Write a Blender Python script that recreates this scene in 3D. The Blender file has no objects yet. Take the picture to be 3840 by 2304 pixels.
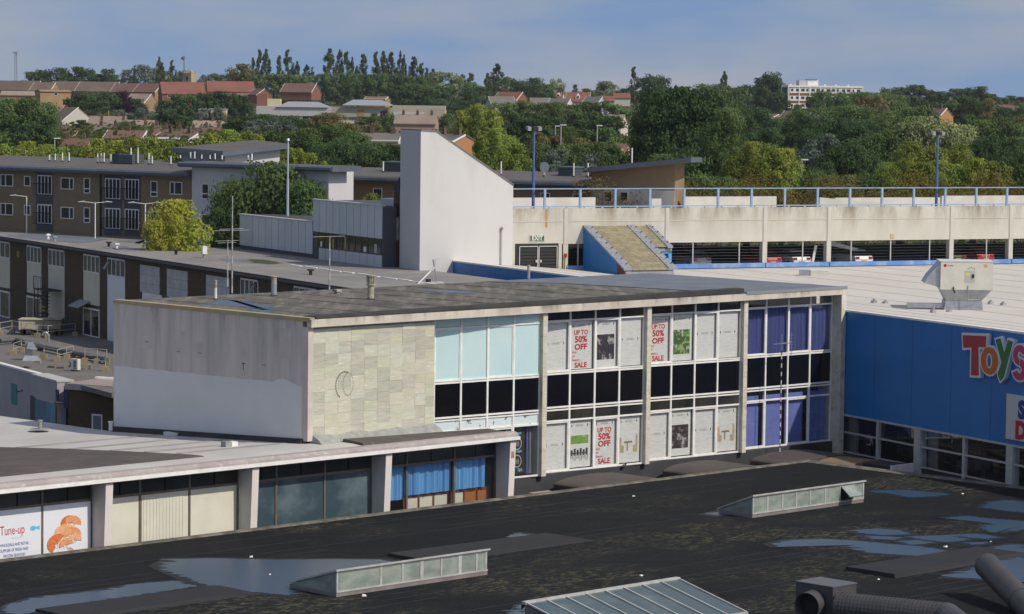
import bpy, math, random
from mathutils import Vector, Matrix
random.seed(7)
scene = bpy.context.scene
COL = scene.collection

# ------------------------------------------------------------------ camera
F, CX, CY = 11000.0, 1920.0, 1152.0          # focal length and centre in photograph pixels
PITCH, ROLL, EYE = math.atan(795 / F), 0.012, Vector((0, 0, 26.0))
cam_data = bpy.data.cameras.new("camera")
cam = bpy.data.objects.new("camera", cam_data)
COL.objects.link(cam)
MC = Matrix.Rotation(math.pi / 2 - PITCH, 3, 'X') @ Matrix.Rotation(ROLL, 3, 'Z')
cam.matrix_world = Matrix.Translation(EYE) @ MC.to_4x4()
cam_data.sensor_width = 36.0
cam_data.lens = 36.0 * F / 3840.0
cam_data.clip_start, cam_data.clip_end = 1.0, 20000.0
scene.camera = cam

# ------------------------------------------------------------------ sky, sun, exposure
SUN_EL = math.radians(44)
SUN_AZ = math.radians(121)                    # clockwise from +Y (the view direction)
world = bpy.data.worlds.new("World")
scene.world = world
world.use_nodes = True
wn, wl = world.node_tree.nodes, world.node_tree.links
wn.clear()
w_out = wn.new("ShaderNodeOutputWorld")
w_bg = wn.new("ShaderNodeBackground")
w_bg.inputs["Strength"].default_value = 0.135
w_tc = wn.new("ShaderNodeTexCoord")
w_sep = wn.new("ShaderNodeSeparateXYZ")
w_m = wn.new("ShaderNodeMath"); w_m.operation = 'MULTIPLY_ADD'
w_m.inputs[1].default_value, w_m.inputs[2].default_value = 0.62, 0.38
w_abs = wn.new("ShaderNodeMath"); w_abs.operation = 'ABSOLUTE'
w_comb = wn.new("ShaderNodeCombineXYZ")
w_nrm = wn.new("ShaderNodeVectorMath"); w_nrm.operation = 'NORMALIZE'
w_sky = wn.new("ShaderNodeTexSky")
w_sky.sky_type = 'NISHITA'
w_sky.sun_disc = False
w_sky.sun_elevation = SUN_EL
w_sky.sun_rotation = SUN_AZ
w_sky.air_density, w_sky.dust_density, w_sky.ozone_density = 1.0, 0.9, 1.5
w_map = wn.new("ShaderNodeMapping")
w_map.inputs["Scale"].default_value = (8, 8, 34)
w_noi = wn.new("ShaderNodeTexNoise")
w_noi.inputs["Scale"].default_value = 1.0
w_noi.inputs["Detail"].default_value = 7.0
w_noi.inputs["Roughness"].default_value = 0.5
w_ramp = wn.new("ShaderNodeValToRGB")
w_ramp.color_ramp.elements[0].position, w_ramp.color_ramp.elements[0].color = 0.38, (0, 0, 0, 1)
w_ramp.color_ramp.elements[1].position, w_ramp.color_ramp.elements[1].color = 0.66, (1, 1, 1, 1)
w_mul = wn.new("ShaderNodeMath"); w_mul.operation = 'MULTIPLY'; w_mul.inputs[1].default_value = 0.70
w_mix = wn.new("ShaderNodeMix"); w_mix.data_type = 'RGBA'
w_mix.inputs[7].default_value = (3.3, 3.2, 3.15, 1)
wl.new(w_tc.outputs["Generated"], w_sep.inputs[0])
wl.new(w_sep.outputs[0], w_comb.inputs[0]); wl.new(w_sep.outputs[1], w_comb.inputs[1])
wl.new(w_sep.outputs[2], w_abs.inputs[0]); wl.new(w_abs.outputs[0], w_m.inputs[0]); wl.new(w_m.outputs[0], w_comb.inputs[2])
wl.new(w_comb.outputs[0], w_nrm.inputs[0]); wl.new(w_nrm.outputs[0], w_sky.inputs["Vector"])
wl.new(w_tc.outputs["Generated"], w_map.inputs["Vector"]); wl.new(w_map.outputs[0], w_noi.inputs["Vector"])
wl.new(w_noi.outputs["Fac"], w_ramp.inputs[0]); wl.new(w_ramp.outputs[0], w_mul.inputs[0])
wl.new(w_mul.outputs[0], w_mix.inputs[0]); wl.new(w_sky.outputs[0], w_mix.inputs[6])
wl.new(w_mix.outputs[2], w_bg.inputs["Color"]); wl.new(w_bg.outputs[0], w_out.inputs[0])

sun_data = bpy.data.lights.new("sun", 'SUN')
sun_data.energy, sun_data.angle, sun_data.color = 3.3, math.radians(0.5), (1.0, 0.925, 0.81)
sun = bpy.data.objects.new("sun", sun_data)
COL.objects.link(sun)
sun_dir = Vector((math.cos(SUN_EL) * math.sin(SUN_AZ), math.cos(SUN_EL) * math.cos(SUN_AZ), math.sin(SUN_EL)))
sun.rotation_euler = sun_dir.to_track_quat('Z', 'Y').to_euler()
sun.location = (200, -100, 300)

scene.view_settings.view_transform = 'Standard'
scene.view_settings.look = 'None'
scene.view_settings.exposure = 0.05
scene.view_settings.gamma = 1.0
scene.view_settings.use_curve_mapping = False
try:
    scene.cycles.use_denoising = True
    scene.cycles.max_bounces = 6
    scene.cycles.diffuse_bounces = 3
    scene.cycles.transparent_max_bounces = 12
except Exception:
    pass

# ------------------------------------------------------------------ measuring: photograph pixel -> point of the place
def ray(x, y): return MC @ Vector(((x - CX) / F, -(y - CY) / F, -1.0))
def on_z(x, y, z):
    d = ray(x, y); return EYE + d * ((z - 26.0) / d.z)
def at(x, y, dist):
    d = ray(x, y); return EYE + d * (dist / d.y)
class Frame:
    """horizontal axes of a building: u along its front, v into it"""
    def __init__(s, o, az):
        s.o = Vector((o[0], o[1], 0)); t = math.radians(az); s.rz = math.pi / 2 - t
        s.u = Vector((math.sin(t), math.cos(t), 0)); s.v = Vector((-math.cos(t), math.sin(t), 0))
    def P(s, u, v, z=0.0): return s.o + s.u * u + s.v * v + Vector((0, 0, z))
    def uv(s, p):
        d = Vector(p) - s.o; return d.dot(s.u), d.dot(s.v), p[2]
    def front(s, x, y, v=0.0):
        d = ray(x, y); return s.uv(EYE + d * ((s.P(0, v) - EYE).dot(s.v) / d.dot(s.v)))
    def flat(s, x, y, z): return s.uv(on_z(x, y, z))
MF = Frame(on_z(1150, 1196, 14.2), 45.2)               # retail block, low shops and market hall share one grid
TF = Frame(on_z(3840, 1245, 12.8), 180 - 27.3)         # toy store
CF = Frame(at(2500, 990, 246), 65)                     # car park
WF = Frame(on_z(1575, 968, 13.0), 65)                  # stair tower
BF = Frame(on_z(1030, 1040, 12.0), 180 - 28.5)         # brick terrace
KF = Frame(at(900, 803, 262), 180 - 28.5)              # clad building
LF = Frame(at(362, 640, 282), 180 - 52)                # flats, near wing
GF = Frame(at(1400, 668, 280), 180 - 64)               # flats, rear wing

# ------------------------------------------------------------------ object helpers
def props(o, label=None, cat=None, group=None, kind=None):
    if label: o["label"] = label
    if cat: o["category"] = cat
    if group: o["group"] = group
    if kind: o["kind"] = kind
    return o
def thing(name, label, cat, loc=(0, 0, 0), rz=0.0, group=None):
    o = bpy.data.objects.new(name, None)
    o.empty_display_size = 0.3
    COL.objects.link(o)
    o.location = loc; o.rotation_euler = (0, 0, rz)
    return props(o, label, cat, group)
def fthing(name, label, cat, fr, u=0, v=0, z=0, group=None, extra=0.0):
    return thing(name, label, cat, fr.P(u, v, z), fr.rz + extra, group)
def link(name, mesh, parent=None, loc=(0, 0, 0), rot=(0, 0, 0), scale=None, label=None):
    o = bpy.data.objects.new(name, mesh)
    COL.objects.link(o)
    o.parent = parent
    o.location = loc; o.rotation_euler = rot
    if scale: o.scale = scale
    if label: o["label"] = label
    return o
class MB:
    def __init__(s): s.v, s.f, s.m = [], [], []
    def add(s, pts, faces, m=0):
        b = len(s.v); s.v += [tuple(p) for p in pts]
        for f in faces: s.f.append(tuple(b + i for i in f)); s.m.append(m)
        return s
    def poly(s, pts, m=0): return s.add(pts, [tuple(range(len(pts)))], m)
    def box(s, x0, x1, y0, y1, z0, z1, m=0):
        return s.hexa([(x0, y0, z0), (x1, y0, z0), (x1, y1, z0), (x0, y1, z0), (x0, y0, z1), (x1, y0, z1), (x1, y1, z1), (x0, y1, z1)], m)
    def hexa(s, p, m=0):
        return s.add(p, [(3, 2, 1, 0), (4, 5, 6, 7), (0, 1, 5, 4), (1, 2, 6, 5), (2, 3, 7, 6), (3, 0, 4, 7)], m)
    def prism(s, prof, a, b, axis='x', m=0):
        """profile of 2-D points swept along an axis from a to b"""
        def mk(t, p): return {'x': (t, p[0], p[1]), 'y': (p[0], t, p[1]), 'z': (p[0], p[1], t)}[axis]
        n = len(prof)
        fs = [tuple(range(n - 1, -1, -1)), tuple(range(n, 2 * n))] + [(i, (i + 1) % n, n + (i + 1) % n, n + i) for i in range(n)]
        return s.add([mk(a, p) for p in prof] + [mk(b, p) for p in prof], fs, m)
    def tube(s, p0, p1, r, r2=None, n=8, m=0, caps=True):
        p0, p1 = Vector(p0), Vector(p1); r2 = r if r2 is None else r2
        d = (p1 - p0).normalized(); a = d.orthogonal().normalized(); b = d.cross(a)
        pts = [p0 + (a * math.cos(t) + b * math.sin(t)) * r for t in [2 * math.pi * i / n for i in range(n)]]
        pts += [p1 + (a * math.cos(t) + b * math.sin(t)) * r2 for t in [2 * math.pi * i / n for i in range(n)]]
        fs = [(i, (i + 1) % n, n + (i + 1) % n, n + i) for i in range(n)]
        if caps: fs += [tuple(range(n - 1, -1, -1)), tuple(range(n, 2 * n))]
        return s.add(pts, fs, m)
    def disc(s, c, rx, rz, n=20, m=0):
        """upright ellipse facing -y"""
        return s.poly([(c[0] + rx * math.cos(2 * math.pi * i / n), c[1], c[2] + rz * math.sin(2 * math.pi * i / n)) for i in range(n)], m)
    def mesh(s, name, mats):
        me = bpy.data.meshes.new(name)
        me.from_pydata(s.v, [], s.f)
        for t in (mats if isinstance(mats, (list, tuple)) else [mats]): me.materials.append(t)
        if any(s.m): me.polygons.foreach_set("material_index", s.m)
        me.validate(); me.update()
        return me
    def build(s, name, mats, parent=None, loc=(0, 0, 0), rot=(0, 0, 0), label=None):
        return link(name, s.mesh(name, mats), parent, loc, rot, None, label)
_boxes = {}
def box(name, mat, parent, x0, x1, y0, y1, z0, z1, label=None):
    """a box part; alike boxes share their mesh"""
    k = (round(x1 - x0, 3), round(y1 - y0, 3), round(z1 - z0, 3), mat.name)
    if k not in _boxes: _boxes[k] = MB().box(0, x1 - x0, 0, y1 - y0, 0, z1 - z0).mesh(name, mat)
    return link(name, _boxes[k], parent, (x0, y0, z0), label=label)
_texts = {}
def text_mesh(s, mat, bold=0.0, depth=0.0, shear=0.0, align='CENTER'):
    k = (s, mat.name, bold, depth, shear, align)
    if k not in _texts:
        c = bpy.data.curves.new("lettering", 'FONT')
        c.body, c.size, c.offset, c.extrude, c.shear, c.align_x, c.resolution_u = s, 1.0, bold, depth, shear, align, 3
        o = bpy.data.objects.new("lettering", c); COL.objects.link(o)
        dg = bpy.context.evaluated_depsgraph_get()
        me = bpy.data.meshes.new_from_object(o.evaluated_get(dg))
        me.name = "lettering"; me.materials.clear(); me.materials.append(mat)
        bpy.data.objects.remove(o); bpy.data.curves.remove(c)
        _texts[k] = me
    return _texts[k]
def letters(s, mat, parent, x, y, z, h, sx=1.0, bold=0.0, depth=0.002, shear=0.0, roll=0.0, name="lettering", align='CENTER'):
    """upright lettering facing -y of its parent; h is the capital height"""
    k = h / 0.73
    return link(name, text_mesh(s, mat, bold, depth / k, shear, align), parent, (x, y, z), (math.pi / 2, roll, 0), (k * sx, k, k))

# ------------------------------------------------------------------ materials
def srgb(r, g, b):
    f = lambda c: ((c / 255 + 0.055) / 1.055) ** 2.4 if c > 10 else c / 255 / 12.92
    return (f(r), f(g), f(b), 1)
def nd(t, kind, **kw):
    n = t.nodes.new(kind)
    for k, v in kw.items(): setattr(n, k, v)
    return n
def mat(name, col, rough=0.8, col2=None, scale=1.0, stretch=(1, 1, 1), lo=0.35, hi=0.65, col3=None, scale3=8.0, stretch3=(1, 1, 1), lo3=0.55, hi3=0.75,
        bump=0.0, bump_scale=20.0, spec=0.4, metal=0.0, rand=0.0, coat=0.0, amount=1.0, ior=None, local=False):
    """base colour, broken up by one or two layers of noise laid out in the place"""
    M = bpy.data.materials.new(name); M.use_nodes = True
    t = M.node_tree; b = t.nodes["Principled BSDF"]
    b.inputs["Base Color"].default_value = tuple(col[:3]) + (1,)
    b.inputs["Roughness"].default_value = rough
    b.inputs["Specular IOR Level"].default_value = spec
    b.inputs["Metallic"].default_value = metal
    if ior: b.inputs["IOR"].default_value = ior
    if coat: b.inputs["Coat Weight"].default_value = coat
    M.diffuse_color = tuple(col[:3]) + (1,)
    src = None
    if local: pos = nd(t, "ShaderNodeTexCoord").outputs["Object"]
    else: pos = nd(t, "ShaderNodeNewGeometry").outputs["Position"]
    def layer(prev, c, sc, st, l, h, amt):
        mp = nd(t, "ShaderNodeMapping"); mp.inputs["Scale"].default_value = tuple(sc * q for q in st)
        t.links.new(pos, mp.inputs["Vector"])
        no = nd(t, "ShaderNodeTexNoise"); no.inputs["Scale"].default_value = 1.0; no.inputs["Detail"].default_value = 6.0; no.inputs["Roughness"].default_value = 0.6
        t.links.new(mp.outputs[0], no.inputs["Vector"])
        mr = nd(t, "ShaderNodeMapRange"); mr.inputs[1].default_value, mr.inputs[2].default_value, mr.inputs[4].default_value = l, h, amt
        t.links.new(no.outputs["Fac"], mr.inputs[0])
        mx = nd(t, "ShaderNodeMix", data_type='RGBA')
        t.links.new(mr.outputs[0], mx.inputs[0])
        if prev is None: mx.inputs[6].default_value = tuple(col[:3]) + (1,)
        else: t.links.new(prev, mx.inputs[6])
        mx.inputs[7].default_value = tuple(c[:3]) + (1,)
        return mx.outputs[2]
    if col2: src = layer(src, col2, scale, stretch, lo, hi, amount)
    if col3: src = layer(src, col3, scale3, stretch3, lo3, hi3, 1.0)
    if rand:
        oi = nd(t, "ShaderNodeObjectInfo"); hs = nd(t, "ShaderNodeHueSaturation")
        mr = nd(t, "ShaderNodeMapRange"); mr.inputs[3].default_value, mr.inputs[4].default_value = 1 - rand, 1 + rand
        t.links.new(oi.outputs["Random"], mr.inputs[0]); t.links.new(mr.outputs[0], hs.inputs["Value"])
        if src is None: hs.inputs["Color"].default_value = tuple(col[:3]) + (1,)
        else: t.links.new(src, hs.inputs["Color"])
        src = hs.outputs[0]
    if src is not None: t.links.new(src, b.inputs["Base Color"])
    if bump:
        no = nd(t, "ShaderNodeTexNoise"); no.inputs["Scale"].default_value = bump_scale; no.inputs["Detail"].default_value = 5.0
        t.links.new(pos, no.inputs["Vector"])
        bp = nd(t, "ShaderNodeBump"); bp.inputs["Strength"].default_value = bump; bp.inputs["Distance"].default_value = 0.05
        t.links.new(no.outputs["Fac"], bp.inputs["Height"]); t.links.new(bp.outputs[0], b.inputs["Normal"])
    return M
def glass(name, tint=(0.02, 0.03, 0.03), clear=0.8, rough=0.02):
    """a thin pane: mostly see-through, reflecting more at a glancing angle"""
    M = bpy.data.materials.new(name); M.use_nodes = True
    t = M.node_tree; t.nodes.clear()
    out = nd(t, "ShaderNodeOutputMaterial"); mx = nd(t, "ShaderNodeMixShader"); mx2 = nd(t, "ShaderNodeMixShader")
    tr = nd(t, "ShaderNodeBsdfTransparent"); gl = nd(t, "ShaderNodeBsdfGlossy"); df = nd(t, "ShaderNodeBsdfDiffuse")
    fr = nd(t, "ShaderNodeFresnel"); fr.inputs["IOR"].default_value = 1.5
    gl.inputs["Roughness"].default_value = rough; gl.inputs["Color"].default_value = (0.9, 0.95, 1, 1)
    df.inputs["Color"].default_value = tuple(tint) + (1,)
    mx2.inputs[0].default_value = clear
    t.links.new(df.outputs[0], mx2.inputs[1]); t.links.new(tr.outputs[0], mx2.inputs[2])
    ge = nd(t, "ShaderNodeNewGeometry"); sb = nd(t, "ShaderNodeMath", operation='SUBTRACT'); sb.inputs[0].default_value = 1.0   # only the outer face mirrors
    mm = nd(t, "ShaderNodeMath", operation='MULTIPLY'); t.links.new(ge.outputs["Backfacing"], sb.inputs[1]); t.links.new(sb.outputs[0], mm.inputs[0]); t.links.new(fr.outputs[0], mm.inputs[1])
    t.links.new(mm.outputs[0], mx.inputs[0]); t.links.new(mx2.outputs[0], mx.inputs[1]); t.links.new(gl.outputs[0], mx.inputs[2])
    t.links.new(mx.outputs[0], out.inputs[0])
    return M
def leaf(name, col, col2, trans=0.3):
    """foliage: colour differs from leaf to leaf and from tree to tree"""
    M = bpy.data.materials.new(name); M.use_nodes = True
    t = M.node_tree; t.nodes.clear()
    out = nd(t, "ShaderNodeOutputMaterial"); mx = nd(t, "ShaderNodeMixShader"); mx.inputs[0].default_value = trans
    df = nd(t, "ShaderNodeBsdfDiffuse"); tl = nd(t, "ShaderNodeBsdfTranslucent")
    at_ = nd(t, "ShaderNodeAttribute"); at_.attribute_name = "tone"
    cm = nd(t, "ShaderNodeMix", data_type='RGBA'); cm.inputs[6].default_value = tuple(col) + (1,); cm.inputs[7].default_value = tuple(col2) + (1,)
    oi = nd(t, "ShaderNodeObjectInfo"); hs = nd(t, "ShaderNodeHueSaturation")
    m1 = nd(t, "ShaderNodeMapRange"); m1.inputs[3].default_value, m1.inputs[4].default_value = 0.75, 1.25
    m2 = nd(t, "ShaderNodeMapRange"); m2.inputs[3].default_value, m2.inputs[4].default_value = 0.485, 0.515
    fr_ = nd(t, "ShaderNodeMath", operation='FRACT'); mu = nd(t, "ShaderNodeMath", operation='MULTIPLY'); mu.inputs[1].default_value = 7.31
    t.links.new(at_.outputs["Fac"], cm.inputs[0]); t.links.new(cm.outputs[2], hs.inputs["Color"])
    t.links.new(oi.outputs["Random"], m1.inputs[0]); t.links.new(m1.outputs[0], hs.inputs["Value"])
    t.links.new(oi.outputs["Random"], mu.inputs[0]); t.links.new(mu.outputs[0], fr_.inputs[0]); t.links.new(fr_.outputs[0], m2.inputs[0]); t.links.new(m2.outputs[0], hs.inputs["Hue"])
    t.links.new(hs.outputs[0], df.inputs[0]); t.links.new(hs.outputs[0], tl.inputs[0])
    t.links.new(df.outputs[0], mx.inputs[1]); t.links.new(tl.outputs[0], mx.inputs[2]); t.links.new(mx.outputs[0], out.inputs[0])
    return M
def drips(name, col, col2, stain, ztop, length, sx=1.6, rough=0.85, scale=0.6, thr=0.45, low=None, grain=(1, 1, .5)):
    """weathered concrete: dirty streaks run down from the coping at ztop"""
    M = mat(name, col, rough, col2, scale, grain, 0.35, 0.7)
    t = M.node_tree; b = t.nodes["Principled BSDF"]
    prev = b.inputs["Base Color"].links[0].from_socket
    geo = nd(t, "ShaderNodeNewGeometry")
    mp = nd(t, "ShaderNodeMapping"); mp.inputs["Scale"].default_value = (sx, sx, 0.12)
    t.links.new(geo.outputs["Position"], mp.inputs["Vector"])
    no = nd(t, "ShaderNodeTexNoise"); no.inputs["Scale"].default_value = 1.0; no.inputs["Detail"].default_value = 8.0; no.inputs["Roughness"].default_value = 0.7
    t.links.new(mp.outputs[0], no.inputs["Vector"])
    m1 = nd(t, "ShaderNodeMapRange"); m1.inputs[1].default_value, m1.inputs[2].default_value = thr, thr + 0.22
    t.links.new(no.outputs["Fac"], m1.inputs[0])
    sp = nd(t, "ShaderNodeSeparateXYZ"); t.links.new(geo.outputs["Position"], sp.inputs[0])
    m2 = nd(t, "ShaderNodeMapRange"); m2.inputs[1].default_value, m2.inputs[2].default_value, m2.inputs[3].default_value = ztop - length, ztop, 0.0
    t.links.new(sp.outputs[2], m2.inputs[0])
    pw = nd(t, "ShaderNodeMath", operation='POWER'); pw.inputs[1].default_value = 1.5; t.links.new(m2.outputs[0], pw.inputs[0])
    mu = nd(t, "ShaderNodeMath", operation='MULTIPLY'); t.links.new(m1.outputs[0], mu.inputs[0]); t.links.new(pw.outputs[0], mu.inputs[1])
    mx = nd(t, "ShaderNodeMix", data_type='RGBA'); t.links.new(mu.outputs[0], mx.inputs[0]); t.links.new(prev, mx.inputs[6]); mx.inputs[7].default_value = tuple(stain[:3]) + (1,)
    t.links.new(mx.outputs[2], b.inputs["Base Color"])
    return M

M_END = drips("weathered_concrete", (.60, .54, .49), (.42, .39, .365), (.10, .095, .09), 14.1, 2.6, .8, thr=.54, scale=1.0, grain=(1.6, 1.6, .12))
M_COAT = mat("white_grey_paint", (.66, .66, .65), .8, (.62, .62, .61), .5)
M_FASCIA = drips("stained_fascia", (.62, .56, .48), (.45, .41, .34), (.13, .12, .09), 14.2, .62, 1.1, thr=.47)
M_PIERS = mat("pale_stone_pier", (.62, .585, .47), .8, (.50, .475, .39), 1.5, col3=(.36, .345, .28), scale3=3)
M_PINK = mat("pinkish_render", (.62, .52, .46), .8, (.50, .44, .40), 1.2)
M_ROOF1 = mat("brown_felt_roof", (.15, .135, .11), .9, (.075, .07, .062), .35, (1, 1, 1), .35, .65, (.24, .215, .175), 1.6, (1, .12, 1), .48, .75, bump=.2, bump_scale=9)
M_KERB = mat("black_felt", (.028, .027, .026), .85, (.05, .047, .042), 1.0)
M_MEMB = mat("blue_grey_membrane", (.17, .19, .215), .55, (.13, .145, .165), .5)
M_FRAME = mat("white_window_frame", (.84, .83, .79), .5, (.72, .71, .66), 2.0)
M_BLACK = mat("black_glass_spandrel", (.006, .006, .008), .12, spec=.35)
M_DARKPANE = mat("dark_window_glass", (.018, .02, .02), .06, (.05, .048, .04), .9, spec=.5)
M_AQUA = mat("aqua_coated_pane", (.52, .69, .69), .25, (.48, .65, .66), .6, spec=.4)
M_AQUAW = mat("peeling_white_film", (.62, .70, .70), .5, (.16, .2, .2), 1.6, (1, 1, 1), .60, .63)
M_DARKWALL = mat("dark_plinth_render", (.05, .052, .058), .85, (.035, .036, .04), .8)
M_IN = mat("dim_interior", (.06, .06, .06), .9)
M_LEAD = mat("lead_flashing", (.24, .245, .235), .6, (.34, .34, .31), 2.5)
M_LICHEN = mat("lichen_flashing", (.34, .28, .16), .8, (.42, .34, .17), .9, col3=(.25, .25, .24), scale3=2)
M_GLASS = glass("clear_window_glass", (.1, .1, .1), .95)
M_CURTB = mat("blue_curtain", (.06, .08, .27), .8, (.04, .055, .19), 6.0, (1, 1, .05))
M_CURTL = mat("blue_blind", (.16, .20, .52), .7, (.12, .16, .45), 1.5)
M_PAPER = mat("white_printed_paper", (.71, .72, .69), .6, (.62, .63, .605), 2.2, (1, 1, 9), .45, .6)
M_RED = mat("red_print", (.48, .012, .03), .6)
M_GREY = mat("grey_print", (.33, .33, .32), .6)
M_INK = mat("black_print", (.02, .02, .02), .6)
M_WET = mat("wet_felt", (.012, .013, .015), .5, (.016, .017, .018), 1.0, spec=.2)
WETS = []
M_WATER = mat("sky_tinted_rain_water", (.006, .038, .08), .33, spec=.5, ior=3.2)  # blue of the reflected sky is put into the base colour
STONES = [mat("green_slate_%d" % i, c, .75, c2, 1.6, (.7, .7, 4), .35, .65, c3, 3.0, (.5, .5, 6), .60, .66) for i, (c, c2, c3) in enumerate([
    ((.54, .53, .39), (.45, .46, .35), (.68, .67, .56)), ((.50, .48, .40), (.41, .40, .33), (.62, .61, .54)), ((.47, .48, .39), (.56, .56, .44), (.70, .69, .60)),
    ((.57, .54, .44), (.49, .475, .37), (.70, .69, .60)), ((.40, .395, .32), (.48, .47, .38), (.28, .28, .24))])]

# ------------------------------------------------------------------ retail block with the sale posters
shop = fthing("retail_block", "long flat-roofed retail block with glazed front, stained fascia and pale concrete end wall", "building", MF)
LEN, DEP, TOP = 44.35, 16.6, 14.2
PIER = [(17.44, 17.80), (26.12, 26.48), (34.78, 35.14)]
BAYS = [(9.15, 17.44), (17.8, 26.12), (26.48, 34.78), (35.14, 43.9)]
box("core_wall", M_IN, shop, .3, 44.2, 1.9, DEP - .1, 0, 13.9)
box("end_wall", M_END, shop, 0, .28, .32, DEP, 0, 14.06, "bare grey concrete end wall streaked with dirt")
b = MB()                                                   # rolled-on paint that stops at a wavering line
n = 60; top = []
for i in range(n + 1):
    v = .33 + (DEP - .4) * i / n
    z = 10.72 - .012 * v + .012 * math.sin(v * 2.1) + .012 * math.sin(v * 5.3 + 1)
    if 1.2 < v < 2.6: z += .25 * math.sin((v - 1.2) / 1.4 * math.pi)
    if v < .8: z -= .12
    top.append((-.005, v, z))
for i in range(n):
    a, c = top[i], top[i + 1]
    b.poly([(-.005, a[1], 6.3), a, c, (-.005, c[1], 6.3)])
b.build("paint_coat", M_COAT, shop, label="pale grey paint rolled over the lower half")
for (v0, v1, z0, z1) in [(13.1, 14.2, 11.7, 13.8), (10.2, 11.1, 11.6, 12.9), (4.7, 5.5, 11.6, 13.3), (8.6, 9.3, 11.5, 12.4), (1.2, 2.2, 12.0, 13.6)]:
    box("repair_patch", mat("mortar_patch", (.55 + .05 * random.random(), .505, .46), .9, (.50, .46, .42), 1.5), shop, -.004, 0.0, v0, v1, z0, z1)
for v, z in ((5.0, 11.45), (8.7, 11.75), (10.6, 11.7), (13.4, 12.05), (3.3, 11.5)):
    (MB().box(-.012, 0, v, v + .3, z, z + .03) if v != 5.0 else MB().box(-.012, 0, v, v + .3, z, z + .05).box(-.012, 0, v + .13, v + .17, z - .35, z)).build("wall_crack", mat("crack", (.13, .115, .105), .9), shop)
MB().box(-.02, .34, -.16, .32, 7.75, 13.76).build("corner_pier", M_PINK, shop)
box("roof", M_ROOF1, shop, 0, LEN, -.05, DEP, 14.06, 14.2)
box("fascia", M_FASCIA, shop, -.02, LEN + .02, -.4, -.05, 13.76, 14.17)
box("soffit", M_PINK, shop, .3, LEN, -.05, 1.9, 13.76, 14.05)
MB().hexa([(.4, -.34, 14.2), (34.6, -.34, 14.2), (34.6, .5, 14.2), (.4, .9, 14.2), (.4, -.30, 14.30), (34.6, -.30, 14.5), (34.6, .42, 14.5), (.4, .7, 14.30)]).build("roof_kerb", M_KERB, shop)
MB().prism([(29.0, 16.4), (31.8, 12.4), (33.4, 3.2), (34.7, .8), (34.7, -.3), (44.3, -.3), (44.3, 16.4)], 14.204, 14.24, 'z').build("roof_membrane", M_MEMB, shop, label="smooth blue-grey membrane covering the far end of the roof")
box("coping_strip", mat("zinc_trim", (.22, .23, .24), .5), shop, 34.7, LEN + .05, -.43, -.35, 14.1, 14.29)
MB().prism([(-.05, 14.04), (.3, 14.06), (.3, 14.27), (-.02, 14.25)], -.3, DEP, 'y').build("verge_trim", M_LICHEN, shop, label="verge flashing yellow with lichen")
for i in range(9):                                        # felt laps across the brown roof
    u = 2.5 + i * 3.3 + random.uniform(-.4, .4)
    box("felt_lap", M_ROOF1, shop, u, u + .12, .9, DEP - .2, 14.203, 14.218)
for p0, p1 in PIER:
    pr = MB().box(p0, p1, -.2, .95, 4.45, 13.76).build("pier", M_PIERS, shop)
    for k in range(11): box("joint", M_LEAD, pr, p0 - .002, p1 + .002, -.203, -.2, 5.2 + k * .78, 5.2 + k * .78 + .015)
MB().box(43.9, LEN, -.38, 1.4, 0, 13.76).build("end_pier", M_PIERS, shop)
box("plinth", M_DARKWALL, shop, 9.1, 44.2, .15, 1.9, 0, 4.46)
# slate cladding
box("backing_wall", M_LEAD, shop, .34, 9.15, -.02, 1.9, 0, 13.76)
cols = [.36, 1.22, 2.15, 3.05, 4.0, 4.95, 5.85, 6.75, 7.7, 8.45, 9.13]
for c in range(10):
    z = 7.98 + random.uniform(0, .25)
    if c % 2: z -= .2
    z = max(z, 7.95); zs = [7.95, z + .45]
    while zs[-1] < 12.9: zs.append(zs[-1] + random.choice((.62, .66, .72, .55)))
    zs.append(13.62)
    for i in range(len(zs) - 1):
        d = .055 + random.uniform(0, .02)
        box("stone_tile", random.choice(STONES), shop, cols[c] + .003, cols[c + 1] - .003, -.02 - d, -.02, zs[i] + .003, zs[i + 1] - .003)
b = MB()
for i in range(22):
    u0, u1 = .34 + i * .4, .34 + (i + 1) * .4
    w = lambda q: .10 * math.sin(q * 2.3) + .07 * math.sin(q * 5.1)
    b.hexa([(u0, -.75 - w(u0), 7.62), (u1, -.75 - w(u1), 7.62), (u1, -.02, 7.62), (u0, -.02, 7.62), (u0, -.5 - w(u0), 7.8 + .04 * math.sin(u0 * 7)), (u1, -.5 - w(u1), 7.8 + .04 * math.sin(u1 * 7)), (u1, -.08, 8.02 + w(u1) * .4), (u0, -.08, 8.02 + w(u0) * .4)])
b.build("apron_flashing", M_LEAD, shop, label="crumpled lead apron at the foot of the slate panel")
# faint scratched emblem ring on the slate
e = MB()
for i in range(16):
    a = math.radians(70 + i * 11)
    e.box(2.6 + .62 * math.cos(a) - .03, 2.6 + .62 * math.cos(a) + .03, -.108, -.1, 10.55 + .72 * math.sin(a) - .03, 10.55 + .72 * math.sin(a) + .05)
for i in range(26):
    a = math.radians(i * 13.8)
    e.box(2.85 + .36 * math.cos(a) - .015, 2.85 + .36 * math.cos(a) + .015, -.108, -.1, 10.6 + .6 * math.sin(a) - .015, 10.6 + .6 * math.sin(a) + .035)
e.build("worn_emblem", mat("worn_emblem_grey", (.16, .17, .15), .8), shop, label="worn ring-shaped emblem left on the slate")

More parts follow.
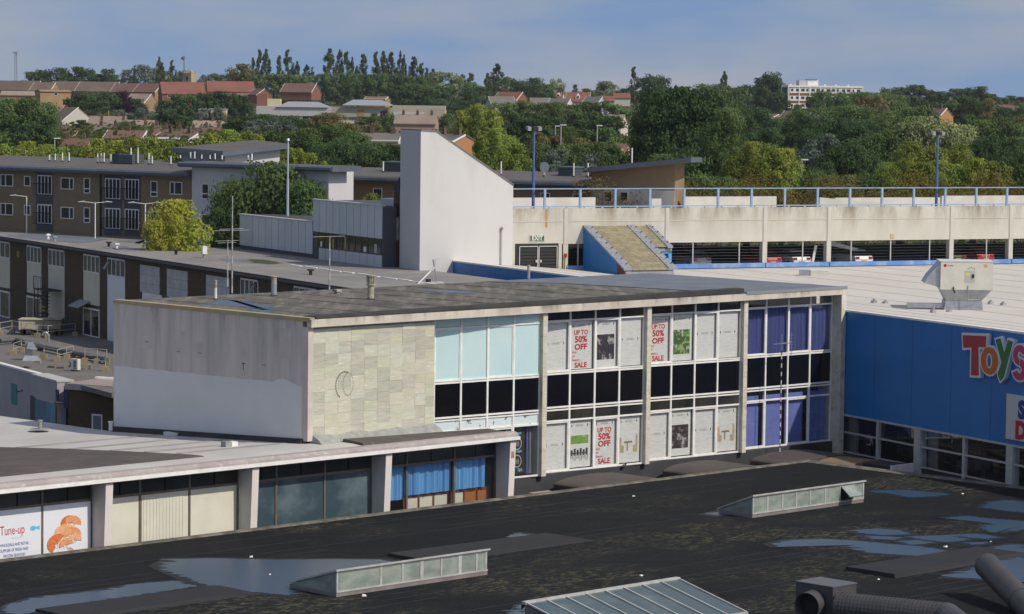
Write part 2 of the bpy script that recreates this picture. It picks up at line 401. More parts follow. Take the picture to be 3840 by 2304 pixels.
# glazed bays, each set at a slight angle to the front
ROWS = [(13.22, 13.72), (10.27, 13.12), (8.25, 10.07), (7.46, 8.00), (4.55, 7.34)]
ORD = ["first", "second", "third", "fourth"]
posters = []
for k, (u0, u1) in enumerate(BAYS):
    vl, vr = (.78, .10) if k < 3 else (.80, .42)
    L = math.hypot(u1 - u0, vr - vl); ang = math.atan2(vr - vl, u1 - u0)
    xs = [0.0, .68] + [.68 + (L - .68) * i / 4 for i in range(1, 5)]
    fb = MB()
    for i, x in enumerate(xs):
        w = .06 if 0 < i < 5 else .05
        fb.box(max(0, x - w), min(L, x + w), -.07, .05, 4.47, 13.75)
    for z0, z1 in ((4.46, 4.55), (7.36, 7.46), (8.0, 8.08), (8.15, 8.25), (10.07, 10.17), (10.2, 10.27), (13.12, 13.2), (13.7, 13.75)):
        fb.box(0, L, -.064, .045, z0, z1)
    for i in (1, 3):                                        # opening sashes have a second frame
        for r in (1, 4):
            z0, z1 = ROWS[r]
            a, c = xs[i] + .06, xs[i + 1] - .06
            fb.box(a, a + .06, -.05, .04, z0, z1).box(c - .06, c, -.05, .04, z0, z1).box(a, c, -.051, .041, z0, z0 + .06).box(a, c, -.051, .041, z1 - .06, z1)
    fr_ = fb.build("window_bay", M_FRAME, shop, (u0, vl, 0), (0, 0, ang), ["white framed bay of pale aqua panes", "white framed bay filled with sale posters", "white framed bay of posters beside the blue-curtained bay", "white framed bay hung with blue curtains"][k])
    for i in range(5):
        for r, (z0, z1) in enumerate(ROWS):
            m_ = M_GLASS
            if r == 2: m_ = M_BLACK
            elif r in (0, 3): m_ = M_AQUA if (k == 0 and r == 0) else (M_AQUAW if (k == 0) else (M_GLASS if k == 3 else M_DARKPANE))
            elif k == 0: m_ = M_AQUA if r == 1 else M_GLASS
            box("pane", m_, fr_, xs[i] + .05, xs[i + 1] - .05, -.005, .005, z0, z1)
    P = Frame(MF.P(u0, vl), 90 - math.degrees(MF.rz + ang))
    posters.append((P, xs, L, k))
    if k == 3:                                              # blinds and curtains behind the glass
        for i in range(5):
            for (z0, z1, m_) in ((10.27, 13.1, M_CURTB), (4.55, 7.7, M_CURTL)):
                lab = "%s %s behind the %s pane of the end bay" % ("dark blue curtain" if m_ is M_CURTB else "bright blue blind", "in the upper window" if m_ is M_CURTB else "in the lower window", ["narrow", "first wide", "second wide", "third wide", "last wide"][i])
                cu = MB(); a, c = xs[i] + .04, xs[i + 1] - (.05 if m_ is M_CURTB else .22 + .1 * (i % 2))
                nn = 16
                for j in range(nn):
                    x0, x1 = a + (c - a) * j / nn, a + (c - a) * (j + 1) / nn
                    o0, o1 = (.05 * math.sin(j * 1.9), .05 * math.sin((j + 1) * 1.9)) if m_ is M_CURTB else (0, 0)
                    cu.hexa([(x0, .20 + o0, z0), (x1, .20 + o1, z0), (x1, .215 + o1, z0), (x0, .215 + o0, z0), (x0, .20 + o0, z1), (x1, .20 + o1, z1), (x1, .215 + o1, z1), (x0, .215 + o0, z1)])
                o = cu.build("curtain" if m_ is M_CURTB else "roller_blind", m_, None, P.P(0, 0), (0, 0, P.rz))
                props(o, lab, "curtain" if m_ is M_CURTB else "blind", "blue curtains and blinds of the end bay")

# ------------------------------------------------------------------ posters
M_PIC = {}
def picture(kind):
    if kind not in M_PIC:
        c = {'dark': ((.035, .03, .035), (.42, .40, .40), (.16, .12, .09)), 'green': ((.06, .13, .03), (.25, .45, .08), (.5, .48, .42)), 'lawn': ((.2, .36, .06), (.42, .45, .42), (.1, .1, .1))}[kind]
        M_PIC[kind] = mat("print_" + kind, c[0], .5, c[1], 1.9, (1, 1, 1), .54, .60, c[2], 3.6, (1, 1, 1), .55, .62)
    return M_PIC[kind]
M_CHAIR = mat("print_rattan", (.52, .42, .26), .6, (.40, .31, .18), 8.0)
M_TABLE = mat("print_brown", (.30, .18, .09), .6)
M_DARKCH = mat("print_dark_furniture", (.05, .05, .055), .6)
def ontario(P, w, z):
    letters("ONTARIO", M_GREY, P, w * .5, -.004, z, .13, .72)
    MB().prism([(w * .13, z + .06), (w * .17, z - .05), (w * .17, z + .17)], -.006, 0, 'y').prism([(w * .87, z + .06), (w * .83, z + .17), (w * .83, z - .05)], -.006, 0, 'y').build("arrow_marks", M_INK, P)
def pic(P, w, z0, z1, kind):
    MB().box(w * .12, w * .88, -.006, 0, z0, z1).build("printed_photo", picture(kind), P)
    MB().box(w * .07, w * .93, -.003, 0, z0 - .07, z1 + .05).build("photo_border", mat("print_cream", (.74, .73, .66), .6), P)
def rattan(P, w, z, mirror=False):
    b = MB(); y0, y1 = -.007, 0
    for s, x0 in ((1, w * .10), (-1, w * .90)):
        q = lambda d: x0 + s * d
        b.prism([(q(0), z + .42), (q(.04), z), (q(.34), z), (q(.36), z + .38), (q(.16), z + .42), (q(.14), z + .95), (q(.0), z + .88)] if s > 0 else list(reversed([(q(0), z + .42), (q(.04), z), (q(.34), z), (q(.36), z + .38), (q(.16), z + .42), (q(.14), z + 1.05), (q(.0), z + 1.0)])), y0, y1, 'y')
    b.build("printed_chairs", M_CHAIR, P)
    MB().box(w * .30, w * .66, -.009, 0, z + .55, z + .66).box(w * .42, w * .47, -.0085, 0, z + .1, z + .55).build("printed_table", M_TABLE, P)
def diningset(P, w, z):
    b = MB()
    for i in range(6):
        x = w * (.12 + .13 * i); h = .52 + .08 * (i % 2)
        b.box(x, x + .16, -.008, 0, z + .2, z + h).box(x + .01, x + .04, -.007, 0, z - .1 * (i % 2), z + .25).box(x + .12, x + .15, -.007, 0, z - .1 * (i % 2), z + .25)
    b.box(w * .15, w * .85, -.0095, 0, z + .3, z + .36)
    b.build("printed_dining_set", M_DARKCH, P)
LAY = {(1, 0): ["b", "mid", "sale", "dark", "mid"], (1, 1): ["side", "mid", "lawn", "sale", "rattan"],
       (2, 0): ["b", "sale", "green", "mid", "mid"], (2, 1): ["side", "mid", "dark", "mid", "rattan"]}
DESC = {"mid": "white poster with a grey ONTARIO line", "sale": "white poster with red UP TO 50% OFF lettering", "dark": "white poster with a dark furniture photo",
        "green": "white poster with a green garden photo", "lawn": "white poster with lawn photo and dining set", "rattan": "white poster showing beige rattan chairs", "b": "narrow white poster with an arrow mark", "side": "narrow white poster with a garden strip"}
PANE = ["narrow", "second", "third", "fourth", "last"]
for P, xs, L, k in posters:
    if k not in (1, 2): continue
    for row in (0, 1):
        zb, zt = (10.30, 13.12) if row == 0 else (4.60, 7.32)
        for i, kind in enumerate(LAY[(k, row)]):
            x0, x1 = xs[i] + .07, xs[i + 1] - .07
            w = x1 - x0
            tilt = random.uniform(-.006, .006)
            lab = "%s, %s row, %s pane, %s poster bay" % (DESC[kind], ("upper", "lower")[row], PANE[i], ("first", "second")[k - 1])
            t = thing("window_poster", lab, "poster", P.P(x0, .12, zb), P.rz, "sale posters in the shop windows")
            H = zt - zb
            MB().hexa([(0, 0, tilt), (w, 0, 0), (w, .012, 0), (0, .012, tilt), (0 + tilt * 2, 0, H), (w + tilt * 2, 0, H), (w + tilt * 2, .012, H), (tilt * 2, .012, H)]).build("paper", M_PAPER, t)
            if kind == "mid": ontario(t, w, H * (.53 if row == 0 else .5))
            if kind in ("sale", "dark", "green", "lawn", "rattan"): ontario(t, w, H * .87)
            if kind == "sale":
                for s, z, h, sx, bd in (("UP TO", .705, .27, 1.02, .03), ("50%", .55, .37, 1.12, .035), ("OFF", .40, .33, 1.22, .04), ("End", .325, .15, 1.0, .01), ("Of", .245, .13, 1.0, .01), ("Season...", .165, .15, .95, .01), ("SALE", .03, .31, 1.05, .035)):
                    small = s in ("End", "Of", "Season...")
                    letters(s, M_RED, t, w * (.13 if small else .5), -.004, H * z, h, sx, bd, align='LEFT' if small else 'CENTER')
            if kind == "dark": pic(t, w, H * .16, H * .68, "dark")
            if kind == "green": pic(t, w, H * .14, H * .66, "green")
            if kind == "lawn": pic(t, w, H * .50, H * .68, "lawn"); diningset(t, w, H * .18)
            if kind == "rattan": rattan(t, w, H * .22)
            if kind == "b": MB().prism([(w * .8, H * .55), (w * .62, H * .585), (w * .62, H * .515)], -.006, 0, 'y').build("arrow_mark", M_INK, t)
            if kind == "side":
                MB().box(w * .02, w * .62, -.006, 0, H * .18, H * .62).build("printed_photo", picture("green" if k == 1 else "lawn"), t)
                MB().prism([(w * .8, H * .87), (w * .62, H * .90), (w * .62, H * .84)], -.006, 0, 'y').build("arrow_mark", M_INK, t)
# banner in the lower window of the aqua bay
P, xs, L, k = posters[0]
x0, x1 = xs[3] + .1, xs[3] + .1
t = thing("shop_banner", "black hanging banner with round emblems and light blue script in the lower window", "banner", P.P(xs[4] + .05, .25, 4.65), P.rz)
MB().hexa([(.2, 0, 0), (1.15, 0, .05), (1.15, .02, .05), (.2, .02, 0), (-.02, 0, 2.55), (1.05, 0, 2.6), (1.05, .02, 2.6), (-.02, .02, 2.55)]).build("cloth", M_INK, t)
M_SKYL = mat("light_blue_print", (.30, .62, .78), .6)
for z in (1.72, .72):
    rg = MB()
    for i in range(28):
        a0, a1 = 2 * math.pi * i / 28, 2 * math.pi * (i + 1) / 28
        q = lambda r, a: (.52 + r * .9 * math.cos(a), z + r * math.sin(a))
        rg.prism([q(.31, a0), q(.36, a0), q(.36, a1), q(.31, a1)], -.008, 0, 'y')
    rg.build("ring_emblem", mat("pale_grey_print", (.5, .5, .52), .6), t)
    e = MB()
    for a in range(5): e.box(.38 + .06 * a, .41 + .06 * a, -.006, 0, z - .17 + .05 * (a % 2), z + .15 - .04 * (a % 3))
    e.build("emblem_mark", M_GREY, t)
letters("Coupe", M_SKYL, t, .55, -.006, 2.25, .17, .8, .01, shear=.3)
letters("Coupe", M_SKYL, t, .58, -.006, 1.22, .17, .8, .01, shear=.3)
letters("TEA", M_SKYL, t, .70, -.006, .13, .17, .9, .01, shear=.3)
for i, (x, w, m_) in enumerate(((xs[5] - .60, .10, M_CURTL), (xs[5] - .42, .16, mat("grey_drape", (.16, .18, .19), .8)), (xs[5] - .2, .12, mat("grey_drape_light", (.22, .24, .25), .8)))):
    cu = MB(); z0, z1 = 4.6, 7.25
    cu.box(x, x + w, .32, .36, z0, z1).box(x + w * .3, x + w * .6, .29, .32, z0, z1)
    o = cu.build("drape", m_, None, P.P(0, 0), (0, 0, P.rz))
    props(o, ["thin blue drape beside the black banner", "dark grey drape hanging next to the black banner", "pale grey drape at the pier side of the banner window"][i], "curtain")
o = MB().box(0, .05, -.03, 0, 0, 2.75).build("leaning_board", M_FRAME, None, P.P(xs[4] + .02, .2, 4.6), (0, math.radians(9), P.rz))
o.rotation_euler = (0, math.radians(-7), P.rz); props(o, "thin white batten leaning across the black banner window", "batten")

# puddles on a roof
def puddle(fr, parent_z, poly, dz, parent, name="puddle"):
    """irregular sheet of rain water; poly in frame metres"""
    n = len(poly); pts = []
    fx = Vector((Vector((1, 0, 0)).dot(fr.u), Vector((1, 0, 0)).dot(fr.v), 0))
    for i in range(n):
        a, c = Vector(poly[i] + (0,)), Vector(poly[(i + 1) % n] + (0,))
        seg = max(3, int((c - a).length / .16))
        d = (c - a); nrm = Vector((-d.y, d.x, 0)).normalized()
        for j in range(seg):
            q = a + d * (j / seg)
            cr_ = abs(d.x * fx.y - d.y * fx.x) / (d.length or 1)                  # none along edges that already run that way
            s_ = max(-.6, min(.6, random.gauss(0, .32))) * min(1, d.length / 2.5) * (cr_ ** 1.2) * (1 if j else 0)             # ragged fringe, drawn out along the felt
            pts.append((q.x + fx.x * s_, q.y + fx.y * s_, parent_z + dz))
    cx = sum(p[0] for p in pts) / len(pts); cy = sum(p[1] for p in pts) / len(pts)
    ar = sum(pts[i - 1][0] * pts[i][1] - pts[i][0] * pts[i - 1][1] for i in range(len(pts)))
    if ar < 0: pts.reverse()
    if name == "puddle" and parent.data.materials[0].name.startswith("dark_mineral"):                                     # wet margin round the standing water
        cx_, cy_ = sum(p[0] for p in pts) / len(pts), sum(p[1] for p in pts) / len(pts)
        rim = []
        for p in (poly if ar > 0 else list(reversed(poly))):
            d_ = Vector((p[0] - cx_, p[1] - cy_, 0)); l_ = d_.length or 1; rim.append((p[0] + d_.x / l_ * .45, p[1] + d_.y / l_ * .45, parent_z + dz * .4))
        w_ = MB().poly(rim).build("wet_margin", M_WET, parent); WETS.append(w_)
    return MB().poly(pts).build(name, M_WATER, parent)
NPUD = [0]
def px_puddle(fr, z, pix, parent, dz=.006):
    NPUD[0] += 1; dz += .0007 * (NPUD[0] % 7)                # neighbouring sheets never share a plane
    return puddle(fr, z, [fr.flat(x, y, z)[:2] for x, y in pix], dz, parent)
roofm = [o for o in shop.children if o.name.startswith("roof") and o.name == "roof"][0]
def sub_puddles(fr, z, lst, base, off):
    for pix in lst:
        px_puddle(fr, z, pix, base).location = off
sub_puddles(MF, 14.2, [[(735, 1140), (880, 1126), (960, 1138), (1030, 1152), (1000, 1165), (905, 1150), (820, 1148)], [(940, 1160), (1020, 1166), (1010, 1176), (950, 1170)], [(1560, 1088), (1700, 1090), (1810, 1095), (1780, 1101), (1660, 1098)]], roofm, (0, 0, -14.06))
for o in roofm.children: o.location = (0, .05, -14.06)

# ------------------------------------------------------------------ things standing on the retail roof
M_ASB = mat("weathered_flue", (.42, .38, .30), .8, (.28, .25, .2), 4, col3=(.12, .11, .1), scale3=5)
M_GALV = mat("galvanised_steel", (.42, .44, .46), .45, (.33, .35, .37), 3, metal=.6)
def flue(fr, px, py, z, h, r, label, cowl=False, m1=None):
    t = thing("flue_pipe", label, "flue", on_z(px, py, z), fr.rz, None)
    MB().tube((0, 0, 0), (0, 0, h * .62), r, n=14).build("pipe", m1 or M_ASB, t)
    MB().tube((0, 0, 0), (0, 0, .07), r * 1.5, r * 1.2, n=14).build("collar", M_KERB, t)
    c = MB()
    if cowl:
        for i in range(10):
            a = 2 * math.pi * i / 10
            c.tube((r * 1.15 * math.cos(a), r * 1.15 * math.sin(a), h * .6), (r * 1.15 * math.cos(a), r * 1.15 * math.sin(a), h * .95), r * .16, n=5)
        c.tube((0, 0, h * .95), (0, 0, h), r * 1.45, n=14).tube((0, 0, h * .58), (0, 0, h * .63), r * 1.4, n=14).tube((0, 0, h * .6), (0, 0, h * .95), r * .75, n=10)
    else:
        c.tube((0, 0, h * .62), (0, 0, h * .64), r * 1.1, n=14).tube((0, 0, h * .64), (0, 0, h * .95), r * .95, n=14).tube((0, 0, h * .95), (0, 0, h), r * 1.2, n=14)
    c.build("cowl", M_ASB, t)
    return t
flue(MF, 1390, 1124, 14.2, 1.42, .19, "tall weathered flue with slotted cowl on the retail block roof", True)
flue(MF, 808, 1124, 14.2, 1.1, .09, "slim white flue with tan cap by the roof puddle", False, mat("white_pipe", (.7, .7, .69), .5, (.5, .48, .45), 3))
flue(MF, 1027, 1110, 14.2, 1.15, .17, "short shiny steel flue at the rear edge of the retail roof", False, M_GALV)
t = thing("square_vent", "small square vent on the brown retail roof", "vent", MF.P(14.0, 13.5, 14.2), MF.rz)
MB().box(-.12, .12, -.12, .12, 0, .12).build("base", M_ASB, t); MB().box(-.2, .2, -.2, .2, .12, .26).build("cap", M_ASB, t)
flue(MF, 1982, 1050, 14.2, .95, .1, "pale grey pipe standing on the membrane edge of the retail roof", False, M_GALV)
# aerial mast against the end bay
t = thing("aerial_mast", "banded black and white aerial mast rising in front of the blue-curtained bay", "aerial", MF.P(37.7, -.75, 3.3), MF.rz)
m_ = MB()
for i in range(28): m_.tube((0, 0, i * .26), (0, 0, i * .26 + .26), .035, n=6, m=i % 2)
m_.build("mast", [M_FRAME, M_INK], t)
a = MB().tube((-.75, 0, 7.7), (.9, 0, 7.75), .02, n=5)
for i in range(8): a.tube((-.6 + i * .2, -.3, 7.72), (-.6 + i * .2, .3, 7.72), .01, n=4)
a.tube((0, 0, 7.2), (0, 0, 8.3), .025, n=6)
for i in range(7): a.tube((.75, 0, 7.0 + i * .2), (1.05, 0, 7.0 + i * .2), .012, n=4)
a.tube((.9, 0, 6.9), (.9, 0, 8.4), .014, n=4)
a.build("antenna", M_GALV, t)
# ------------------------------------------------------------------ low shops with white roof and splayed fins
M_WROOF = mat("white_coated_roof", (.50, .485, .46), .8, (.42, .405, .38), .25, (1, 1, 1), .35, .7, (.40, .37, .33), 1.3, (.4, 1, 1), .6, .85)
M_BROOF = mat("brown_mineral_roof", (.105, .09, .078), .95, (.07, .06, .054), .5, (1, 1, 1), .3, .7, (.17, .15, .125), 2.2, (.3, 1.6, 1), .58, .75)
M_FIN = mat("pale_pink_concrete_fin", (.70, .645, .60), .8, (.62, .57, .53), .9)
M_WHITE = mat("white_paint", (.80, .79, .76), .6, (.68, .67, .63), 1.5)
M_BRONZE = mat("bronze_window_frame", (.16, .125, .10), .5, (.11, .09, .07), 2)
M_TRANS = mat("dark_transom_glass", (.018, .024, .026), .15, (.03, .036, .036), 1.2, spec=.4)
M_TEALG = mat("grey_blue_shop_glass", (.045, .075, .09), .08, (.13, .175, .19), .35, (1, 1, 1.6), .42, .68, spec=.5)
M_CREAM = mat("cream_board", (.66, .64, .52), .6, (.60, .58, .48), .8)
M_CURT3 = mat("sky_blue_curtain", (.13, .38, .70), .8, (.08, .25, .55), 3.0, (1, 1, .03), .4, .6)
M_WOOD = mat("red_brown_wood", (.20, .065, .03), .5, (.13, .04, .02), 2, (1, 1, .3))
M_OCHRE = mat("ochre_panel", (.36, .14, .04), .5)
M_KERBP = mat("pinkish_roof_kerb", (.40, .35, .33), .85, (.30, .26, .25), .7, col3=(.5, .46, .44), scale3=3)
low = fthing("low_shop_row", "single-storey shop row with white coated roof, fins and large windows", "building", MF)
RZ = 7.42
FINS = [-24.7, -15.5, -6.4, 2.65, 11.8]
VG = -2.2
def rz_at(v): return 7.5 if v < -1.5 else max(6.7, 7.62 - .05 * max(0, v))
b = MB()
ring = [(-40, -3.4), (14.2, -3.4), (14.2, -.5), (9.1, -.15), (-.05, -.15), (-.05, 47), (-40, 47)]
gv = [-3.4, -1.5, 0, 8, 17, 30, 47]
for i in range(len(gv) - 1):
    v0, v1 = gv[i], gv[i + 1]
    u1 = 12.3 if v1 <= -1.5 else (9.2 if v1 <= 0 else -.03)
    z0, z1 = rz_at(v0), rz_at(v1)
    b.hexa([(-40, v0, z0 - .25), (u1, v0, z0 - .25), (u1, v1, z1 - .25), (-40, v1, z1 - .25), (-40, v0, z0), (u1, v0, z0), (u1, v1, z1), (-40, v1, z1)])
roofl = b.build("roof", M_WROOF, low)
# seams of the coated sheets
for i, (v, u0, u1) in enumerate([(1.2, -7.4, -.3), (3.4, -7.8, -.3), (5.8, -8.2, -.3), (8.6, -8.8, -.3), (12, -9.7, -.3), (18.6, -40, -.1), (22, -40, -2), (26, -40, -8), (31, -40, -4), (36, -40, -3)]):
    z = rz_at(v); sw = .34 if v < 16 else .75
    MB().hexa([(u0, v - sw, z + .001), (u1, v - .22, z + .001), (u1, v + .22, z + .001), (u0, v + sw, z + .001), (u0, v - sw + .06, z + .02), (u1, v - .16, z + .02), (u1, v + .16, z + .02), (u0, v + sw - .06, z + .02)]).build("sheet_seam", mat("grimy_seam_%d" % i, (.25, .235, .205), .9, (.36, .34, .3), .6), roofl)
PR_ = [(-2.45, -9.6), (-1.6, -7.6), (-.7, -7.5), (0, -7.6), (2.5, -7.9), (5.2, -8.2), (9.2, -9.0), (13, -10.1), (18.4, -10.7)]
b = MB()
for (va, ua), (vb, ub) in zip(PR_, PR_[1:]):
    za, zb2 = (7.525 if va < -1.5 else max(6.7, 7.62 - .05 * max(0, va)) + .03), (7.525 if vb < -1.5 else max(6.7, 7.62 - .05 * max(0, vb)) + .03)
    b.poly([(-40, va, za), (ua, va, za), (ub, vb, zb2), (-40, vb, zb2)])
b.build("mineral_felt_patch", M_BROOF, low, label="dark brown felted section of the roof")
# kerb along the front and the bright drip edge
MB().prism([(-3.42, 7.35), (-3.42, 7.52), (-3.2, 7.66), (-2.75, 7.66), (-2.5, 7.5), (-2.5, 7.35)], -40, 12.35, 'x').build("front_kerb", M_KERBP, low)
MB().prism([(-3.52, 7.24), (-3.43, 7.24), (-3.43, 7.42), (-3.52, 7.42)], -40, 12.4, 'x').build("drip_edge", M_WHITE, low, label="bright white metal drip edge")
MB().hexa([(2.0, -2.4, 7.5), (12.2, -2.4, 7.5), (12.2, -1.2, 7.5), (2.0, -.6, 7.5), (2.0, -2.2, 7.72), (12.2, -2.3, 7.6), (12.2, -1.2, 7.66), (2.0, -.7, 7.8)]).build("felt_ridge", M_BROOF, low)
box("soffit", mat("dark_soffit", (.10, .09, .085), .9), low, -40, 12.25, -3.4, VG + .3, 7.18, 7.24)
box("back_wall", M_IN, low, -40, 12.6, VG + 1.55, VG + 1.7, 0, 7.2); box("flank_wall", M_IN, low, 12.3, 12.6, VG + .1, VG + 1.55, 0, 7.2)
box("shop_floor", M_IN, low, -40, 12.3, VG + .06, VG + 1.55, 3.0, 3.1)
for i, u in enumerate(FINS):
    w = .43
    MB().hexa([(u, -3.02, 0), (u + w, -3.02, 0), (u + w, VG + .1, 0), (u, VG + .1, 0), (u, -3.36, 7.24), (u + w, -3.36, 7.24), (u + w, VG + .1, 7.24), (u, VG + .1, 7.24)]).build("fin", M_FIN, low)
t = MB().box(FINS[4] + .1, FINS[4] + .33, -3.33, -3.27, 6.25, 6.85).build("notice_plate", mat("faded_notice", (.42, .28, .2), .7, (.2, .13, .1), 9), low)
# bays
def low_bay(k, u0, u1, splits):
    fb = MB()
    zt = 6.30
    for x in [u0 + .03] + splits + [u1 - .03]: fb.box(x - .06, x + .06, VG - .06, VG + .06, 3.2, 7.18)
    fb.box(u0, u1, VG - .055, VG + .055, zt - .06, zt + .06)
    fr_ = fb.build("shop_window_frame", M_BRONZE, low)
    ed = [u0] + splits + [u1]
    for i in range(len(ed) - 1):
        n = 2
        for j in range(n):
            a = ed[i] + (ed[i + 1] - ed[i]) * j / n; c = ed[i] + (ed[i + 1] - ed[i]) * (j + 1) / n
            box("transom_pane", M_TRANS, fr_, a + .07, c - .01, VG - .006, VG + .006, zt + .06, 7.17)
    return fr_, ed
for k in range(4):
    u0, u1 = FINS[k] + .43, FINS[k + 1]
    W = u1 - u0
    sp = [[-21.3, -18.42], [u0 + W * .285, u0 + W * .64], [u0 + W * .24, u0 + W * .62], [u0 + W * .24, u0 + W * .64]][k]
    fr_, ed = low_bay(k, u0, u1, sp)
    for i in range(3):
        a, c = ed[i] + .07, ed[i + 1] - .07
        if k == 2: box("shop_pane", M_TEALG, fr_, a, c, VG - .006, VG + .006, 3.2, 6.24)
        elif k == 3: box("shop_pane", M_GLASS, fr_, a, c, VG - .006, VG + .006, 3.2, 6.24)
        elif k == 1:
            pb = box("board_panel", M_CREAM, fr_, a, c, VG - .02, VG + .02, 3.2, 6.24)
    if k == 1:                                            # the middle board is a slatted blind
        a, c = ed[1] + .1, ed[2] - .1
        for j in range(26):
            x = a + (c - a - .25) * j / 26
            box("blind_slat", M_CREAM, fr_, x, x + .095, VG - .05 - .012 * (j % 2), VG - .022, 3.2, 6.2)
    if k == 3:
        for i in range(3):
            a, c = ed[i] + .05, ed[i + 1] - (.06 if i < 2 else .7)
            cu = MB(); nn = 40; zb = 4.45 if i == 0 else 4.62
            for j in range(nn):
                x0, x1 = a + (c - a) * j / nn, a + (c - a) * (j + 1) / nn
                f = lambda q: .16 + .05 * math.sin(q * 9) + .04 * math.sin(q * 23)
                cu.hexa([(x0, VG + f(x0), zb), (x1, VG + f(x1), zb), (x1, VG + f(x1) + .015, zb), (x0, VG + f(x0) + .015, zb), (x0, VG + f(x0), 6.25), (x1, VG + f(x1), 6.25), (x1, VG + f(x1) + .015, 6.25), (x0, VG + f(x0) + .015, 6.25)])
            o = cu.build("curtain", M_CURT3, None, MF.P(0, 0), (0, 0, MF.rz))
            props(o, "sky blue curtain across the %s window of the end shop" % ["left-hand, dark-bottomed", "middle", "ochre-panelled"][i], "curtain", "sky blue curtains in the end shop")
        for i in (1, 2):
            a, c = ed[i] + .06, ed[i + 1] - .06
            t = fthing("counter_front", "red-brown panelled counter below the %s blue curtain" % ("middle" if i == 1 else "right-hand"), "counter", MF, 0, 0, 0, "panelled counters in the end shop")
            n = 3; cb = MB().box(a, c, VG + .3, VG + .42, 4.45, 4.6).box(a, c, VG + .3, VG + .42, 3.1, 3.45)
            for j in range(n + 1):
                x = a + (c - a - .1) * j / n; cb.box(x, x + .1, VG + .29, VG + .42, 3.45, 4.45)
            cb.build("counter_frame", M_WOOD, t)
            for j in range(n):
                x = a + (c - a - .1) * j / n + .1
                box("counter_panel", M_CREAM if i == 1 or j == 0 else M_OCHRE, t, x, x + (c - a - .1) / n - .1, VG + .34, VG + .40, 3.45, 4.45)
    if k == 0:                                            # two printed boards
        for i in (1, 2):
            a, c = ed[i] + .07, ed[i + 1] - .07
            w = c - a
            t = fthing("shop_poster", "white seafood shop poster with red logo and blue lettering" if i == 1 else "white poster with a heap of orange prawns", "poster", MF, a, VG - .03, 3.25, "printed boards of the seafood shop")
            MB().box(0, w, -.02, .02, -.1, 2.98).build("board", mat("poster_white_%d" % i, (.72, .74, .78), .5), t)
            if i == 1:
                M_BLUEP = mat("navy_print", (.05, .09, .30), .6); M_LB = mat("aqua_print", (.12, .48, .70), .6)
                c0 = w * .46
                letters("Tune-up", M_RED, t, w * .40, -.024, 1.80, .46, .66, .0)
                MB().poly([(w * .83 + .17 * math.cos(a / 9 * math.pi), -.024, 1.98 + .12 * math.sin(a / 9 * math.pi)) for a in range(1, 18)] + [(w * .97, -.024, 1.88), (w * .97, -.024, 2.1)]).build("fish_mark", M_LB, t)
                MB().disc((-.02 + w * .04, -.024, 2.0), .14, .28).build("round_mark", M_LB, t)
                letters("SEA FOODS", mat("pale_print", (.5, .62, .7), .6), t, w * .48, -.024, 1.57, .1, .8)
                for s, z in (("WHOLESALE AND RETAIL", 1.25), ("SUPPLIER OF FRESH AND", .99), ("FROZEN SEAFOOD", .73)):
                    letters(s, M_BLUEP, t, w * .44, -.024, z, .15, .70, .01)
                for s, z in (("CONTACT OUR TEAM ON", .42), ("WEB:", .26), ("EMAIL:", .10)):
                    bars = MB()
                    x = w * .15
                    while x < w * .78:
                        l = random.uniform(.05, .2); bars.box(x, x + l, -.024, -.02, z, z + .05); x += l + .03
                    bars.build("fine_print", M_GREY, t)
            else:
                PR = [mat("prawn_%d" % j, q, .5, q2, 9.0, (1, 1, 1), .4, .65) for j, (q, q2) in enumerate([((.60, .13, .03), (.70, .28, .10)), ((.68, .24, .09), (.75, .42, .22)), ((.70, .33, .14), (.78, .5, .3))])]
                def prawn(cx, cz, s, m_, a0, y):
                    pb = MB(); seg = 9
                    for j in range(seg):                   # curled, segmented body
                        t0, t1 = a0 + j * .36, a0 + (j + 1.1) * .36
                        r0, r1 = s * (1 - .02 * j), s * (1 - .02 * (j + 1)); th = s * (.95 - .05 * j)
                        q = lambda r, a: (cx + 1.25 * r * math.cos(a), cz + r * math.sin(a))
                        pb.prism([q(r0 + th * .35, t0), q(max(.02, r0 - th), t0), q(max(.02, r1 - th), t1), q(r1 + th * .35, t1)], y - .004 - .0006 * (j % 2), y, 'y')
                    for j in range(5):
                        a = a0 + .2 + j * .5
                        pb.prism([(cx + s * .4 * math.cos(a), cz + s * .3 * math.sin(a)), (cx + s * .5 * math.cos(a + .4), cz - s * .4), (cx + s * .45 * math.cos(a + .5), cz - s * .45)], y - .005, y, 'y')
                    pb.build("printed_prawn", m_, t)
                prawn(w * .52, 1.98, .36, PR[0], .2, -.021); prawn(w * .60, 2.0, .33, PR[1], -.3, -.026)
                prawn(w * .42, 1.50, .42, PR[2], .4, -.031); prawn(w * .58, 1.42, .36, PR[1], .0, -.036)
                prawn(w * .28, 1.05, .42, PR[0], .9, -.041); prawn(w * .46, .98, .30, PR[1], .2, -.046); prawn(w * .64, 1.2, .27, PR[2], -.2, -.051)
                fe = MB()
                for j in range(5): fe.tube((w * .5 + .05 * j, -.03, .85), (w * (.55 + .06 * j), -.03, .55 - .05 * j), .007, n=4)
                fe.build("printed_feelers", PR[0], t)
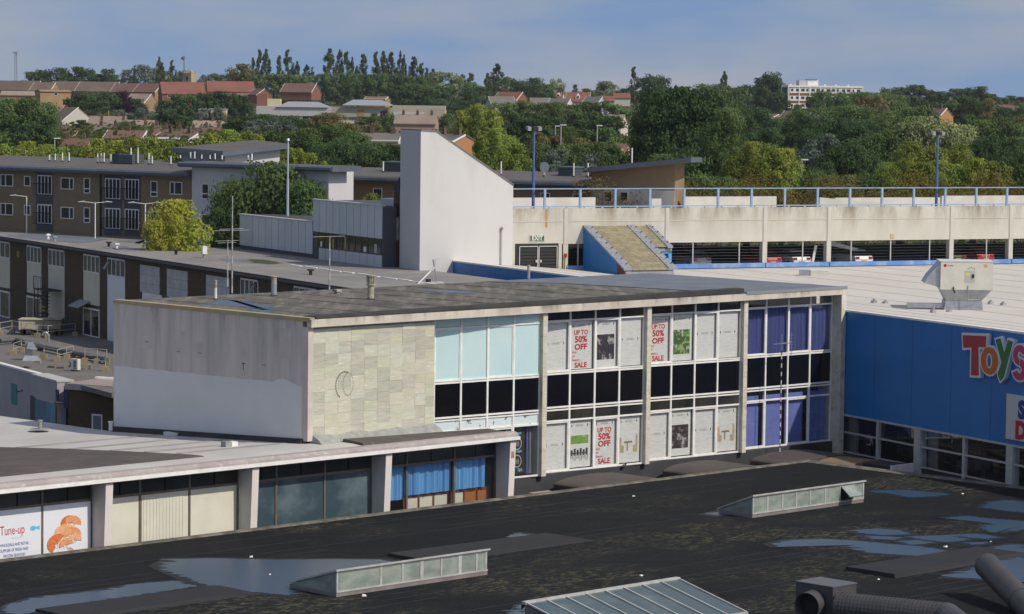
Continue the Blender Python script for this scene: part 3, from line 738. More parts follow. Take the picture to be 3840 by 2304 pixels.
# small things on the white roof
t = thing("roof_vent", "small grey box vent on the white roof below the painted wall", "vent", MF.P(-3.3, 2.4, 7.5), MF.rz)
MB().box(-.3, .1, -.2, .2, 0, .28).build("body", M_LEAD, t); MB().box(.1, .5, -.22, .22, 0, .25).build("hood", M_WHITE, t)
t = thing("rainwater_hopper", "grey outlet box hanging at the foot of the painted end wall", "drain", MF.P(-.25, 11.0, 6.7), MF.rz)
MB().prism([(-.5, .55), (.5, .55), (.35, 0), (-.4, 0)], -.2, .2, 'x').build("hopper", M_COAT, t)
MB().tube((-.25, 0, -.1), (-.25, 0, .2), .12, n=10).build("spout", M_COAT, t)
o = MB().hexa([(-.28, .2, 7.5), (-.006, .2, 7.5), (-.006, 16.5, 6.7), (-.28, 16.5, 6.7), (-.1, .2, 7.86), (-.006, .2, 7.86), (-.006, 16.5, 7.08), (-.1, 16.5, 7.08)]).build("felt_upstand", M_KERB, None, MF.P(0, 0), (0, 0, MF.rz)); props(o, "black felt upstand along the foot of the end wall", "upstand")  # black strip modelled to stand for the shadow along the wall foot
for (px, py, lab) in ((415, 1605, "small white vent stub at the far corner of the white roof"), (150, 1600, "small vent stub in a dark stain on the white roof")):
    t = thing("vent_stub", lab, "vent", on_z(px, py + 10, 6.9), 0)
    MB().tube((0, 0, 0), (0, 0, .45), .11, n=10).build("stub", M_WHITE if px > 300 else M_LEAD, t); MB().tube((0, 0, .45), (0, 0, .52), .15, n=10).build("cap", M_WHITE if px > 300 else M_LEAD, t)
    if px < 300: MB().tube((0, 0, .0), (0, 0, .01), .6, n=14).build("stain", M_KERBP, t)

# ------------------------------------------------------------------ market hall: the dark wet roof in front
M_DARK = mat("dark_mineral_roof", (.0135, .015, .017), .9, (.019, .0195, .019), .18, (1, 1, 1), .35, .7, (.010, .0115, .0135), .9, (.12, 2.2, 1), .5, .7, bump=.35, bump_scale=14, spec=.08)
def lichen_roof():
    M = M_DARK; t = M.node_tree; b = t.nodes["Principled BSDF"]
    prev = b.inputs["Base Color"].links[0].from_socket
    geo = nd(t, "ShaderNodeNewGeometry")
    mpa = nd(t, "ShaderNodeMapping"); mpa.inputs["Rotation"].default_value = (0, 0, -MF.rz)
    t.links.new(geo.outputs["Position"], mpa.inputs["Vector"])
    def noise(sc, st, det=6):
        mp = nd(t, "ShaderNodeMapping"); mp.inputs["Scale"].default_value = tuple(sc * q for q in st)
        t.links.new(mpa.outputs[0], mp.inputs["Vector"])
        no = nd(t, "ShaderNodeTexNoise"); no.inputs["Scale"].default_value = 1; no.inputs["Detail"].default_value = det; no.inputs["Roughness"].default_value = .65
        t.links.new(mp.outputs[0], no.inputs["Vector"]); return no.outputs["Fac"]
    def rng(s, a, c):
        m_ = nd(t, "ShaderNodeMapRange"); m_.inputs[1].default_value, m_.inputs[2].default_value = a, c; t.links.new(s, m_.inputs[0]); return m_.outputs[0]
    big, fine = rng(noise(.085, (1, 1.6, 1), 3), .50, .66), rng(noise(3.2, (.7, 1.6, 1), 3), .50, .62)
    speck = rng(noise(5.5, (1, 1, 1), 2), .66, .70)
    mu = nd(t, "ShaderNodeMath", operation='MULTIPLY'); t.links.new(big, mu.inputs[0]); t.links.new(fine, mu.inputs[1])
    mu3 = nd(t, "ShaderNodeMath", operation='MULTIPLY'); t.links.new(mu.outputs[0], mu3.inputs[0]); mu3.inputs[1].default_value = .5
    mx = nd(t, "ShaderNodeMix", data_type='RGBA'); t.links.new(mu3.outputs[0], mx.inputs[0]); t.links.new(prev, mx.inputs[6]); mx.inputs[7].default_value = (.16, .145, .085, 1)
    mu2 = nd(t, "ShaderNodeMath", operation='MULTIPLY'); t.links.new(speck, mu2.inputs[0]); mu2.inputs[1].default_value = .3
    mx2 = nd(t, "ShaderNodeMix", data_type='RGBA'); t.links.new(mu2.outputs[0], mx2.inputs[0]); t.links.new(mx.outputs[2], mx2.inputs[6]); mx2.inputs[7].default_value = (.20, .18, .14, 1)
    t.links.new(mx2.outputs[2], b.inputs["Base Color"])
lichen_roof()
DZ = 4.2
hall = fthing("market_hall", "low market hall under a dark wet flat roof with puddles and lichen", "building", MF)
box("wall", M_DARKWALL, hall, -60, 36.2, -75, -4.3, 0, DZ - .3)
hroof = MB().box(-60, 36.5, -75.2, -4.05, DZ - .3, DZ).build("roof", M_DARK, hall)
edge = mat("gritty_roof_edge", (.17, .16, .13), .95, (.08, .075, .06), 1.2, (1, 1, 1), .4, .6)
MB().prism([(-4.35, DZ), (-4.02, DZ), (-4.02, DZ + .09), (-4.25, DZ + .07)], -60, 36.5, 'x').build("edge_trim", edge, hroof, (0, 0, 0))
MB().prism([(35.9, DZ), (36.55, DZ), (36.52, DZ + .08), (36.1, DZ + .07)], -75.2, -4.35, 'y').build("edge_trim", edge, hroof)
M_SLAB = mat("wet_roof_plinth", (.03, .03, .033), .7, (.037, .036, .037), .5, spec=.15)
for (a, c, v0, v1, h) in ((-7.5, 3.6, -17.6, -14.6, .16), (5.8, 16.4, -34.4, -31.5, .2), (-28.6, -18.6, -18.7, -15.9, .12)):
    MB().hexa([(a, v0, DZ), (c, v0, DZ), (c, v1, DZ), (a, v1, DZ), (a + .02, v0 + .05, DZ + h), (c - .5, v0 + .3, DZ + h * .8), (c - .6, v1 - .2, DZ + h * .8), (a + .02, v1 - .05, DZ + h)]).build("raised_plinth", M_SLAB, hroof)
PUD = [[(590, 2125), (640, 2098), (800, 2095), (1040, 2100), (1250, 2098), (1430, 2100), (1500, 2112), (1330, 2135), (1130, 2195), (1090, 2235), (1000, 2225), (880, 2215), (780, 2195), (700, 2170), (650, 2150)],
       [(0, 2290), (60, 2262), (150, 2240), (330, 2222), (520, 2190), (650, 2180), (740, 2200), (600, 2220), (330, 2262), (150, 2294), (60, 2310)],
       [(1505, 2085), (1580, 2065), (1690, 2050), (1850, 2035), (1890, 2020), (1930, 2000), (2035, 2012), (1990, 2028), (1800, 2050), (1560, 2090)],
       [(2640, 1928), (2720, 1912), (2790, 1905), (2770, 1920), (2700, 1935)],
       [(3250, 1842), (3390, 1838), (3560, 1852), (3520, 1862), (3420, 1866), (3350, 1856)],
       [(3700, 1885), (3760, 1876), (3860, 1882), (3860, 1925), (3760, 1915), (3690, 1905)],
       [(3540, 1945), (3620, 1936), (3760, 1950), (3860, 1956), (3860, 1985), (3740, 2000), (3680, 1985), (3720, 1965), (3640, 1955)],
       [(3195, 1990), (3290, 1983), (3390, 1990), (3420, 2005), (3310, 2008), (3240, 2002)],
       [(2890, 2040), (2970, 2026), (3090, 2022), (3220, 2030), (3340, 2042), (3470, 2052), (3560, 2068), (3480, 2088), (3340, 2080), (3240, 2072), (3180, 2045), (3010, 2050), (2920, 2052)],
       [(3245, 2010), (3380, 2016), (3360, 2026), (3260, 2022)], [(3400, 2012), (3560, 2008), (3640, 2024), (3560, 2035), (3470, 2026)], [(3540, 2008), (3660, 2002), (3760, 2016), (3690, 2022)], [(3370, 2030), (3440, 2026), (3510, 2036), (3420, 2044)],
       [(3540, 2165), (3620, 2140), (3700, 2118), (3800, 2095), (3860, 2085), (3860, 2185), (3780, 2180), (3690, 2172)],
       [(3690, 2062), (3780, 2042), (3860, 2045), (3860, 2092), (3800, 2085)], [(3620, 2036), (3700, 2034), (3690, 2042), (3640, 2044)],
       [(1915, 2310), (1935, 2275), (1985, 2262), (1985, 2300), (1960, 2320)]]
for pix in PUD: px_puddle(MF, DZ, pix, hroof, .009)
# laps between the felt strips
M_LAP = mat("felt_lap_edge", (.024, .025, .027), .9, (.015, .016, .018), .8)
for i in range(44):
    v = -6.2 - i * 1.02 + random.uniform(-.12, .12); a = random.uniform(-34, 5); L_ = random.uniform(9, 26)
    box("felt_lap", M_LAP, hroof, a, min(35.5, a + L_), v, v + .07, DZ + .0008, DZ + .0045)
# litter: scraps lying on the roof
for i, (px, py) in enumerate(((1788, 2055), (1632, 2077), (1012, 2155), (1366, 2236), (3597, 2072), (3545, 2052), (3294, 2174), (942, 2090), (3715, 2032), (2376, 1862), (3610, 1853), (2405, 2160))):
    o = MB().hexa([(-.09, -.06, 0), (.08, -.07, 0), (.1, .06, 0), (-.07, .07, 0), (-.06, -.04, .05), (.07, -.05, .07), (.06, .04, .04), (-.05, .05, .06)]).build("paper_scrap", M_WHITE, None, on_z(px, py, DZ + .005), (0, 0, random.uniform(0, 6)))
    o.scale = [random.uniform(.55, 1.2)] * 3
    props(o, "white scrap of litter on the dark market hall roof", "litter", "litter on the dark roof")
# rooflights
M_ALU = mat("aluminium_glazing_bar", (.55, .55, .53), .5, (.42, .41, .38), 2.0, metal=.2)
M_FROST = mat("frosted_wired_glass", (.30, .34, .30), .25, (.20, .235, .21), 1.1, (1, 1, 2), .4, .65, spec=.5)
M_SHED = mat("mortar_kerb", (.24, .21, .20), .9, (.17, .15, .145), 1.5)
M_LANT = mat("sky_lit_glazing", (.045, .075, .08), .06, (.12, .15, .145), .7, (1, 1, 1), .5, .75, spec=.6, ior=1.8)
def rooflight(u0, u1, v0, depth, h, cells, label, openings=()):
    t = fthing("rooflight", label, "skylight", MF, u0, v0, DZ, "sloping rooflights on the dark roof")
    L = u1 - u0; k = .18
    MB().box(0, L, 0, depth, 0, k).build("kerb", M_SHED, t)
    fb = MB()
    for x in cells: fb.box(max(0, x - .05), min(L, x + .05), -.02, .06, k, k + h)
    fb.box(0, L, -.025, .07, k, k + .07).box(0, L, -.025, .07, k + h - .08, k + h)
    fb.build("front_frame", M_ALU, t)
    for i in range(len(cells) - 1):
        a, c = cells[i], cells[i + 1]
        if i in openings:
            sh = MB().box(a + .06, c - .06, -.02, .0, -(h - .16), 0).box(a + .04, a + .1, -.03, .02, -(h - .14), 0).box(c - .1, c - .04, -.03, .02, -(h - .14), 0).box(a, c, -.03, .02, -(h - .12), -(h - .2))
            sh.build("open_sash", [M_FROST], t, (0, -.02, k + h - .1), (math.radians(-52), 0, 0), "sash propped open")
            box("dark_gap", M_INK, t, a + .05, c - .05, .04, .05, k + .07, k + h - .08)
        else: box("pane", M_FROST, t, a + .05, c - .05, .005, .02, k + .07, k + h - .08)
    for x in (0, L - .03):
        MB().prism([(.06, k), (depth, k), (.06, k + h - .04)], x, x + .03, 'x').build("cheek_pane", M_FROST, t)
    rf = MB(); rf.hexa([(-.08, -.10, k + h), (L + .08, -.10, k + h), (L + .08, depth + .08, k + .02), (-.08, depth + .08, k + .02), (-.08, -.10, k + h + .09), (L + .08, -.10, k + h + .09), (L + .08, depth + .08, k + .09), (-.08, depth + .08, k + .09)])
    rf.build("sloping_roof", M_ALU, t)
    b = MB()
    for i in range(1, 12): b.box(L * i / 12 - .03, L * i / 12 + .03, 0, .1, 0, .05)
    return t
c1 = [.03, 2.6, 3.9, 5.0, 5.1, 6.25, 7.35, 7.45, 8.45, 9.05]
rooflight(-16.75, -7.6, -21.5, 3.1, .95, c1, "long sloping rooflight beside the big puddle")
rooflight(15.5, 24.75, -17.55, 2.3, .95, [.03, 1.2, 2.4, 3.55, 4.7, 5.95, 7.2, 8.4, 9.2], "long sloping rooflight with one sash propped open", (6,))
# lantern whose glazed slope faces the camera
t = fthing("roof_lantern", "glazed rooflight at the bottom edge with eight sky-lit panes", "skylight", MF, -16.2, -32.5, DZ)
L, dp, zt, zb = 9.25, 3.9, 1.12, .2
MB().prism([(0, 0), (0, zt - .05), (-dp, zb - .03), (-dp, 0)], 0, L, 'x').build("body", M_SHED, t)
MB().box(-.08, L + .08, -.12, .12, zt - .05, zt + .08).build("ridge_cap", M_ALU, t)
fb = MB()
for i in range(9):
    x = L * i / 8
    fb.hexa([(x - .035, -dp - .05, zb - .02), (x + .035, -dp - .05, zb - .02), (x + .035, -.05, zt), (x - .035, -.05, zt), (x - .035, -dp - .05, zb + .05), (x + .035, -dp - .05, zb + .05), (x + .035, -.05, zt + .07), (x - .035, -.05, zt + .07)])
fb.box(-.05, L + .05, -dp - .1, -dp + .02, zb - .1, zb + .03)
fb.build("glazing_bars", M_ALU, t)
for i in range(8):
    a, c = L * i / 8 + .035, L * (i + 1) / 8 - .035
    MB().hexa([(a, -dp, zb), (c, -dp, zb), (c, -.05, zt), (a, -.05, zt), (a, -dp, zb + .02), (c, -dp, zb + .02), (c, -.05, zt + .02), (a, -.05, zt + .02)]).build("pane", M_LANT, t)
# black ducts at the bottom right
M_DUCT = mat("dark_grey_duct", (.055, .053, .055), .5, (.07, .067, .066), 1.5, spec=.45)
t = fthing("duct_fan_box", "dark grey fan box with round inlet at the bottom edge", "duct", MF, -6.75, -40.9, DZ)
MB().box(0, 1.55, 0, 1.95, .35, 1.8).build("box", M_DUCT, t); MB().box(-.03, 1.58, -.03, 1.98, 1.8, 1.84).build("lid", mat("duct_lid", (.11, .11, .12), .45), t)
for x in (.1, 1.35):
    for y in (.1, 1.75): box("leg", M_DUCT, t, x, x + .1, y, y + .1, 0, .35)
def ring_duct(p, d, r, l, n=28):
    p, d = Vector(p), Vector(d).normalized(); b = MB()
    b.tube(p, p + d * l, r, n=n, caps=False).tube(p, p + d * l, r * .96, n=n, caps=False)
    a = d.orthogonal().normalized(); c = d.cross(a)
    for q in (p, p + d * l):
        for i in range(n):
            t0, t1 = 2 * math.pi * i / n, 2 * math.pi * (i + 1) / n
            f = lambda r_, t_: q + (a * math.cos(t_) + c * math.sin(t_)) * r_
            b.poly([f(r, t0), f(r * .96, t0), f(r * .96, t1), f(r, t1)])
    return b
ring_duct((0, .95, 1.05), (-1, -.25, -.05), .56, .75).build("inlet", M_DUCT, t)
inn = MB().tube((-.2, .9, 1.04), (-.12, .92, 1.045), .53, n=24).build("inlet_mesh", M_INK, t)
t = fthing("flexible_duct", "thick ribbed grey duct running along the bottom edge", "duct", MF, -5.2, -40.1, DZ)
p = [(-1.3, -.9, 1.0), (-.7, -3.1, 1.0), (0, -5.4, 1.0)]
fl = MB(); N = 56
for i in range(N):
    a = Vector(p[0]).lerp(Vector(p[2]), i / N); c = Vector(p[0]).lerp(Vector(p[2]), (i + 1) / N)
    fl.tube(a, c, .60 + .018 * (i % 2), n=24, caps=False)
fl.build("ribbed_run", M_DUCT, t)
MB().tube(p[2], (-1.2, -7.2, .8), .63, n=24).build("elbow", M_DUCT, t)
for i in (.12, .55): q = Vector(p[0]).lerp(Vector(p[2]), i); MB().tube(q + Vector((-.45, -.3, -.9)), q + Vector((-.45, -.3, .1)), .03, n=6).build("leg", M_DUCT, t)
pa = at(3700, 2120, 128.0); pb = at(3905, 2330, 121.5)
t = thing("round_duct", "straight round grey duct slanting up at the bottom right corner", "duct", (pb.x, pb.y, DZ), 0)
o_ = Vector((pb.x, pb.y, DZ)); d_ = (pa - pb).normalized()
ring_duct(pa - o_, -d_, .56, (pa - pb).length + 1.5).build("pipe", M_DUCT, t)
mid = pb.lerp(pa, .35)
ring_duct(mid - o_, d_, .585, .1).build("joint_band", M_DUCT, t)
MB().tube(pa - o_ - d_ * .4, pa - o_ - d_ * .38, .54, n=24).build("end_mesh", M_INK, t)
for s in (.55, .15):
    q = pb.lerp(pa, s) - o_; MB().tube((q.x, q.y, 0), (q.x, q.y, q.z - .5), .05, n=6).build("prop", M_DUCT, t)
# brown vaulted canopies between hall and retail block
M_VAULT = mat("brown_vault_felt", (.09, .076, .069), .7, (.07, .06, .055), .8, spec=.3)
M_VAULT2 = mat("tan_vault_felt", (.24, .16, .09), .8, (.19, .125, .075), .8)
for i, (u, r, m_, lab) in enumerate(((21.3, 3.0, M_VAULT, "low brown vaulted canopy under the first poster bay"), (30.3, 2.8, M_VAULT, "low brown vaulted canopy under the second poster bay"), (38.6, 3.2, M_VAULT, "glossy brown vaulted canopy under the blue-curtained bay"), (38.6, 1.9, M_VAULT2, "tan vaulted canopy nearest the toy store corner"))):
    t = fthing("vaulted_canopy", lab, "canopy", MF, u, -3.95 if i != 3 else -6.9, 0, "vaulted canopies along the retail block")
    prof = [(r * math.cos(math.pi * j / 24), 3.92 + .40 * math.sin(math.pi * j / 24)) for j in range(25)]
    MB().prism(list(reversed(prof + [(-r, 3.6), (r, 3.6)])), 0, 3.6 if i != 3 else 2.6, 'y').build("vault", m_, t)
    MB().prism([(-r, 3.6), (r, 3.6), (r, 3.2), (-r, 3.2)], .2, 3.2, 'y').build("beam", M_DARKWALL, t)
t = fthing("entrance_canopy", "flat dark canopy with a bright white end by the toy store window", "canopy", MF, 39.0, -5.8, 0)
MB().box(-.9, 1.1, -3.2, 3.6, 4.02, 4.22).build("deck", M_KERB, t); MB().box(-.95, 1.15, -3.35, -3.2, 3.72, 4.27).build("end_fascia", M_WHITE, t)
box("post", M_FRAME, t, -.8, -.6, -2.9, -2.7, 0, 4.02); box("post", M_FRAME, t, .8, 1.0, -2.9, -2.7, 0, 4.02)
o = MB().box(0, 1.5, -.25, .25, 3.9, 4.22).build("low_kerb", mat("pale_gritty_kerb", (.40, .35, .28), .9, (.28, .24, .2), 2), None, MF.P(13.3, -3.55), (0, 0, MF.rz)); props(o, "short pale gritty kerb next to the last fin", "kerb")
for (px, py, lab) in ((2340, 1752, "dark pigeon perched on the sill of the first poster bay"), (2345, 1797, "pale pigeon on the felt below the first poster bay")):
    p = MF.front(px, py, .0 if py < 1780 else -1.0)
    t = thing("pigeon", lab, "bird", MF.P(p[0], p[1], p[2] - .08), MF.rz, "pigeons by the poster bay")
    bd = MB(); m_ = mat("pigeon_dark" if py < 1780 else "pigeon_pale", (.05, .05, .06) if py < 1780 else (.55, .55, .55), .7)
    rings = [(-.2, .02, .10), (-.12, .05, .12), (-.02, .075, .14), (.08, .06, .17), (.12, .035, .22), (.15, .04, .26), (.19, .02, .26), (.22, .005, .25)]
    for j in range(len(rings) - 1):
        a, c = rings[j], rings[j + 1]; bd.tube((a[0], 0, a[2]), (c[0], 0, c[2]), a[1] * 1.4, c[1] * 1.4, n=8)
    bd.tube((0, .02, 0), (0, .02, .1), .008, n=4).tube((0, -.02, 0), (0, -.02, .1), .008, n=4)
    bd.build("body", m_, t)
# ------------------------------------------------------------------ toy store
M_BLUE = mat("blue_cladding", (.010, .165, .47), .45, (.010, .14, .41), .25, (1, 1, .6), .35, .7, (.03, .19, .42), 1.1, (1, 1, .12), .62, .8, spec=.4)
M_SROOF = mat("pale_membrane_roof", (.60, .56, .50), .75, (.54, .50, .45), .12, (1, 1, 1), .35, .7, (.48, .44, .39), .55, (1, .25, 1), .62, .8)
M_GFRAME = mat("grey_white_frame", (.50, .50, .49), .5, (.42, .42, .41), 2)
M_STOREIN = mat("store_interior", (.05, .052, .055), .9)
store = fthing("toy_store", "big blue-clad toy store with a pale flat roof and glazed ground floor", "building", TF)
U0, U1 = -75.0, 26.0
box("blue_wall", M_BLUE, store, U0, U1, 0, .35, 6.2, 12.66)
for i in range(26):                                       # cladding joints
    u = U0 + 4 * i
    box("panel_joint", mat("joint_blue", (.012, .07, .22), .6) if i == 0 else bpy.data.materials["joint_blue"], store, u, u + .03, -.004, 0, 6.25, 12.6)
box("parapet_trim", M_WHITE, store, U0, U1, -.05, .4, 12.66, 12.78)
box("lower_trim", M_GFRAME, store, U0, U1, -.04, .3, 6.08, 6.2)
def sroof_z(u, v): return 12.66 - 1.12 * min(1.0, max(0, v - .35) / 13.5)
def u_edge(v):                                            # where the car park stands against the roof
    a, c = TF.uv(CF.P(-26, -.25)), TF.uv(CF.P(80, -.25)); return a[0] + (c[0] - a[0]) * (v - a[1]) / (c[1] - a[1])
b = MB(); vs = [.35, 3, 6, 9, 11.5, 13.85, 20, 30, 45, 70]
for v0, v1 in zip(vs, vs[1:]):
    b.poly([(u_edge(v0), v0, sroof_z(0, v0)), (U1 + 30, v0, sroof_z(0, v0)), (U1 + 30, v1, sroof_z(0, v1)), (u_edge(v1), v1, sroof_z(0, v1))])
sroof = b.build("roof", M_SROOF, store)
for i in range(12):
    v = 4.2 + i * 4.6; z = sroof_z(0, v)
    MB().hexa([(u_edge(v) + .3, v, z + .002), (U1, v, z + .002), (U1, v + .14, sroof_z(0, v + .14) + .002), (u_edge(v) + .3, v + .14, sroof_z(0, v + .14) + .002), (u_edge(v) + .3, v, z + .016), (U1, v, z + .016), (U1, v + .14, sroof_z(0, v + .14) + .016), (u_edge(v) + .3, v + .14, sroof_z(0, v + .14) + .016)]).build("membrane_seam", mat("membrane_seam_%d" % i, (.54, .505, .455), .8), sroof)
# glazed ground floor
box("interior_back", M_STOREIN, store, U0, U1, 7.0, 7.2, 0, 6.2)
box("interior_floor", M_STOREIN, store, U0, U1, .4, 7.0, 3.2, 3.35)
for u in (-1.4, 8, -10.6, -20.6):
    box("pillar", M_GFRAME, store, u, u + .62, -.02, .5, 0, 6.08)
for u in (-14.75, -5.75, 3.3):
    fb = MB()
    box("mullion", M_GFRAME, store, u, u + .22, .05, .3, 0, 6.08)
segs = [(-20, -14.75), (-14.53, -10.6), (-9.98, -5.75), (-5.53, -1.4), (-.78, 3.3), (3.52, 8.0)]
for a, c in segs:
    box("transom", M_GFRAME, store, a, c, .1, .26, 4.98, 5.08)
    box("sill_rail", M_GFRAME, store, a, c, .1, .26, 3.75, 3.83)
    box("upper_pane", M_GLASS, store, a, c, .17, .18, 5.08, 6.08); box("lower_pane", M_GLASS, store, a, c, .17, .18, 3.83, 4.98)
    box("base_panel", M_STOREIN, store, a, c, .17, .2, 0, 3.75)
box("inner_screen", mat("grey_green_screen", (.17, .19, .185), .8), store, -10.0, -9.0, .6, .7, 3.35, 6.0)
box("inner_screen", bpy.data.materials["grey_green_screen"], store, -19.5, -17.6, .6, .7, 3.35, 6.0)
for i in range(14):
    u = -18 + i * 1.9; h = random.uniform(.6, 2.2)
    o = fthing("shop_shelf", "dim shelf unit behind the toy store window", "shelf", TF, u, 3.2 + random.random() * 2, 3.35, "dim shelves inside the toy store")
    for z in (0.05, h * .5, h): box("board", mat("shelf_grey", (.12, .11, .1), .8) if "shelf_grey" not in bpy.data.materials else bpy.data.materials["shelf_grey"], o, 0, 1.3, 0, .4, z, z + .05)
    for x in (0, 1.26): box("upright", bpy.data.materials["shelf_grey"], o, x, x + .04, 0, .4, 0, h + .05)
# raised letters
sign = fthing("store_sign", "raised multicoloured toy store letters with white edges on the blue wall", "sign", TF, 0, -.02, 0)
M_W2 = mat("sign_white_edge", (.72, .72, .72), .5)
def glyph(polys, holes, mcol, name, u, z, s, sx=1.0, roll=0.0):
    """letter face and a larger white back plate from 2-D outlines"""
    base = link(name, MB().mesh(name, M_W2), sign, (u, 0, z), (0, roll, 0))
    cx = sum(p[0] for q in polys for p in q) / sum(len(q) for q in polys); cy = sum(p[1] for q in polys for p in q) / sum(len(q) for q in polys)
    bk, fc = MB(), MB()
    def outset(q, d):
        n = len(q); out = []
        ar = sum(q[i - 1][0] * q[i][1] - q[i][0] * q[i - 1][1] for i in range(n)); sg = 1 if ar > 0 else -1
        for i in range(n):
            a, p, c = Vector(q[i - 1]), Vector(q[i]), Vector(q[(i + 1) % n])
            e1, e2 = (p - a).normalized(), (c - p).normalized()
            nn = Vector((e1.y + e2.y, -(e1.x + e2.x))) * sg
            l = nn.length or 1; k = min(2.2, 2 / max(.3, l * l) * l * .5 * 1.0)
            out.append((p.x + nn.x / l * d * min(1.6, 2 / l), p.y + nn.y / l * d * min(1.6, 2 / l)))
        return out
    for k, q in enumerate(polys):
        q2 = outset(q, .06)
        sc = lambda w: [(x * s * sx, y * s) for x, y in w]
        y0 = -.003 * k
        bk.prism(list(reversed(sc(q2))) , -.26 - .003 * k, 0, 'y'); fc.prism(list(reversed(sc(q))), -.285 - .003 * k, -.2, 'y')
    for q in holes:
        fc2 = MB().prism(list(reversed([(x * s * sx, y * s) for x, y in q])), -.295, -.2, 'y').build("counter", M_W2, base)
        MB().prism(list(reversed([(x * s * sx * .98, y * s) for x, y in outset(q, -.05)])), -.30, -.2, 'y').build("counter_opening", M_BLUE, base)
    base.data = bk.mesh(name, M_W2)
    fc.build("letter_face", mcol, base)
    return base
M_SR, M_SO, M_SG, M_SM = mat("sign_red", (.42, .03, .035), .4), mat("sign_orange", (.60, .13, .01), .4), mat("sign_green", (.01, .17, .035), .4), mat("sign_magenta", (.50, .03, .11), .4)
Tq = [(-.5, 1.0), (.5, 1.0), (.47, .72), (.16, .72), (.17, .0), (-.16, .0), (-.13, .70), (-.48, .68)]
el = lambda cx, cy, rx, ry, n=26: [(cx + rx * math.cos(2 * math.pi * i / n), cy + ry * math.sin(2 * math.pi * i / n)) for i in range(n)]
glyph([Tq], [], M_SR, "letter", -4.22, 9.92, 2.33, .98, math.radians(-3))
glyph([el(0, .5, .43, .5)], [el(0, .5, .14, .27)], M_SO, "letter", -2.78, 10.08, 1.62, 1.2, math.radians(-3))
glyph([[(-.46, 1.0), (-.2, 1.05), (.02, .62), (.22, 1.02), (.48, .98), (.0, -.12), (-.2, -.25), (-.34, -.05), (-.12, .32)]], [], M_SG, "letter", -1.42, 10.3, 1.9, .92, math.radians(-2))
def arc(cx, cy, r0, r1, a0, a1, n=14):
    o = [(cx + r1 * math.cos(math.radians(a0 + (a1 - a0) * i / n)), cy + r1 * math.sin(math.radians(a0 + (a1 - a0) * i / n))) for i in range(n + 1)]
    return o + [(cx + r0 * math.cos(math.radians(a1 - (a1 - a0) * i / n)), cy + r0 * math.sin(math.radians(a1 - (a1 - a0) * i / n))) for i in range(n + 1)]
glyph([arc(0, .72, .12, .34, 20, 265), arc(0, .25, .12, .36, -160, 85)], [], M_SM, "letter", .05, 10.2, 1.75, 1.1, 0)
panel = fthing("price_board", "white board with blue and red lettering under the store sign", "sign", TF, 0, -.02, 0)
MB().box(-1.36, 5.0, -.08, 0, 6.5, 9.12).build("board", mat("board_grey_white", (.58, .57, .56), .6), panel)
M_NAVY = mat("sign_navy", (.015, .03, .22), .5)
letters("S", M_NAVY, panel, .1, -.085, 7.85, 1.0, 1.0, .06, .01); letters("D", M_RED, panel, .05, -.085, 6.65, 1.0, 1.0, .06, .01)
# roof plant
M_PLANT = mat("cream_plant_casing", (.66, .64, .55), .5, (.58, .565, .49), 1.5)
def troof(px, py):
    p = TF.flat(px, py, 12.4); z = sroof_z(p[0], p[1]); p = TF.flat(px, py, z); return p[0], p[1], sroof_z(p[0], p[1])
u, v, z = troof(3545, 1150)
ac = fthing("rooftop_plant", "large cream air handling unit with sloped hood on the store roof", "air conditioner", TF, u, v, z, extra=math.radians(60))
# local x along the sunlit face, y behind
MB().hexa([(-.1, -.05, 0), (2.6, -.05, 0), (2.6, 2.3, 0), (-.1, 2.3, 0), (0, 0, .62), (2.5, 0, .62), (2.5, 2.2, .62), (0, 2.2, .62)]).build("curb", M_GALV, ac)
MB().hexa([(.05, .05, .62), (2.45, .05, .62), (2.45, 2.1, .62), (.05, 2.1, .62), (-.35, -.25, 1.42), (3.15, -.25, 1.42), (3.15, 2.4, 1.42), (-.35, 2.4, 1.42)]).build("duct_cone", M_GALV, ac)
MB().box(-.4, 3.2, -.28, 2.45, 1.42, 3.35).build("casing", M_PLANT, ac)
MB().box(-.43, 3.23, -.31, 2.48, 3.35, 3.39).build("lid", mat("plant_lid", (.6, .6, .58), .5), ac)
MB().prism([(-.4, 3.3), (-.4, 1.55), (-1.5, 1.85), (-1.25, 2.3)], -.1, 2.3, 'y').build("intake_hood", M_GALV, ac, label="sloped grey intake hood")
box("access_panel", mat("plant_panel_grey", (.45, .45, .4), .5), ac, 1.25, 1.95, -.288, -.28, 1.9, 2.75)
box("isolator", M_INK, ac, 1.75, 1.9, -.33, -.28, 2.25, 2.5); box("warning_label", mat("yellow_label", (.7, .6, .08), .5), ac, 1.35, 1.6, -.29, -.28, 2.4, 2.6)
box("warning_label", mat("orange_label", (.6, .36, .05), .5), ac, 2.55, 2.8, -.29, -.28, 3.0, 3.2)
for i in range(5): box("vent_dot", M_INK, ac, 1.45 + .11 * i, 1.5 + .11 * i, -.29, -.28, 2.9 + .06 * (1 - abs(i - 2)), 2.96 + .06 * (1 - abs(i - 2)))
MB().disc((-.1, -.285, 3.08), .11, .11, m=0).build("logo_disc", M_RED, ac); letters("TRANE", M_RED, ac, .26, -.285, 3.03, .1, .9, .01)
MB().tube((.5, -.4, 1.35), (.5, -.3, 1.6), .05, n=8).tube((.5, -.4, 1.35), (.62, -.42, 1.2), .05, n=8).build("hose", M_INK, ac)
MB().tube((1.5, -.35, .5), (1.5, -.3, 1.7), .03, n=6).tube((1.5, -.35, .75), (2.3, -.2, .75), .03, n=6).build("pipe", M_GALV, ac)
MB().box(-2.6, -.1, .2, .75, .1, .42).build("side_duct", M_GALV, ac)
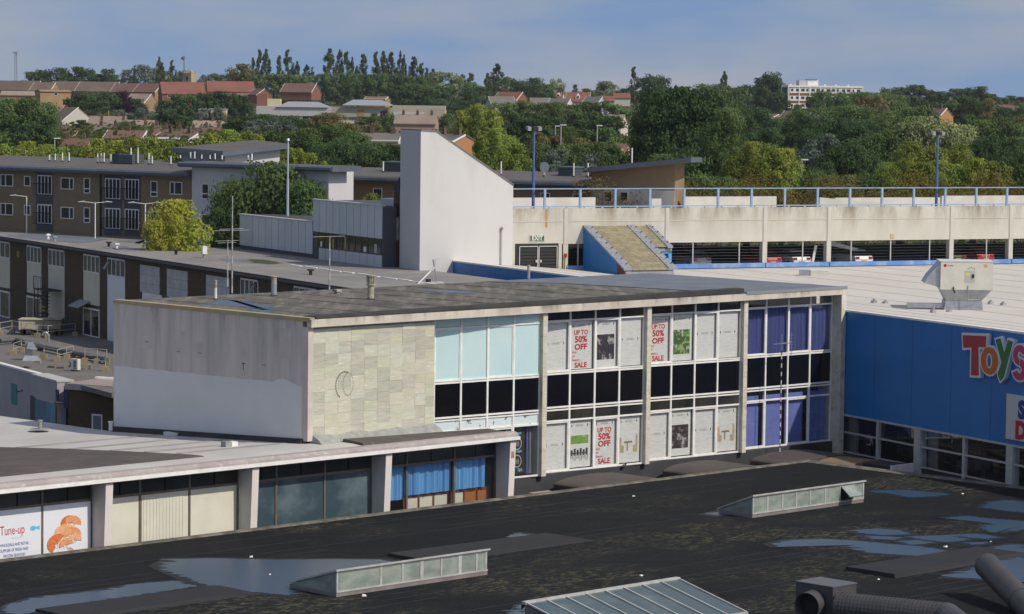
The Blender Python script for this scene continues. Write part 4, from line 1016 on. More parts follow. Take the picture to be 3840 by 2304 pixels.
for i, (px, py) in enumerate(((3320, 1125), (3278, 1122), (3500, 1155), (3620, 1150), (3655, 1145), (3715, 1140), (3762, 1145), (3560, 1155))):
    u, v, z = troof(px, py)
    t = fthing("roof_anchor", "small grey bracket box on the pale store roof", "bracket", TF, u, v, z, "small brackets on the store roof")
    h = (.22, .3, .38, .2, .45, .28, .26, .15)[i]
    MB().box(-.16, .16, -.16, .16, 0, h * .6).build("base", M_GALV, t); MB().tube((0, 0, h * .5), (0, 0, h), .09, n=8).build("stub", M_GALV, t)
u, v, z = troof(3040, 1035)
t = fthing("roof_hatch", "low grey and white hatch box on the store roof before the car park", "hatch", TF, u, v, z, extra=math.radians(60))
MB().box(0, 1.5, 0, .9, 0, .42).build("body", M_PLANT, t); MB().box(-.9, 0, .05, .85, 0, .45).build("side_box", M_GALV, t); MB().box(-.02, 1.52, -.02, .92, .42, .46).build("lid", M_WHITE, t)

# ------------------------------------------------------------------ person behind the store window
def person(loc, rz):
    verts = [(0, 0, .95), (0, 0, 1.12), (0, .02, 1.32), (0, .01, 1.46), (0, -.01, 1.56), (0, -.02, 1.68),
             (.19, .01, 1.42), (.27, .03, 1.16), (.22, -.12, .96), (-.19, .01, 1.42), (-.28, .02, 1.16), (-.24, -.12, .95),
             (.10, 0, .9), (.11, -.03, .5), (.11, .02, .08), (.11, -.12, .03), (-.10, 0, .9), (-.12, .05, .5), (-.12, .14, .1), (-.12, .02, .03)]
    edges = [(0, 1), (1, 2), (2, 3), (3, 4), (4, 5), (3, 6), (6, 7), (7, 8), (3, 9), (9, 10), (10, 11), (0, 12), (12, 13), (13, 14), (14, 15), (0, 16), (16, 17), (17, 18), (18, 19)]
    rad = [(.15, .11), (.14, .10), (.17, .12), (.12, .09), (.055, .055), (.095, .115), (.065, .065), (.05, .05), (.04, .04), (.065, .065), (.05, .05), (.04, .04), (.09, .09), (.065, .065), (.045, .045), (.04, .03), (.09, .09), (.065, .065), (.045, .045), (.04, .03)]
    me = bpy.data.meshes.new("person_skeleton"); me.from_pydata(verts, edges, []); me.update()
    o = bpy.data.objects.new("person", me); COL.objects.link(o)
    md = o.modifiers.new("skin", 'SKIN')
    for i, d in enumerate(me.skin_vertices[0].data): d.radius = rad[i]; d.use_root = (i == 0)
    s2 = o.modifiers.new("sub", 'SUBSURF'); s2.levels = s2.render_levels = 2
    dg = bpy.context.evaluated_depsgraph_get()
    body = bpy.data.meshes.new_from_object(o.evaluated_get(dg)); bpy.data.objects.remove(o)
    body.materials.clear()
    for m_ in (mat("white_top", (.62, .64, .68), .8), mat("dark_trousers", (.03, .03, .04), .8), mat("skin", (.45, .27, .19), .6), mat("grey_hair", (.35, .33, .31), .8)): body.materials.append(m_)
    for p in body.polygons:
        c = p.center
        p.material_index = 3 if c.z > 1.70 or (c.z > 1.6 and c.y > 0.0) else (2 if c.z > 1.53 or (c.z < 1.0 and abs(c.x) > .19 and c.y < -.06) else (0 if c.z > .97 else 1))
        p.use_smooth = True
    body.name = "person"
    p = link("person", body, None, loc, (0, 0, rz))
    props(p, "person in a white top and dark trousers with a dark backpack behind the store glass", "person")
    bp = MB().prism([(-.13, 1.08), (.13, 1.08), (.15, 1.3), (.1, 1.44), (-.1, 1.44), (-.15, 1.3)], .09, .24, 'y').box(-.12, -.08, -.14, .12, 1.1, 1.46).box(.08, .12, -.14, .12, 1.1, 1.46)
    bp.build("backpack", mat("navy_backpack", (.02, .025, .05), .7), p)
    return p
pp = TF.front(3255, 1690, .9)
person(TF.P(pp[0], .95, 3.35), TF.rz + math.radians(200))

# ------------------------------------------------------------------ car park
M_CONC = drips("stained_car_park_concrete", (.57, .55, .48), (.50, .47, .40), (.19, .15, .10), 16.8, 2.6, .55, thr=.42)
M_CONC2 = mat("car_park_concrete", (.56, .54, .47), .85, (.50, .48, .42), .8)
M_RAIL = mat("pale_blue_rail", (.20, .33, .52), .5, (.30, .40, .52), 2)
M_SILL = mat("faded_blue_rail", (.10, .24, .55), .6, (.28, .40, .60), .9, (1, 1, 1), .45, .7)
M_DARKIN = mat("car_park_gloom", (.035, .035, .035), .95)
M_BLUEPOST = mat("blue_lamp_post", (.05, .10, .30), .5, (.08, .13, .30), 1)
cp = fthing("car_park", "two-level concrete car park with stained parapet and blue railings", "building", CF)
def cz(y, x=2500): return CF.front(x, y)[2]
def cu(x, y=900): return CF.front(x, y)[0]
ZP, ZW, ZS, ZR, ZJ = cz(780), cz(911), cz(992), cz(706), cz(829)
UL, UR, BACK = cu(1800), 62.0, 17.0
box("parapet_wall", M_CONC, cp, UL, UR, 0, .3, ZW, ZP)
box("deck", M_CONC2, cp, UL, UR, .3, BACK, ZW + .15, ZW + .5)
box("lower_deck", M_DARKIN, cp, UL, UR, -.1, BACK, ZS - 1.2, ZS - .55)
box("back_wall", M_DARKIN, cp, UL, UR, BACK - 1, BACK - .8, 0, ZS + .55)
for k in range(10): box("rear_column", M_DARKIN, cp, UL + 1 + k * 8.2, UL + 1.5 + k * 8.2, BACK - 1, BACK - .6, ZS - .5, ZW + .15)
box("sill_wall", M_CONC2, cp, UL, UR, .12, .3, ZS - 1.4, ZS - .38)
box("plinth", mat("grimy_plinth", (.30, .27, .23), .9, (.2, .18, .15), .8), cp, UL, UR, -.25, .12, 9, ZS - .42)
for py0, py1 in ((827, 831),): box("drip_joint", M_CONC2, cp, UL, UR, -.03, 0, ZJ, ZJ + .06)
M_PARA = mat("weathered_white_parapet", (.60, .58, .54), .8, (.52, .49, .44), .7)
box("rear_parapet", M_PARA, cp, UL, 1.6, BACK - .3, BACK, ZW, ZP + .25)
box("rear_parapet", M_PARA, cp, 10.5, 20.2, BACK - .3, BACK, ZW, ZP + .28); box("rear_parapet", M_PARA, cp, 26.5, 38, BACK - .3, BACK, ZW, ZP + .12); box("rear_parapet", M_PARA, cp, 38.2, UR, BACK - .3, BACK, ZW, ZP + .26)
box("parapet_stub", M_PARA, cp, 7.2, 8.2, BACK - .4, BACK - .1, ZW, ZP + .12)
MB().hexa([(20.5, 9.5, ZW + .5), (27, 9.5, ZW + .5), (27, 9.8, ZW + .5), (20.5, 9.8, ZW + .5), (20.5, 9.5, ZP + .45), (27, 9.5, ZP - .1), (27, 9.8, ZP - .1), (20.5, 9.8, ZP + .45)]).build("ramp_wall", M_CONC2, cp)
RIBS = [cu(x) for x in (2121, 2501, 2868, 3108, 3568, 3790)]
for u in RIBS:
    MB().box(u - .17, u + .17, -.06, 0, ZW, ZP).box(u - .22, u - .19, -.03, 0, ZW, ZP).build("rib", M_CONC2, cp)
    box("column", M_CONC2, cp, u - .22, u + .22, -.04, .5, ZS - 1.3, ZW)
opens = [(RIBS[0] + .25, cu(2192)), (RIBS[1] + .25, RIBS[2] - .25), (RIBS[2] + .25, RIBS[3] - .25), (RIBS[3] + .25, RIBS[4] - .25), (RIBS[4] + .25, RIBS[5] - .25), (RIBS[5] + .25, RIBS[5] + 9)]
for a, c in opens:
    box("sill_rail", M_SILL, cp, a - .2, c + .2, -.22, -.05, ZS - .36, ZS + .02)
    w = MB()
    for j in range(7): w.box(a, c, .14, .15, ZS + .15 + j * .25, ZS + .158 + j * .25)
    o = w.build("guard_wires", M_GALV, cp); o["kind"] = "stuff"
    n = max(1, int((c - a) / 3.6)); 
    for j in range(n): x = a + (c - a) * (j + .5) / n if n > 1 else a + .6 * (c - a); box("guard_post", M_GFRAME, cp, x, x + .09, .05, .14, ZS - .3, ZW)
# rails on the top
ps = [cu(2440, 740) + 3.25 * k for k in range(-4, 20)]
for u in ps:
    if u > UL + 2: box("railing_post", M_RAIL, cp, u - .09, u + .09, .06, .22, ZP, ZR - .05)
box("top_rail", M_RAIL, cp, UL, UR, .04, .24, ZR - .08, ZR); box("bottom_rail", M_RAIL, cp, UL, UR, .08, .18, ZP + .10, ZP + .19)
for k in range(32):
    u = UL + 3 + k * 1.62; box("rail_foot", M_GFRAME, cp, u, u + .12, .05, .2, ZP, ZP + .1)
box("rust_stain", mat("rust", (.36, .17, .05), .9, (.45, .30, .14), 2.5, (1, 1, .3)), cp, cu(2045, 800), cu(2053, 800), -.004, 0, cz(850), ZP - .05)
box("sign_plate_small", mat("tan_plate", (.52, .38, .22), .7), cp, cu(3338), cu(3353), -.04, 0, cz(895, 3345), cz(877, 3345))
# exit doors and sign
ux0, ux1, zd0, zd1 = cu(1924), cu(2106), cz(1030, 2000), cz(914, 2000)
dr = MB().box(ux0, ux1, -.02, 0, zd0, zd1).build("door_recess", M_INK, cp)
w = ux1 - ux0
for s in (0, 1):
    a = ux0 + w * (.12 + .40 * s); c = a + w * .39
    lf = MB().box(a, a + .07, -.1, -.04, zd0, zd1 - .2).box(c - .07, c, -.1, -.04, zd0, zd1 - .2).box(a, c, -.1, -.04, zd1 - .27, zd1 - .2).build("exit_door", M_GFRAME, cp)
    for j in range(8): box("door_slat", M_DARKIN, lf, a + .07, c - .07, -.07, -.05, zd0 + .05 + j * .26, zd0 + .24 + j * .26)
    MB().box(c - .25 if s == 0 else a + .1, c - .1 if s == 0 else a + .25, -.16, -.1, zd0 + 1.0, zd0 + 1.2).build("lock", M_GFRAME, lf)
box("door_jamb", M_CONC2, cp, ux0 - .1, ux0 + .12, -.12, -.02, zd0, zd1); box("door_jamb", M_CONC2, cp, ux1 - .3, ux1, -.08, -.02, zd0, zd1)
t = fthing("exit_sign", "green EXIT sign with white letters above the car park doors", "sign", CF, 0, 0, 0)
s0, s1, sz0, sz1 = cu(1985), cu(2042), cz(906, 2010), cz(882, 2010)
MB().box(s0, s1, -.06, 0, sz0, sz1).build("plate", mat("sign_border", (.6, .6, .55), .5), t); MB().box(s0 + .05, s1 - .05, -.064, -.05, sz0 + .04, sz1 - .04).build("field", mat("exit_green", (.06, .12, .06), .5), t)
letters("EXIT", M_WHITE, t, (s0 + s1) / 2, -.066, sz0 + .1, .38, .92, .02)
t = fthing("fire_point", "yellow and red fire point on the car park wall beside the exit doors", "fire point", CF, cu(2119), -.12, cz(1010, 2119)); MB().box(-.05, .05, -.05, .05, 0, 1.35).build("pole", mat("yellow_paint", (.65, .55, .12), .6), t); MB().tube((0, -.1, 1.0), (0, -.1, 1.3), .1, n=10).build("bell", mat("red_paint", (.5, .04, .03), .5), t)
# lamp posts
def lamp(px, ytop, label, m_, fr, v, zb, r=.13, heads=True):
    p = fr.front(px, ytop, v)
    t = fthing("lamp_post", label, "lamp post", fr, p[0], v, zb, "floodlight posts on the car park")
    h = p[2] - zb
    MB().tube((0, 0, 0), (0, 0, h * .55), r, n=10).tube((0, 0, h * .55), (0, 0, h), r * .72, n=10).tube((0, 0, 0), (0, 0, .4), r * 1.7, n=10).build("post", m_, t)
    if heads:
        MB().tube((-.5, 0, h - .1), (.5, 0, h - .1), .06, n=6).build("crossarm", M_INK, t)
        for x in (-.5, 0, .45): MB().prism([(-.25, .22), (.12, .30), (.15, .1), (-.2, -.08)], x - .15, x + .15, 'x').build("lamp_head", M_GALV if x else M_INK, t, (0, 0, h - .12))
    else: MB().tube((0, 0, h), (0, 0, h + .2), .2, .12, n=10).build("lamp_head", M_GALV, t)
    return t
lamp(2003, 482, "blue floodlight post by the exit sign wall", M_BLUEPOST, CF, .6, ZP - .6)
lamp(3517, 500, "blue floodlight post near the railing end", M_BLUEPOST, CF, .6, ZP - .6)
# cars on the lower deck
M_TYRE = mat("tyre", (.015, .015, .015), .9); M_CARGL = mat("car_glass", (.01, .012, .014), .08); M_TAIL = mat("tail_lamp", (.35, .01, .01), .3); M_PLATE = mat("number_plate", (.62, .46, .05), .5)
def car(u, v, z, col, label, rz=0.0, saloon=True):
    t = fthing("parked_car", label, "car", CF, u, v, z, "cars parked on the lower car park deck", rz)
    m_ = mat("car_paint", col, .3, coat=.6)
    side = [(0, .35), (.02, .75), (.15, .95), (1.1, 1.02), (2.6, 1.0), (3.6, .95), (4.3, .78), (4.4, .4), (4.2, .25), (.2, .25)]
    b = MB()                                                     # rear faces -y
    for i in range(len(side)): pass
    b.prism([(y, zz) for y, zz in side], -.88, .88, 'x')
    b.build("body", m_, t)
    cab = [(.25, .97), (.85, 1.38), (1.3, 1.46), (2.2, 1.44), (3.0, 1.0)]
    c = MB(); n = len(cab)
    L_ = [(-.80 + .14 * (zz - .95) / .5, y, zz) for y, zz in cab]; R_ = [(.80 - .14 * (zz - .95) / .5, y, zz) for y, zz in cab]
    c.add(L_ + R_, [tuple(range(n)), tuple(range(2 * n - 1, n - 1, -1))] + [(i, n + i, n + i + 1, i + 1) for i in range(n - 1)])
    c.build("cabin_glass", M_CARGL, t)
    MB().hexa([(-.66, .86, 1.39), (.66, .86, 1.39), (.66, 2.25, 1.445), (-.66, 2.25, 1.445), (-.6, .95, 1.44), (.6, .95, 1.44), (.6, 2.15, 1.49), (-.6, 2.15, 1.49)]).build("roof_panel", m_, t)
    for x in (-.82, .50): box("tail_light", M_TAIL, t, x, x + .32, -.03, .1, .72, .9)
    box("number_plate", M_PLATE, t, -.27, .27, -.035, .02, .5, .62); box("bumper", M_TYRE, t, -.85, .85, -.06, .1, .28, .42)
    for x in (-.9, .72):
        for y in (.85, 3.5):
            wh = MB().tube((x, y, .31), (x + .18, y, .31), .31, n=14).build("tyre", M_TYRE, t)
            MB().tube((x - .01, y, .31), (x + .19, y, .31), .18, n=10).build("rim", M_GALV, wh)
ZD = ZS - .55
car(cu(2912, 985) + .1, .75, ZD, (.45, .012, .03), "red car parked tail-out beside a white car on the lower deck")
car(cu(3022, 985) + .1, .8, ZD, (.75, .75, .75), "white car tail-out next to the red car")
car(cu(3252, 985) + .2, .8, ZD, (.75, .76, .77), "white car with red tail lights behind the long opening")
car(cu(3715, 975) + .2, 1.0, ZD, (.35, .012, .012), "dark red car deep in the last opening but one")
car(cu(3615, 985) + .2, 1.2, ZD, (.012, .012, .014), "black car behind the air handling unit", 0)
car(cu(2660, 985) + .2, 1.6, ZD, (.40, .41, .43), "silver car dimly visible behind the first wide opening")
# leaning white board in the long opening
o = MB().box(-.12, .12, -.04, .04, 0, 2.0).build("ladder_rail", M_WHITE, None, CF.P(cu(3065), .9, ZD), (0, math.radians(12), CF.rz)); props(o, "white leaning prop beside the white car in the car park", "prop")
o = MB().hexa([(0, 0, 0), (3.8, 0, -.7), (3.8, .1, -.7), (0, .1, 0), (0, 0, .5), (3.8, 0, -.45), (3.8, .1, -.45), (0, .1, .5)]).build("ramp_edge", M_GFRAME, None, CF.P(cu(3122), 2.0, ZW - .35), (0, 0, CF.rz)); props(o, "pale sloping ramp edge inside the long car park opening", "ramp")

# ------------------------------------------------------------------ shingled wedge over the car park stairs
M_SHING = [mat("shingle_%d" % i, c, .9, c2, 3.0) for i, (c, c2) in enumerate([((.30, .255, .16), (.22, .19, .125)), ((.26, .225, .145), (.34, .29, .18)), ((.21, .185, .13), (.27, .235, .15))])]
M_FLASH = mat("grey_flashing", (.30, .31, .34), .6, (.22, .23, .25), 3)
wd = fthing("stair_wedge", "sloping shingled stair housing with blue cheek wall in front of the car park", "stair housing", CF)
zt = cz(848); a0 = cu(2187); a1 = cu(2368); zb = 11.4; D = -7.6
zs = lambda v: zt + (zb + .6 - zt) * (v / D)
b = MB().prism([(0, zb - 1), (0, zt - .1), (D, zb + .5), (D, zb - 1)], a0 + .1, a1, 'x'); b.build("body", M_FLASH, wd)
MB().prism([(0, zb - 1), (0, zt), (D * .82, zs(D * .82)), (D * .82, zb - 1)], a0, a0 + .12, 'x').build("cheek_wall", M_BLUE, wd, label="bright blue triangular cheek wall")
MB().prism([(D * .82, zb - 1), (D * .82, zs(D * .82)), (D, zs(D)), (D, zb - 1)], a0, a0 + .12, 'x').build("cheek_end", mat("brown_red_panel", (.12, .04, .03), .7), wd)
for (u, w, v1) in ((a0 - .05, .75, D), (a1 - .45, .75, D), (a1 + 1.35, .5, -3.9)):
    f = MB().prism([(0, zt + .0), (0, zt + .14), (v1, zs(v1) + .16), (v1, zs(v1) + .0)], u, u + w, 'x').build("flashing", M_FLASH, wd)
    for j in range(int(-v1 / .9)):
        v = -.4 - j * .9; MB().box(u + .15, u + .25, v, v + .1, zs(v) + .12, zs(v) + .18).box(u + w - .25, u + w - .15, v - .3, v - .2, zs(v) + .12, zs(v) + .2).build("cleat", M_INK, f)
sm = {}
for (u0, u1, v1, nr) in ((a0 + .7, a1 - .45, D, 17), (a1 + .3, a1 + 1.35, -3.7, 8)):
    for r in range(nr):
        va, vb = v1 * r / nr, v1 * (r + 1.12) / nr
        x = u0 - (.35 if r % 2 else 0)
        while x < u1:
            w = .62
            xa, xb = max(u0, x + .012), min(u1, x + w - .012)
            if xb - xa > .08:
                q = random.randrange(3); k = (round(xb - xa, 2), q, u0)
                if k not in sm: sm[k] = MB().hexa([(0, 0, 0), (xb - xa, 0, 0), (xb - xa, vb - va, zs(vb) - zs(va)), (0, vb - va, zs(vb) - zs(va)), (0, 0, .035), (xb - xa, 0, .035), (xb - xa, vb - va, zs(vb) - zs(va) + .075), (0, vb - va, zs(vb) - zs(va) + .075)]).mesh("shingle", M_SHING[q])
                link("shingle", sm[k], wd, (xa, va, zs(va) + .02))
            x += w
MB().prism([(0, zb - 1), (0, zs(0) - .15), (-3.7, zs(-3.7) - .15), (-3.7, zs(-3.7) - .35), (-.4, zs(-3.7) - .35), (-.4, zb - 1)], a1 + .3, a1 + 1.85, 'x').build("porch_roof", M_FLASH, wd)
M_LBLUE = mat("light_blue_paint", (.07, .30, .68), .5, (.09, .34, .70), 2)
MB().box(a1 + .3, a1 + 1.9, -3.6, -3.45, zs(-3.7) - .55, zs(-3.7) - .15).box(a1 + 1.6, a1 + 1.9, -3.6, -.1, zb - 1, zs(-3.7) - .2).build("porch_frame", M_LBLUE, wd)
box("porch_door", M_LBLUE, wd, a1 + .35, a1 + 1.6, -1.0, -.9, zb - 1, zs(-3.7) - .4)

# ------------------------------------------------------------------ stair tower
M_RENDER = drips("white_render", (.61, .60, .58), (.58, .57, .55), (.50, .48, .45), 23.0, 14.0, .5, scale=.25, thr=.5)
M_GREYR = mat("grey_and_shade_render", (.52, .52, .52), .85, (.49, .49, .49), .3)
tw = fthing("stair_tower", "tall white rendered stair tower with a raked top beside the car park", "tower", WF)
prof = [(0, 0), (0, 23.1), (1.35, 23.02), (8.1, 18.75), (8.1, 0)]
MB().prism(list(reversed(prof)), 0, 4.1, 'y').build("shaft", M_RENDER, tw)
MB().box(-.03, 0, .0, 4.13, 0, 23.1).build("grey_side", M_GREYR, tw)  # same white render as the shaft, its shade put into a greyer skin
e = MB()
for i in range(1, 4):
    a, c = prof[i], prof[i + 1] if i < 3 else None
    if c is None: continue
    e.hexa([(a[0] - .02, -.07, a[1]), (c[0] + .03, -.07, c[1]), (c[0] + .03, 4.15, c[1]), (a[0] - .02, 4.15, a[1]), (a[0] - .02, -.07, a[1] + .09), (c[0] + .03, -.07, c[1] + .09), (c[0] + .03, 4.15, c[1] + .09), (a[0] - .02, 4.15, a[1] + .09)])
e.build("coping", mat("brown_grey_coping", (.20, .18, .165), .7), tw)
sl = MB().box(-.02, .02, 4.15, 5.5, 0, 18.2).build("slot_recess", mat("dark_red_frame", (.07, .012, .014), .5), tw)
for i, (z0, z1, m_) in enumerate(((16.2, 18.1, M_BLACK), (14.2, 16.0, M_FROST), (11.5, 14.0, mat("maroon_panel", (.05, .01, .012), .5)))): box("slot_pane", m_, sl, -.04, -.02, 4.4, 5.3, z0, z1)
MB().box(0, 2.6, 4.1, 5.6, 0, 18.3).build("slot_core", M_GREYR, tw)
MB().prism([(4.15, 18.2), (5.55, 18.2), (4.15, 19.3)], -.1, 2.6, 'x').build("slot_gable", M_KERB, tw)
MB().box(0, 4.0, 5.6, 8.3, 0, 17.45).build("side_block", M_GREYR, tw)
t = fthing("downpipe_post", "slim pale pipe against the white tower wall", "pipe", WF, 7.1, -.15, 10); MB().tube((0, 0, 0), (0, 0, 5.2), .06, n=8).build("pipe", M_RENDER, t); MB().tube((0, 0, 5.2), (0, 0, 5.4), .1, n=8).build("cap", M_LEAD, t)
# ------------------------------------------------------------------ grey clad building behind the terrace
M_CLAD = mat("blue_grey_panel", (.52, .55, .57), .5, (.48, .51, .53), .6, rand=.05)
M_CLADJ = mat("dark_panel_joint", (.07, .075, .085), .7)
kb = fthing("clad_building", "low building faced with upright blue-grey panels and a ribbon window", "building", KF)
box("low_core", M_CLADJ, kb, 0, 15.6, .05, 6, 0, 15.05); box("high_core", M_CLADJ, kb, 15.65, 29.0, .05, 6, 0, 16.9)
def clad_run(u0, u1, z0, z1, n):
    for i in range(n):
        a, c = u0 + (u1 - u0) * i / n, u0 + (u1 - u0) * (i + 1) / n
        box("cladding_panel", M_CLAD, kb, a + .04, c - .04, -.03, .05, z0, z1)
clad_run(.0, 15.6, 12.35, 15.05, 11); clad_run(15.7, 29.0, 14.3, 16.92, 10); clad_run(16.9, 29.0, 10.5, 12.95, 9)
box("coping", M_GREYR, kb, -.1, 15.65, -.1, .3, 15.05, 15.15); box("coping", M_GREYR, kb, 15.6, 29.05, -.1, .3, 16.92, 17.04)
box("side_panel", M_CLAD, kb, -.06, -.0, .0, 6, 12.35, 15.05)
box("roof_slab", M_WROOF, kb, 0, 15.6, .3, 5.6, 14.1, 14.2)
box("rear_parapet", M_WHITE, kb, 0, 15.6, 5.6, 5.9, 13.5, 15.3); 
for u in (1.5, 6, 11): box("parapet_post", M_GFRAME, kb, u, u + .4, 5.4, 5.6, 14.2, 15.4)
rb = MB()
for i in range(11): x = 16.6 + i * 1.22; rb.box(x - .05, x + .05, -.02, .06, 12.95, 14.3)
rb.box(16.5, 29.0, -.02, .06, 12.95, 13.03).box(16.5, 29, -.02, .06, 14.22, 14.3)
fr_ = rb.build("ribbon_window", mat("dark_bronze_frame", (.06, .05, .045), .5), kb)
for i in range(10): x = 16.6 + i * 1.22; box("pane", M_DARKPANE, fr_, x + .05, x + 1.17, .02, .03, 13.03, 14.22)
for i, (x, w, m_) in enumerate(((17.2, .3, M_WHITE), (19.6, .22, mat("yellow_thing", (.5, .42, .05), .7)), (22.0, .2, bpy.data.materials["yellow_thing"] if "yellow_thing" in bpy.data.materials else M_WHITE), (25.6, .5, M_WHITE), (27.6, .45, M_GFRAME))):
    box("window_item", m_, kb, x, x + w, -.012, .018, 13.08, 13.5 + .3 * (i % 3))
for u in (.6, 5.6): box("support_post", M_CONC2, kb, u, u + .7, .1, .6, 10.8, 12.35)
t = lamp(1080, 528, "grey floodlight post rising behind the clad building", mat("grey_lamp_post", (.36, .40, .45), .5), KF, 3.0, 14.2, .12, False)

# ------------------------------------------------------------------ brick terrace
M_BRICK = mat("dark_brown_brick", (.085, .058, .033), .9, (.062, .042, .024), 1.4, (1, 1, 2), .35, .65, (.085, .062, .04), 5, (1, 1, 3), .55, .7)
M_FELT = mat("grey_felt_roof", (.25, .235, .22), .85, (.19, .18, .17), .12, (1, 1, 1), .35, .7, (.30, .28, .25), .35, (1, 1, 1), .55, .75)
M_PANELC = mat("cream_infill_panel", (.60, .575, .46), .8, (.54, .515, .41), .8)
M_PANELW = mat("white_infill_panel", (.74, .75, .77), .7, (.67, .68, .70), .7)
M_BLOCK = mat("grey_blockwork", (.50, .50, .50), .9, (.40, .40, .40), 1.2)
tr = fthing("brick_terrace", "long dark brick terrace with flat roof, tall infill panels and small upper windows", "building", BF)
TL, TR_, ZT = -74.0, 26.0, 12.0
box("brick_wall", M_BRICK, tr, TL, TR_, 0, .4, 0, 11.75)
troof_ = box("roof", M_FELT, tr, TL, TR_, -.1, 15.3, 11.8, 12.0)
box("fascia", M_KERB, tr, TL, TR_, -.35, -.1, 11.72, 12.05); box("gutter", mat("dark_gutter", (.06, .06, .065), .6), tr, TL, TR_, -.48, -.35, 11.8, 11.95)
box("rear_wall", M_BRICK, tr, TL, TR_, 14.9, 15.2, 0, 11.8)
M_FILM = mat("shallow_water_film", (.10, .115, .14), .6, spec=.5, ior=2.6)
def px_pud(fr, z, pix, parent, off):
    o = px_puddle(fr, z, pix, parent, .006); o.location = off; o.data.materials[0] = M_FILM
for pix in ([(20, 884), (120, 876), (330, 886), (400, 898), (310, 912), (200, 905), (100, 895)], [(250, 874), (330, 870), (420, 880), (350, 884)], [(440, 905), (560, 900), (520, 915)], [(820, 970), (900, 972), (925, 985), (860, 982)], [(380, 930), (470, 925), (450, 938)]):
    px_pud(BF, 12.0, pix, troof_, (-TL, .1, -11.8))
px_pud2 = [(930, 972), (1000, 975), (1060, 990), (1000, 992), (940, 985)]
o = puddle(BF, 12.0, [BF.flat(x, y, 12.0)[:2] for x, y in px_pud2], .006, troof_, "moss_patch"); o.location = (-TL, .1, -11.8); o.data.materials[0] = mat("green_moss", (.05, .06, .03), .95)
b = MB()
for i in range(14):
    u = -14 + i * 2.4; b.box(u, u + 2.0 + .5 * (i % 2), 7.5 + .15 * (i % 3), 7.75 + .15 * (i % 3), 0, .05)
b.build("white_flashing", M_WHITE, tr, (0, 0, 12.0))
# bays of infill: (x0, x1 px, kind)
M_WFR = mat("white_upvc_frame", (.70, .70, .70), .5)
M_ROOMG = mat("dim_curtained_glass", (.06, .065, .06), .15, (.12, .12, .1), 2, spec=.4)
def bay(x0, x1, kind, low_=None):
    u0, u1 = BF.front(x0, 1000)[0], BF.front(x1, 1000)[0]
    lab = {"c": "cream", "w": "white", "b": "blockwork", "g": "glazed"}[kind]
    pm = {"c": M_PANELC, "w": M_PANELW, "b": M_BLOCK, "g": M_PANELC}[kind]
    if kind == "b":
        p = MB().box(u0, u1, -.05, 0, 9.1, 11.4).build("block_infill", M_BLOCK, tr)
        for z in (9.85, 10.6): box("mortar_line", M_LEAD, p, u0, u1, -.056, -.05, z, z + .05)
        for x in (.33, .66): box("mortar_line", M_LEAD, p, u0 + (u1 - u0) * x, u0 + (u1 - u0) * x + .05, -.056, -.05, 9.12 + x, 9.9 + x * .9)
        box("lower_panel", M_PANELW, tr, u0 + .5, u1 + .5, -.04, 0, 3.6, 9.1)
        return
    fb = MB().box(u0, u1, -.08, 0, 10.0, 10.12).box(u0, u1, -.08, 0, 11.45, 11.58)
    n = 4
    for i in range(n + 1): x = u0 + (u1 - u0) * i / n; fb.box(max(u0, x - .06), min(u1, x + .06), -.08, 0, 10.0, 11.58)
    f = fb.build("upper_window", M_WFR, tr)
    for i in range(n):
        x = u0 + (u1 - u0) * i / n
        box("pane", M_ROOMG, f, x + .06, x + (u1 - u0) / n - .06, -.04, -.02, 10.12, 11.45)
    box("infill_panel", pm, tr, u0, u1, -.05, 0, 7.2 if low_ else 3.8, 10.0)
    if low_:
        g = MB().box(u0, u1, -.1, 0, 4.35, 4.5).box(u0, u1, -.1, 0, 6.75, 6.9)
        for x in (u0, (u0 + u1) / 2 - .05, u1 - .1): g.box(x, x + .1, -.1, 0, 4.5, 6.75)
        gg = g.build("lower_window", M_WFR, tr)
        for x in (u0 + .1, (u0 + u1) / 2 + .05): box("pane", low_, gg, x, x + (u1 - u0) / 2 - .15, -.05, -.03, 4.5, 6.75)
        box("sill_panel", pm, tr, u0, u1, -.05, 0, 3.6, 4.35)
M_WARMG = mat("warm_curtained_glass", (.22, .15, .09), .3, (.10, .10, .11), .9)
bay(-30, 38, "c", M_ROOMG); bay(103, 156, "c", M_WARMG); bay(183, 243, "c"); bay(315, 375, "c", M_DARKPANE); bay(405, 470, "w")
bay(527, 600, "b"); bay(628, 705, "b"); bay(775, 862, "b"); bay(905, 970, "c"); bay(1105, 1190, "g"); bay(1240, 1330, "c")
# open casements
for x in (408, 955): u = BF.front(x, 1000)[0]; MB().box(0, .6, 0, .03, -.85, 0).build("open_casement", M_ROOMG, tr, (u, -.1, 11.3), (math.radians(-35), 0, 0))
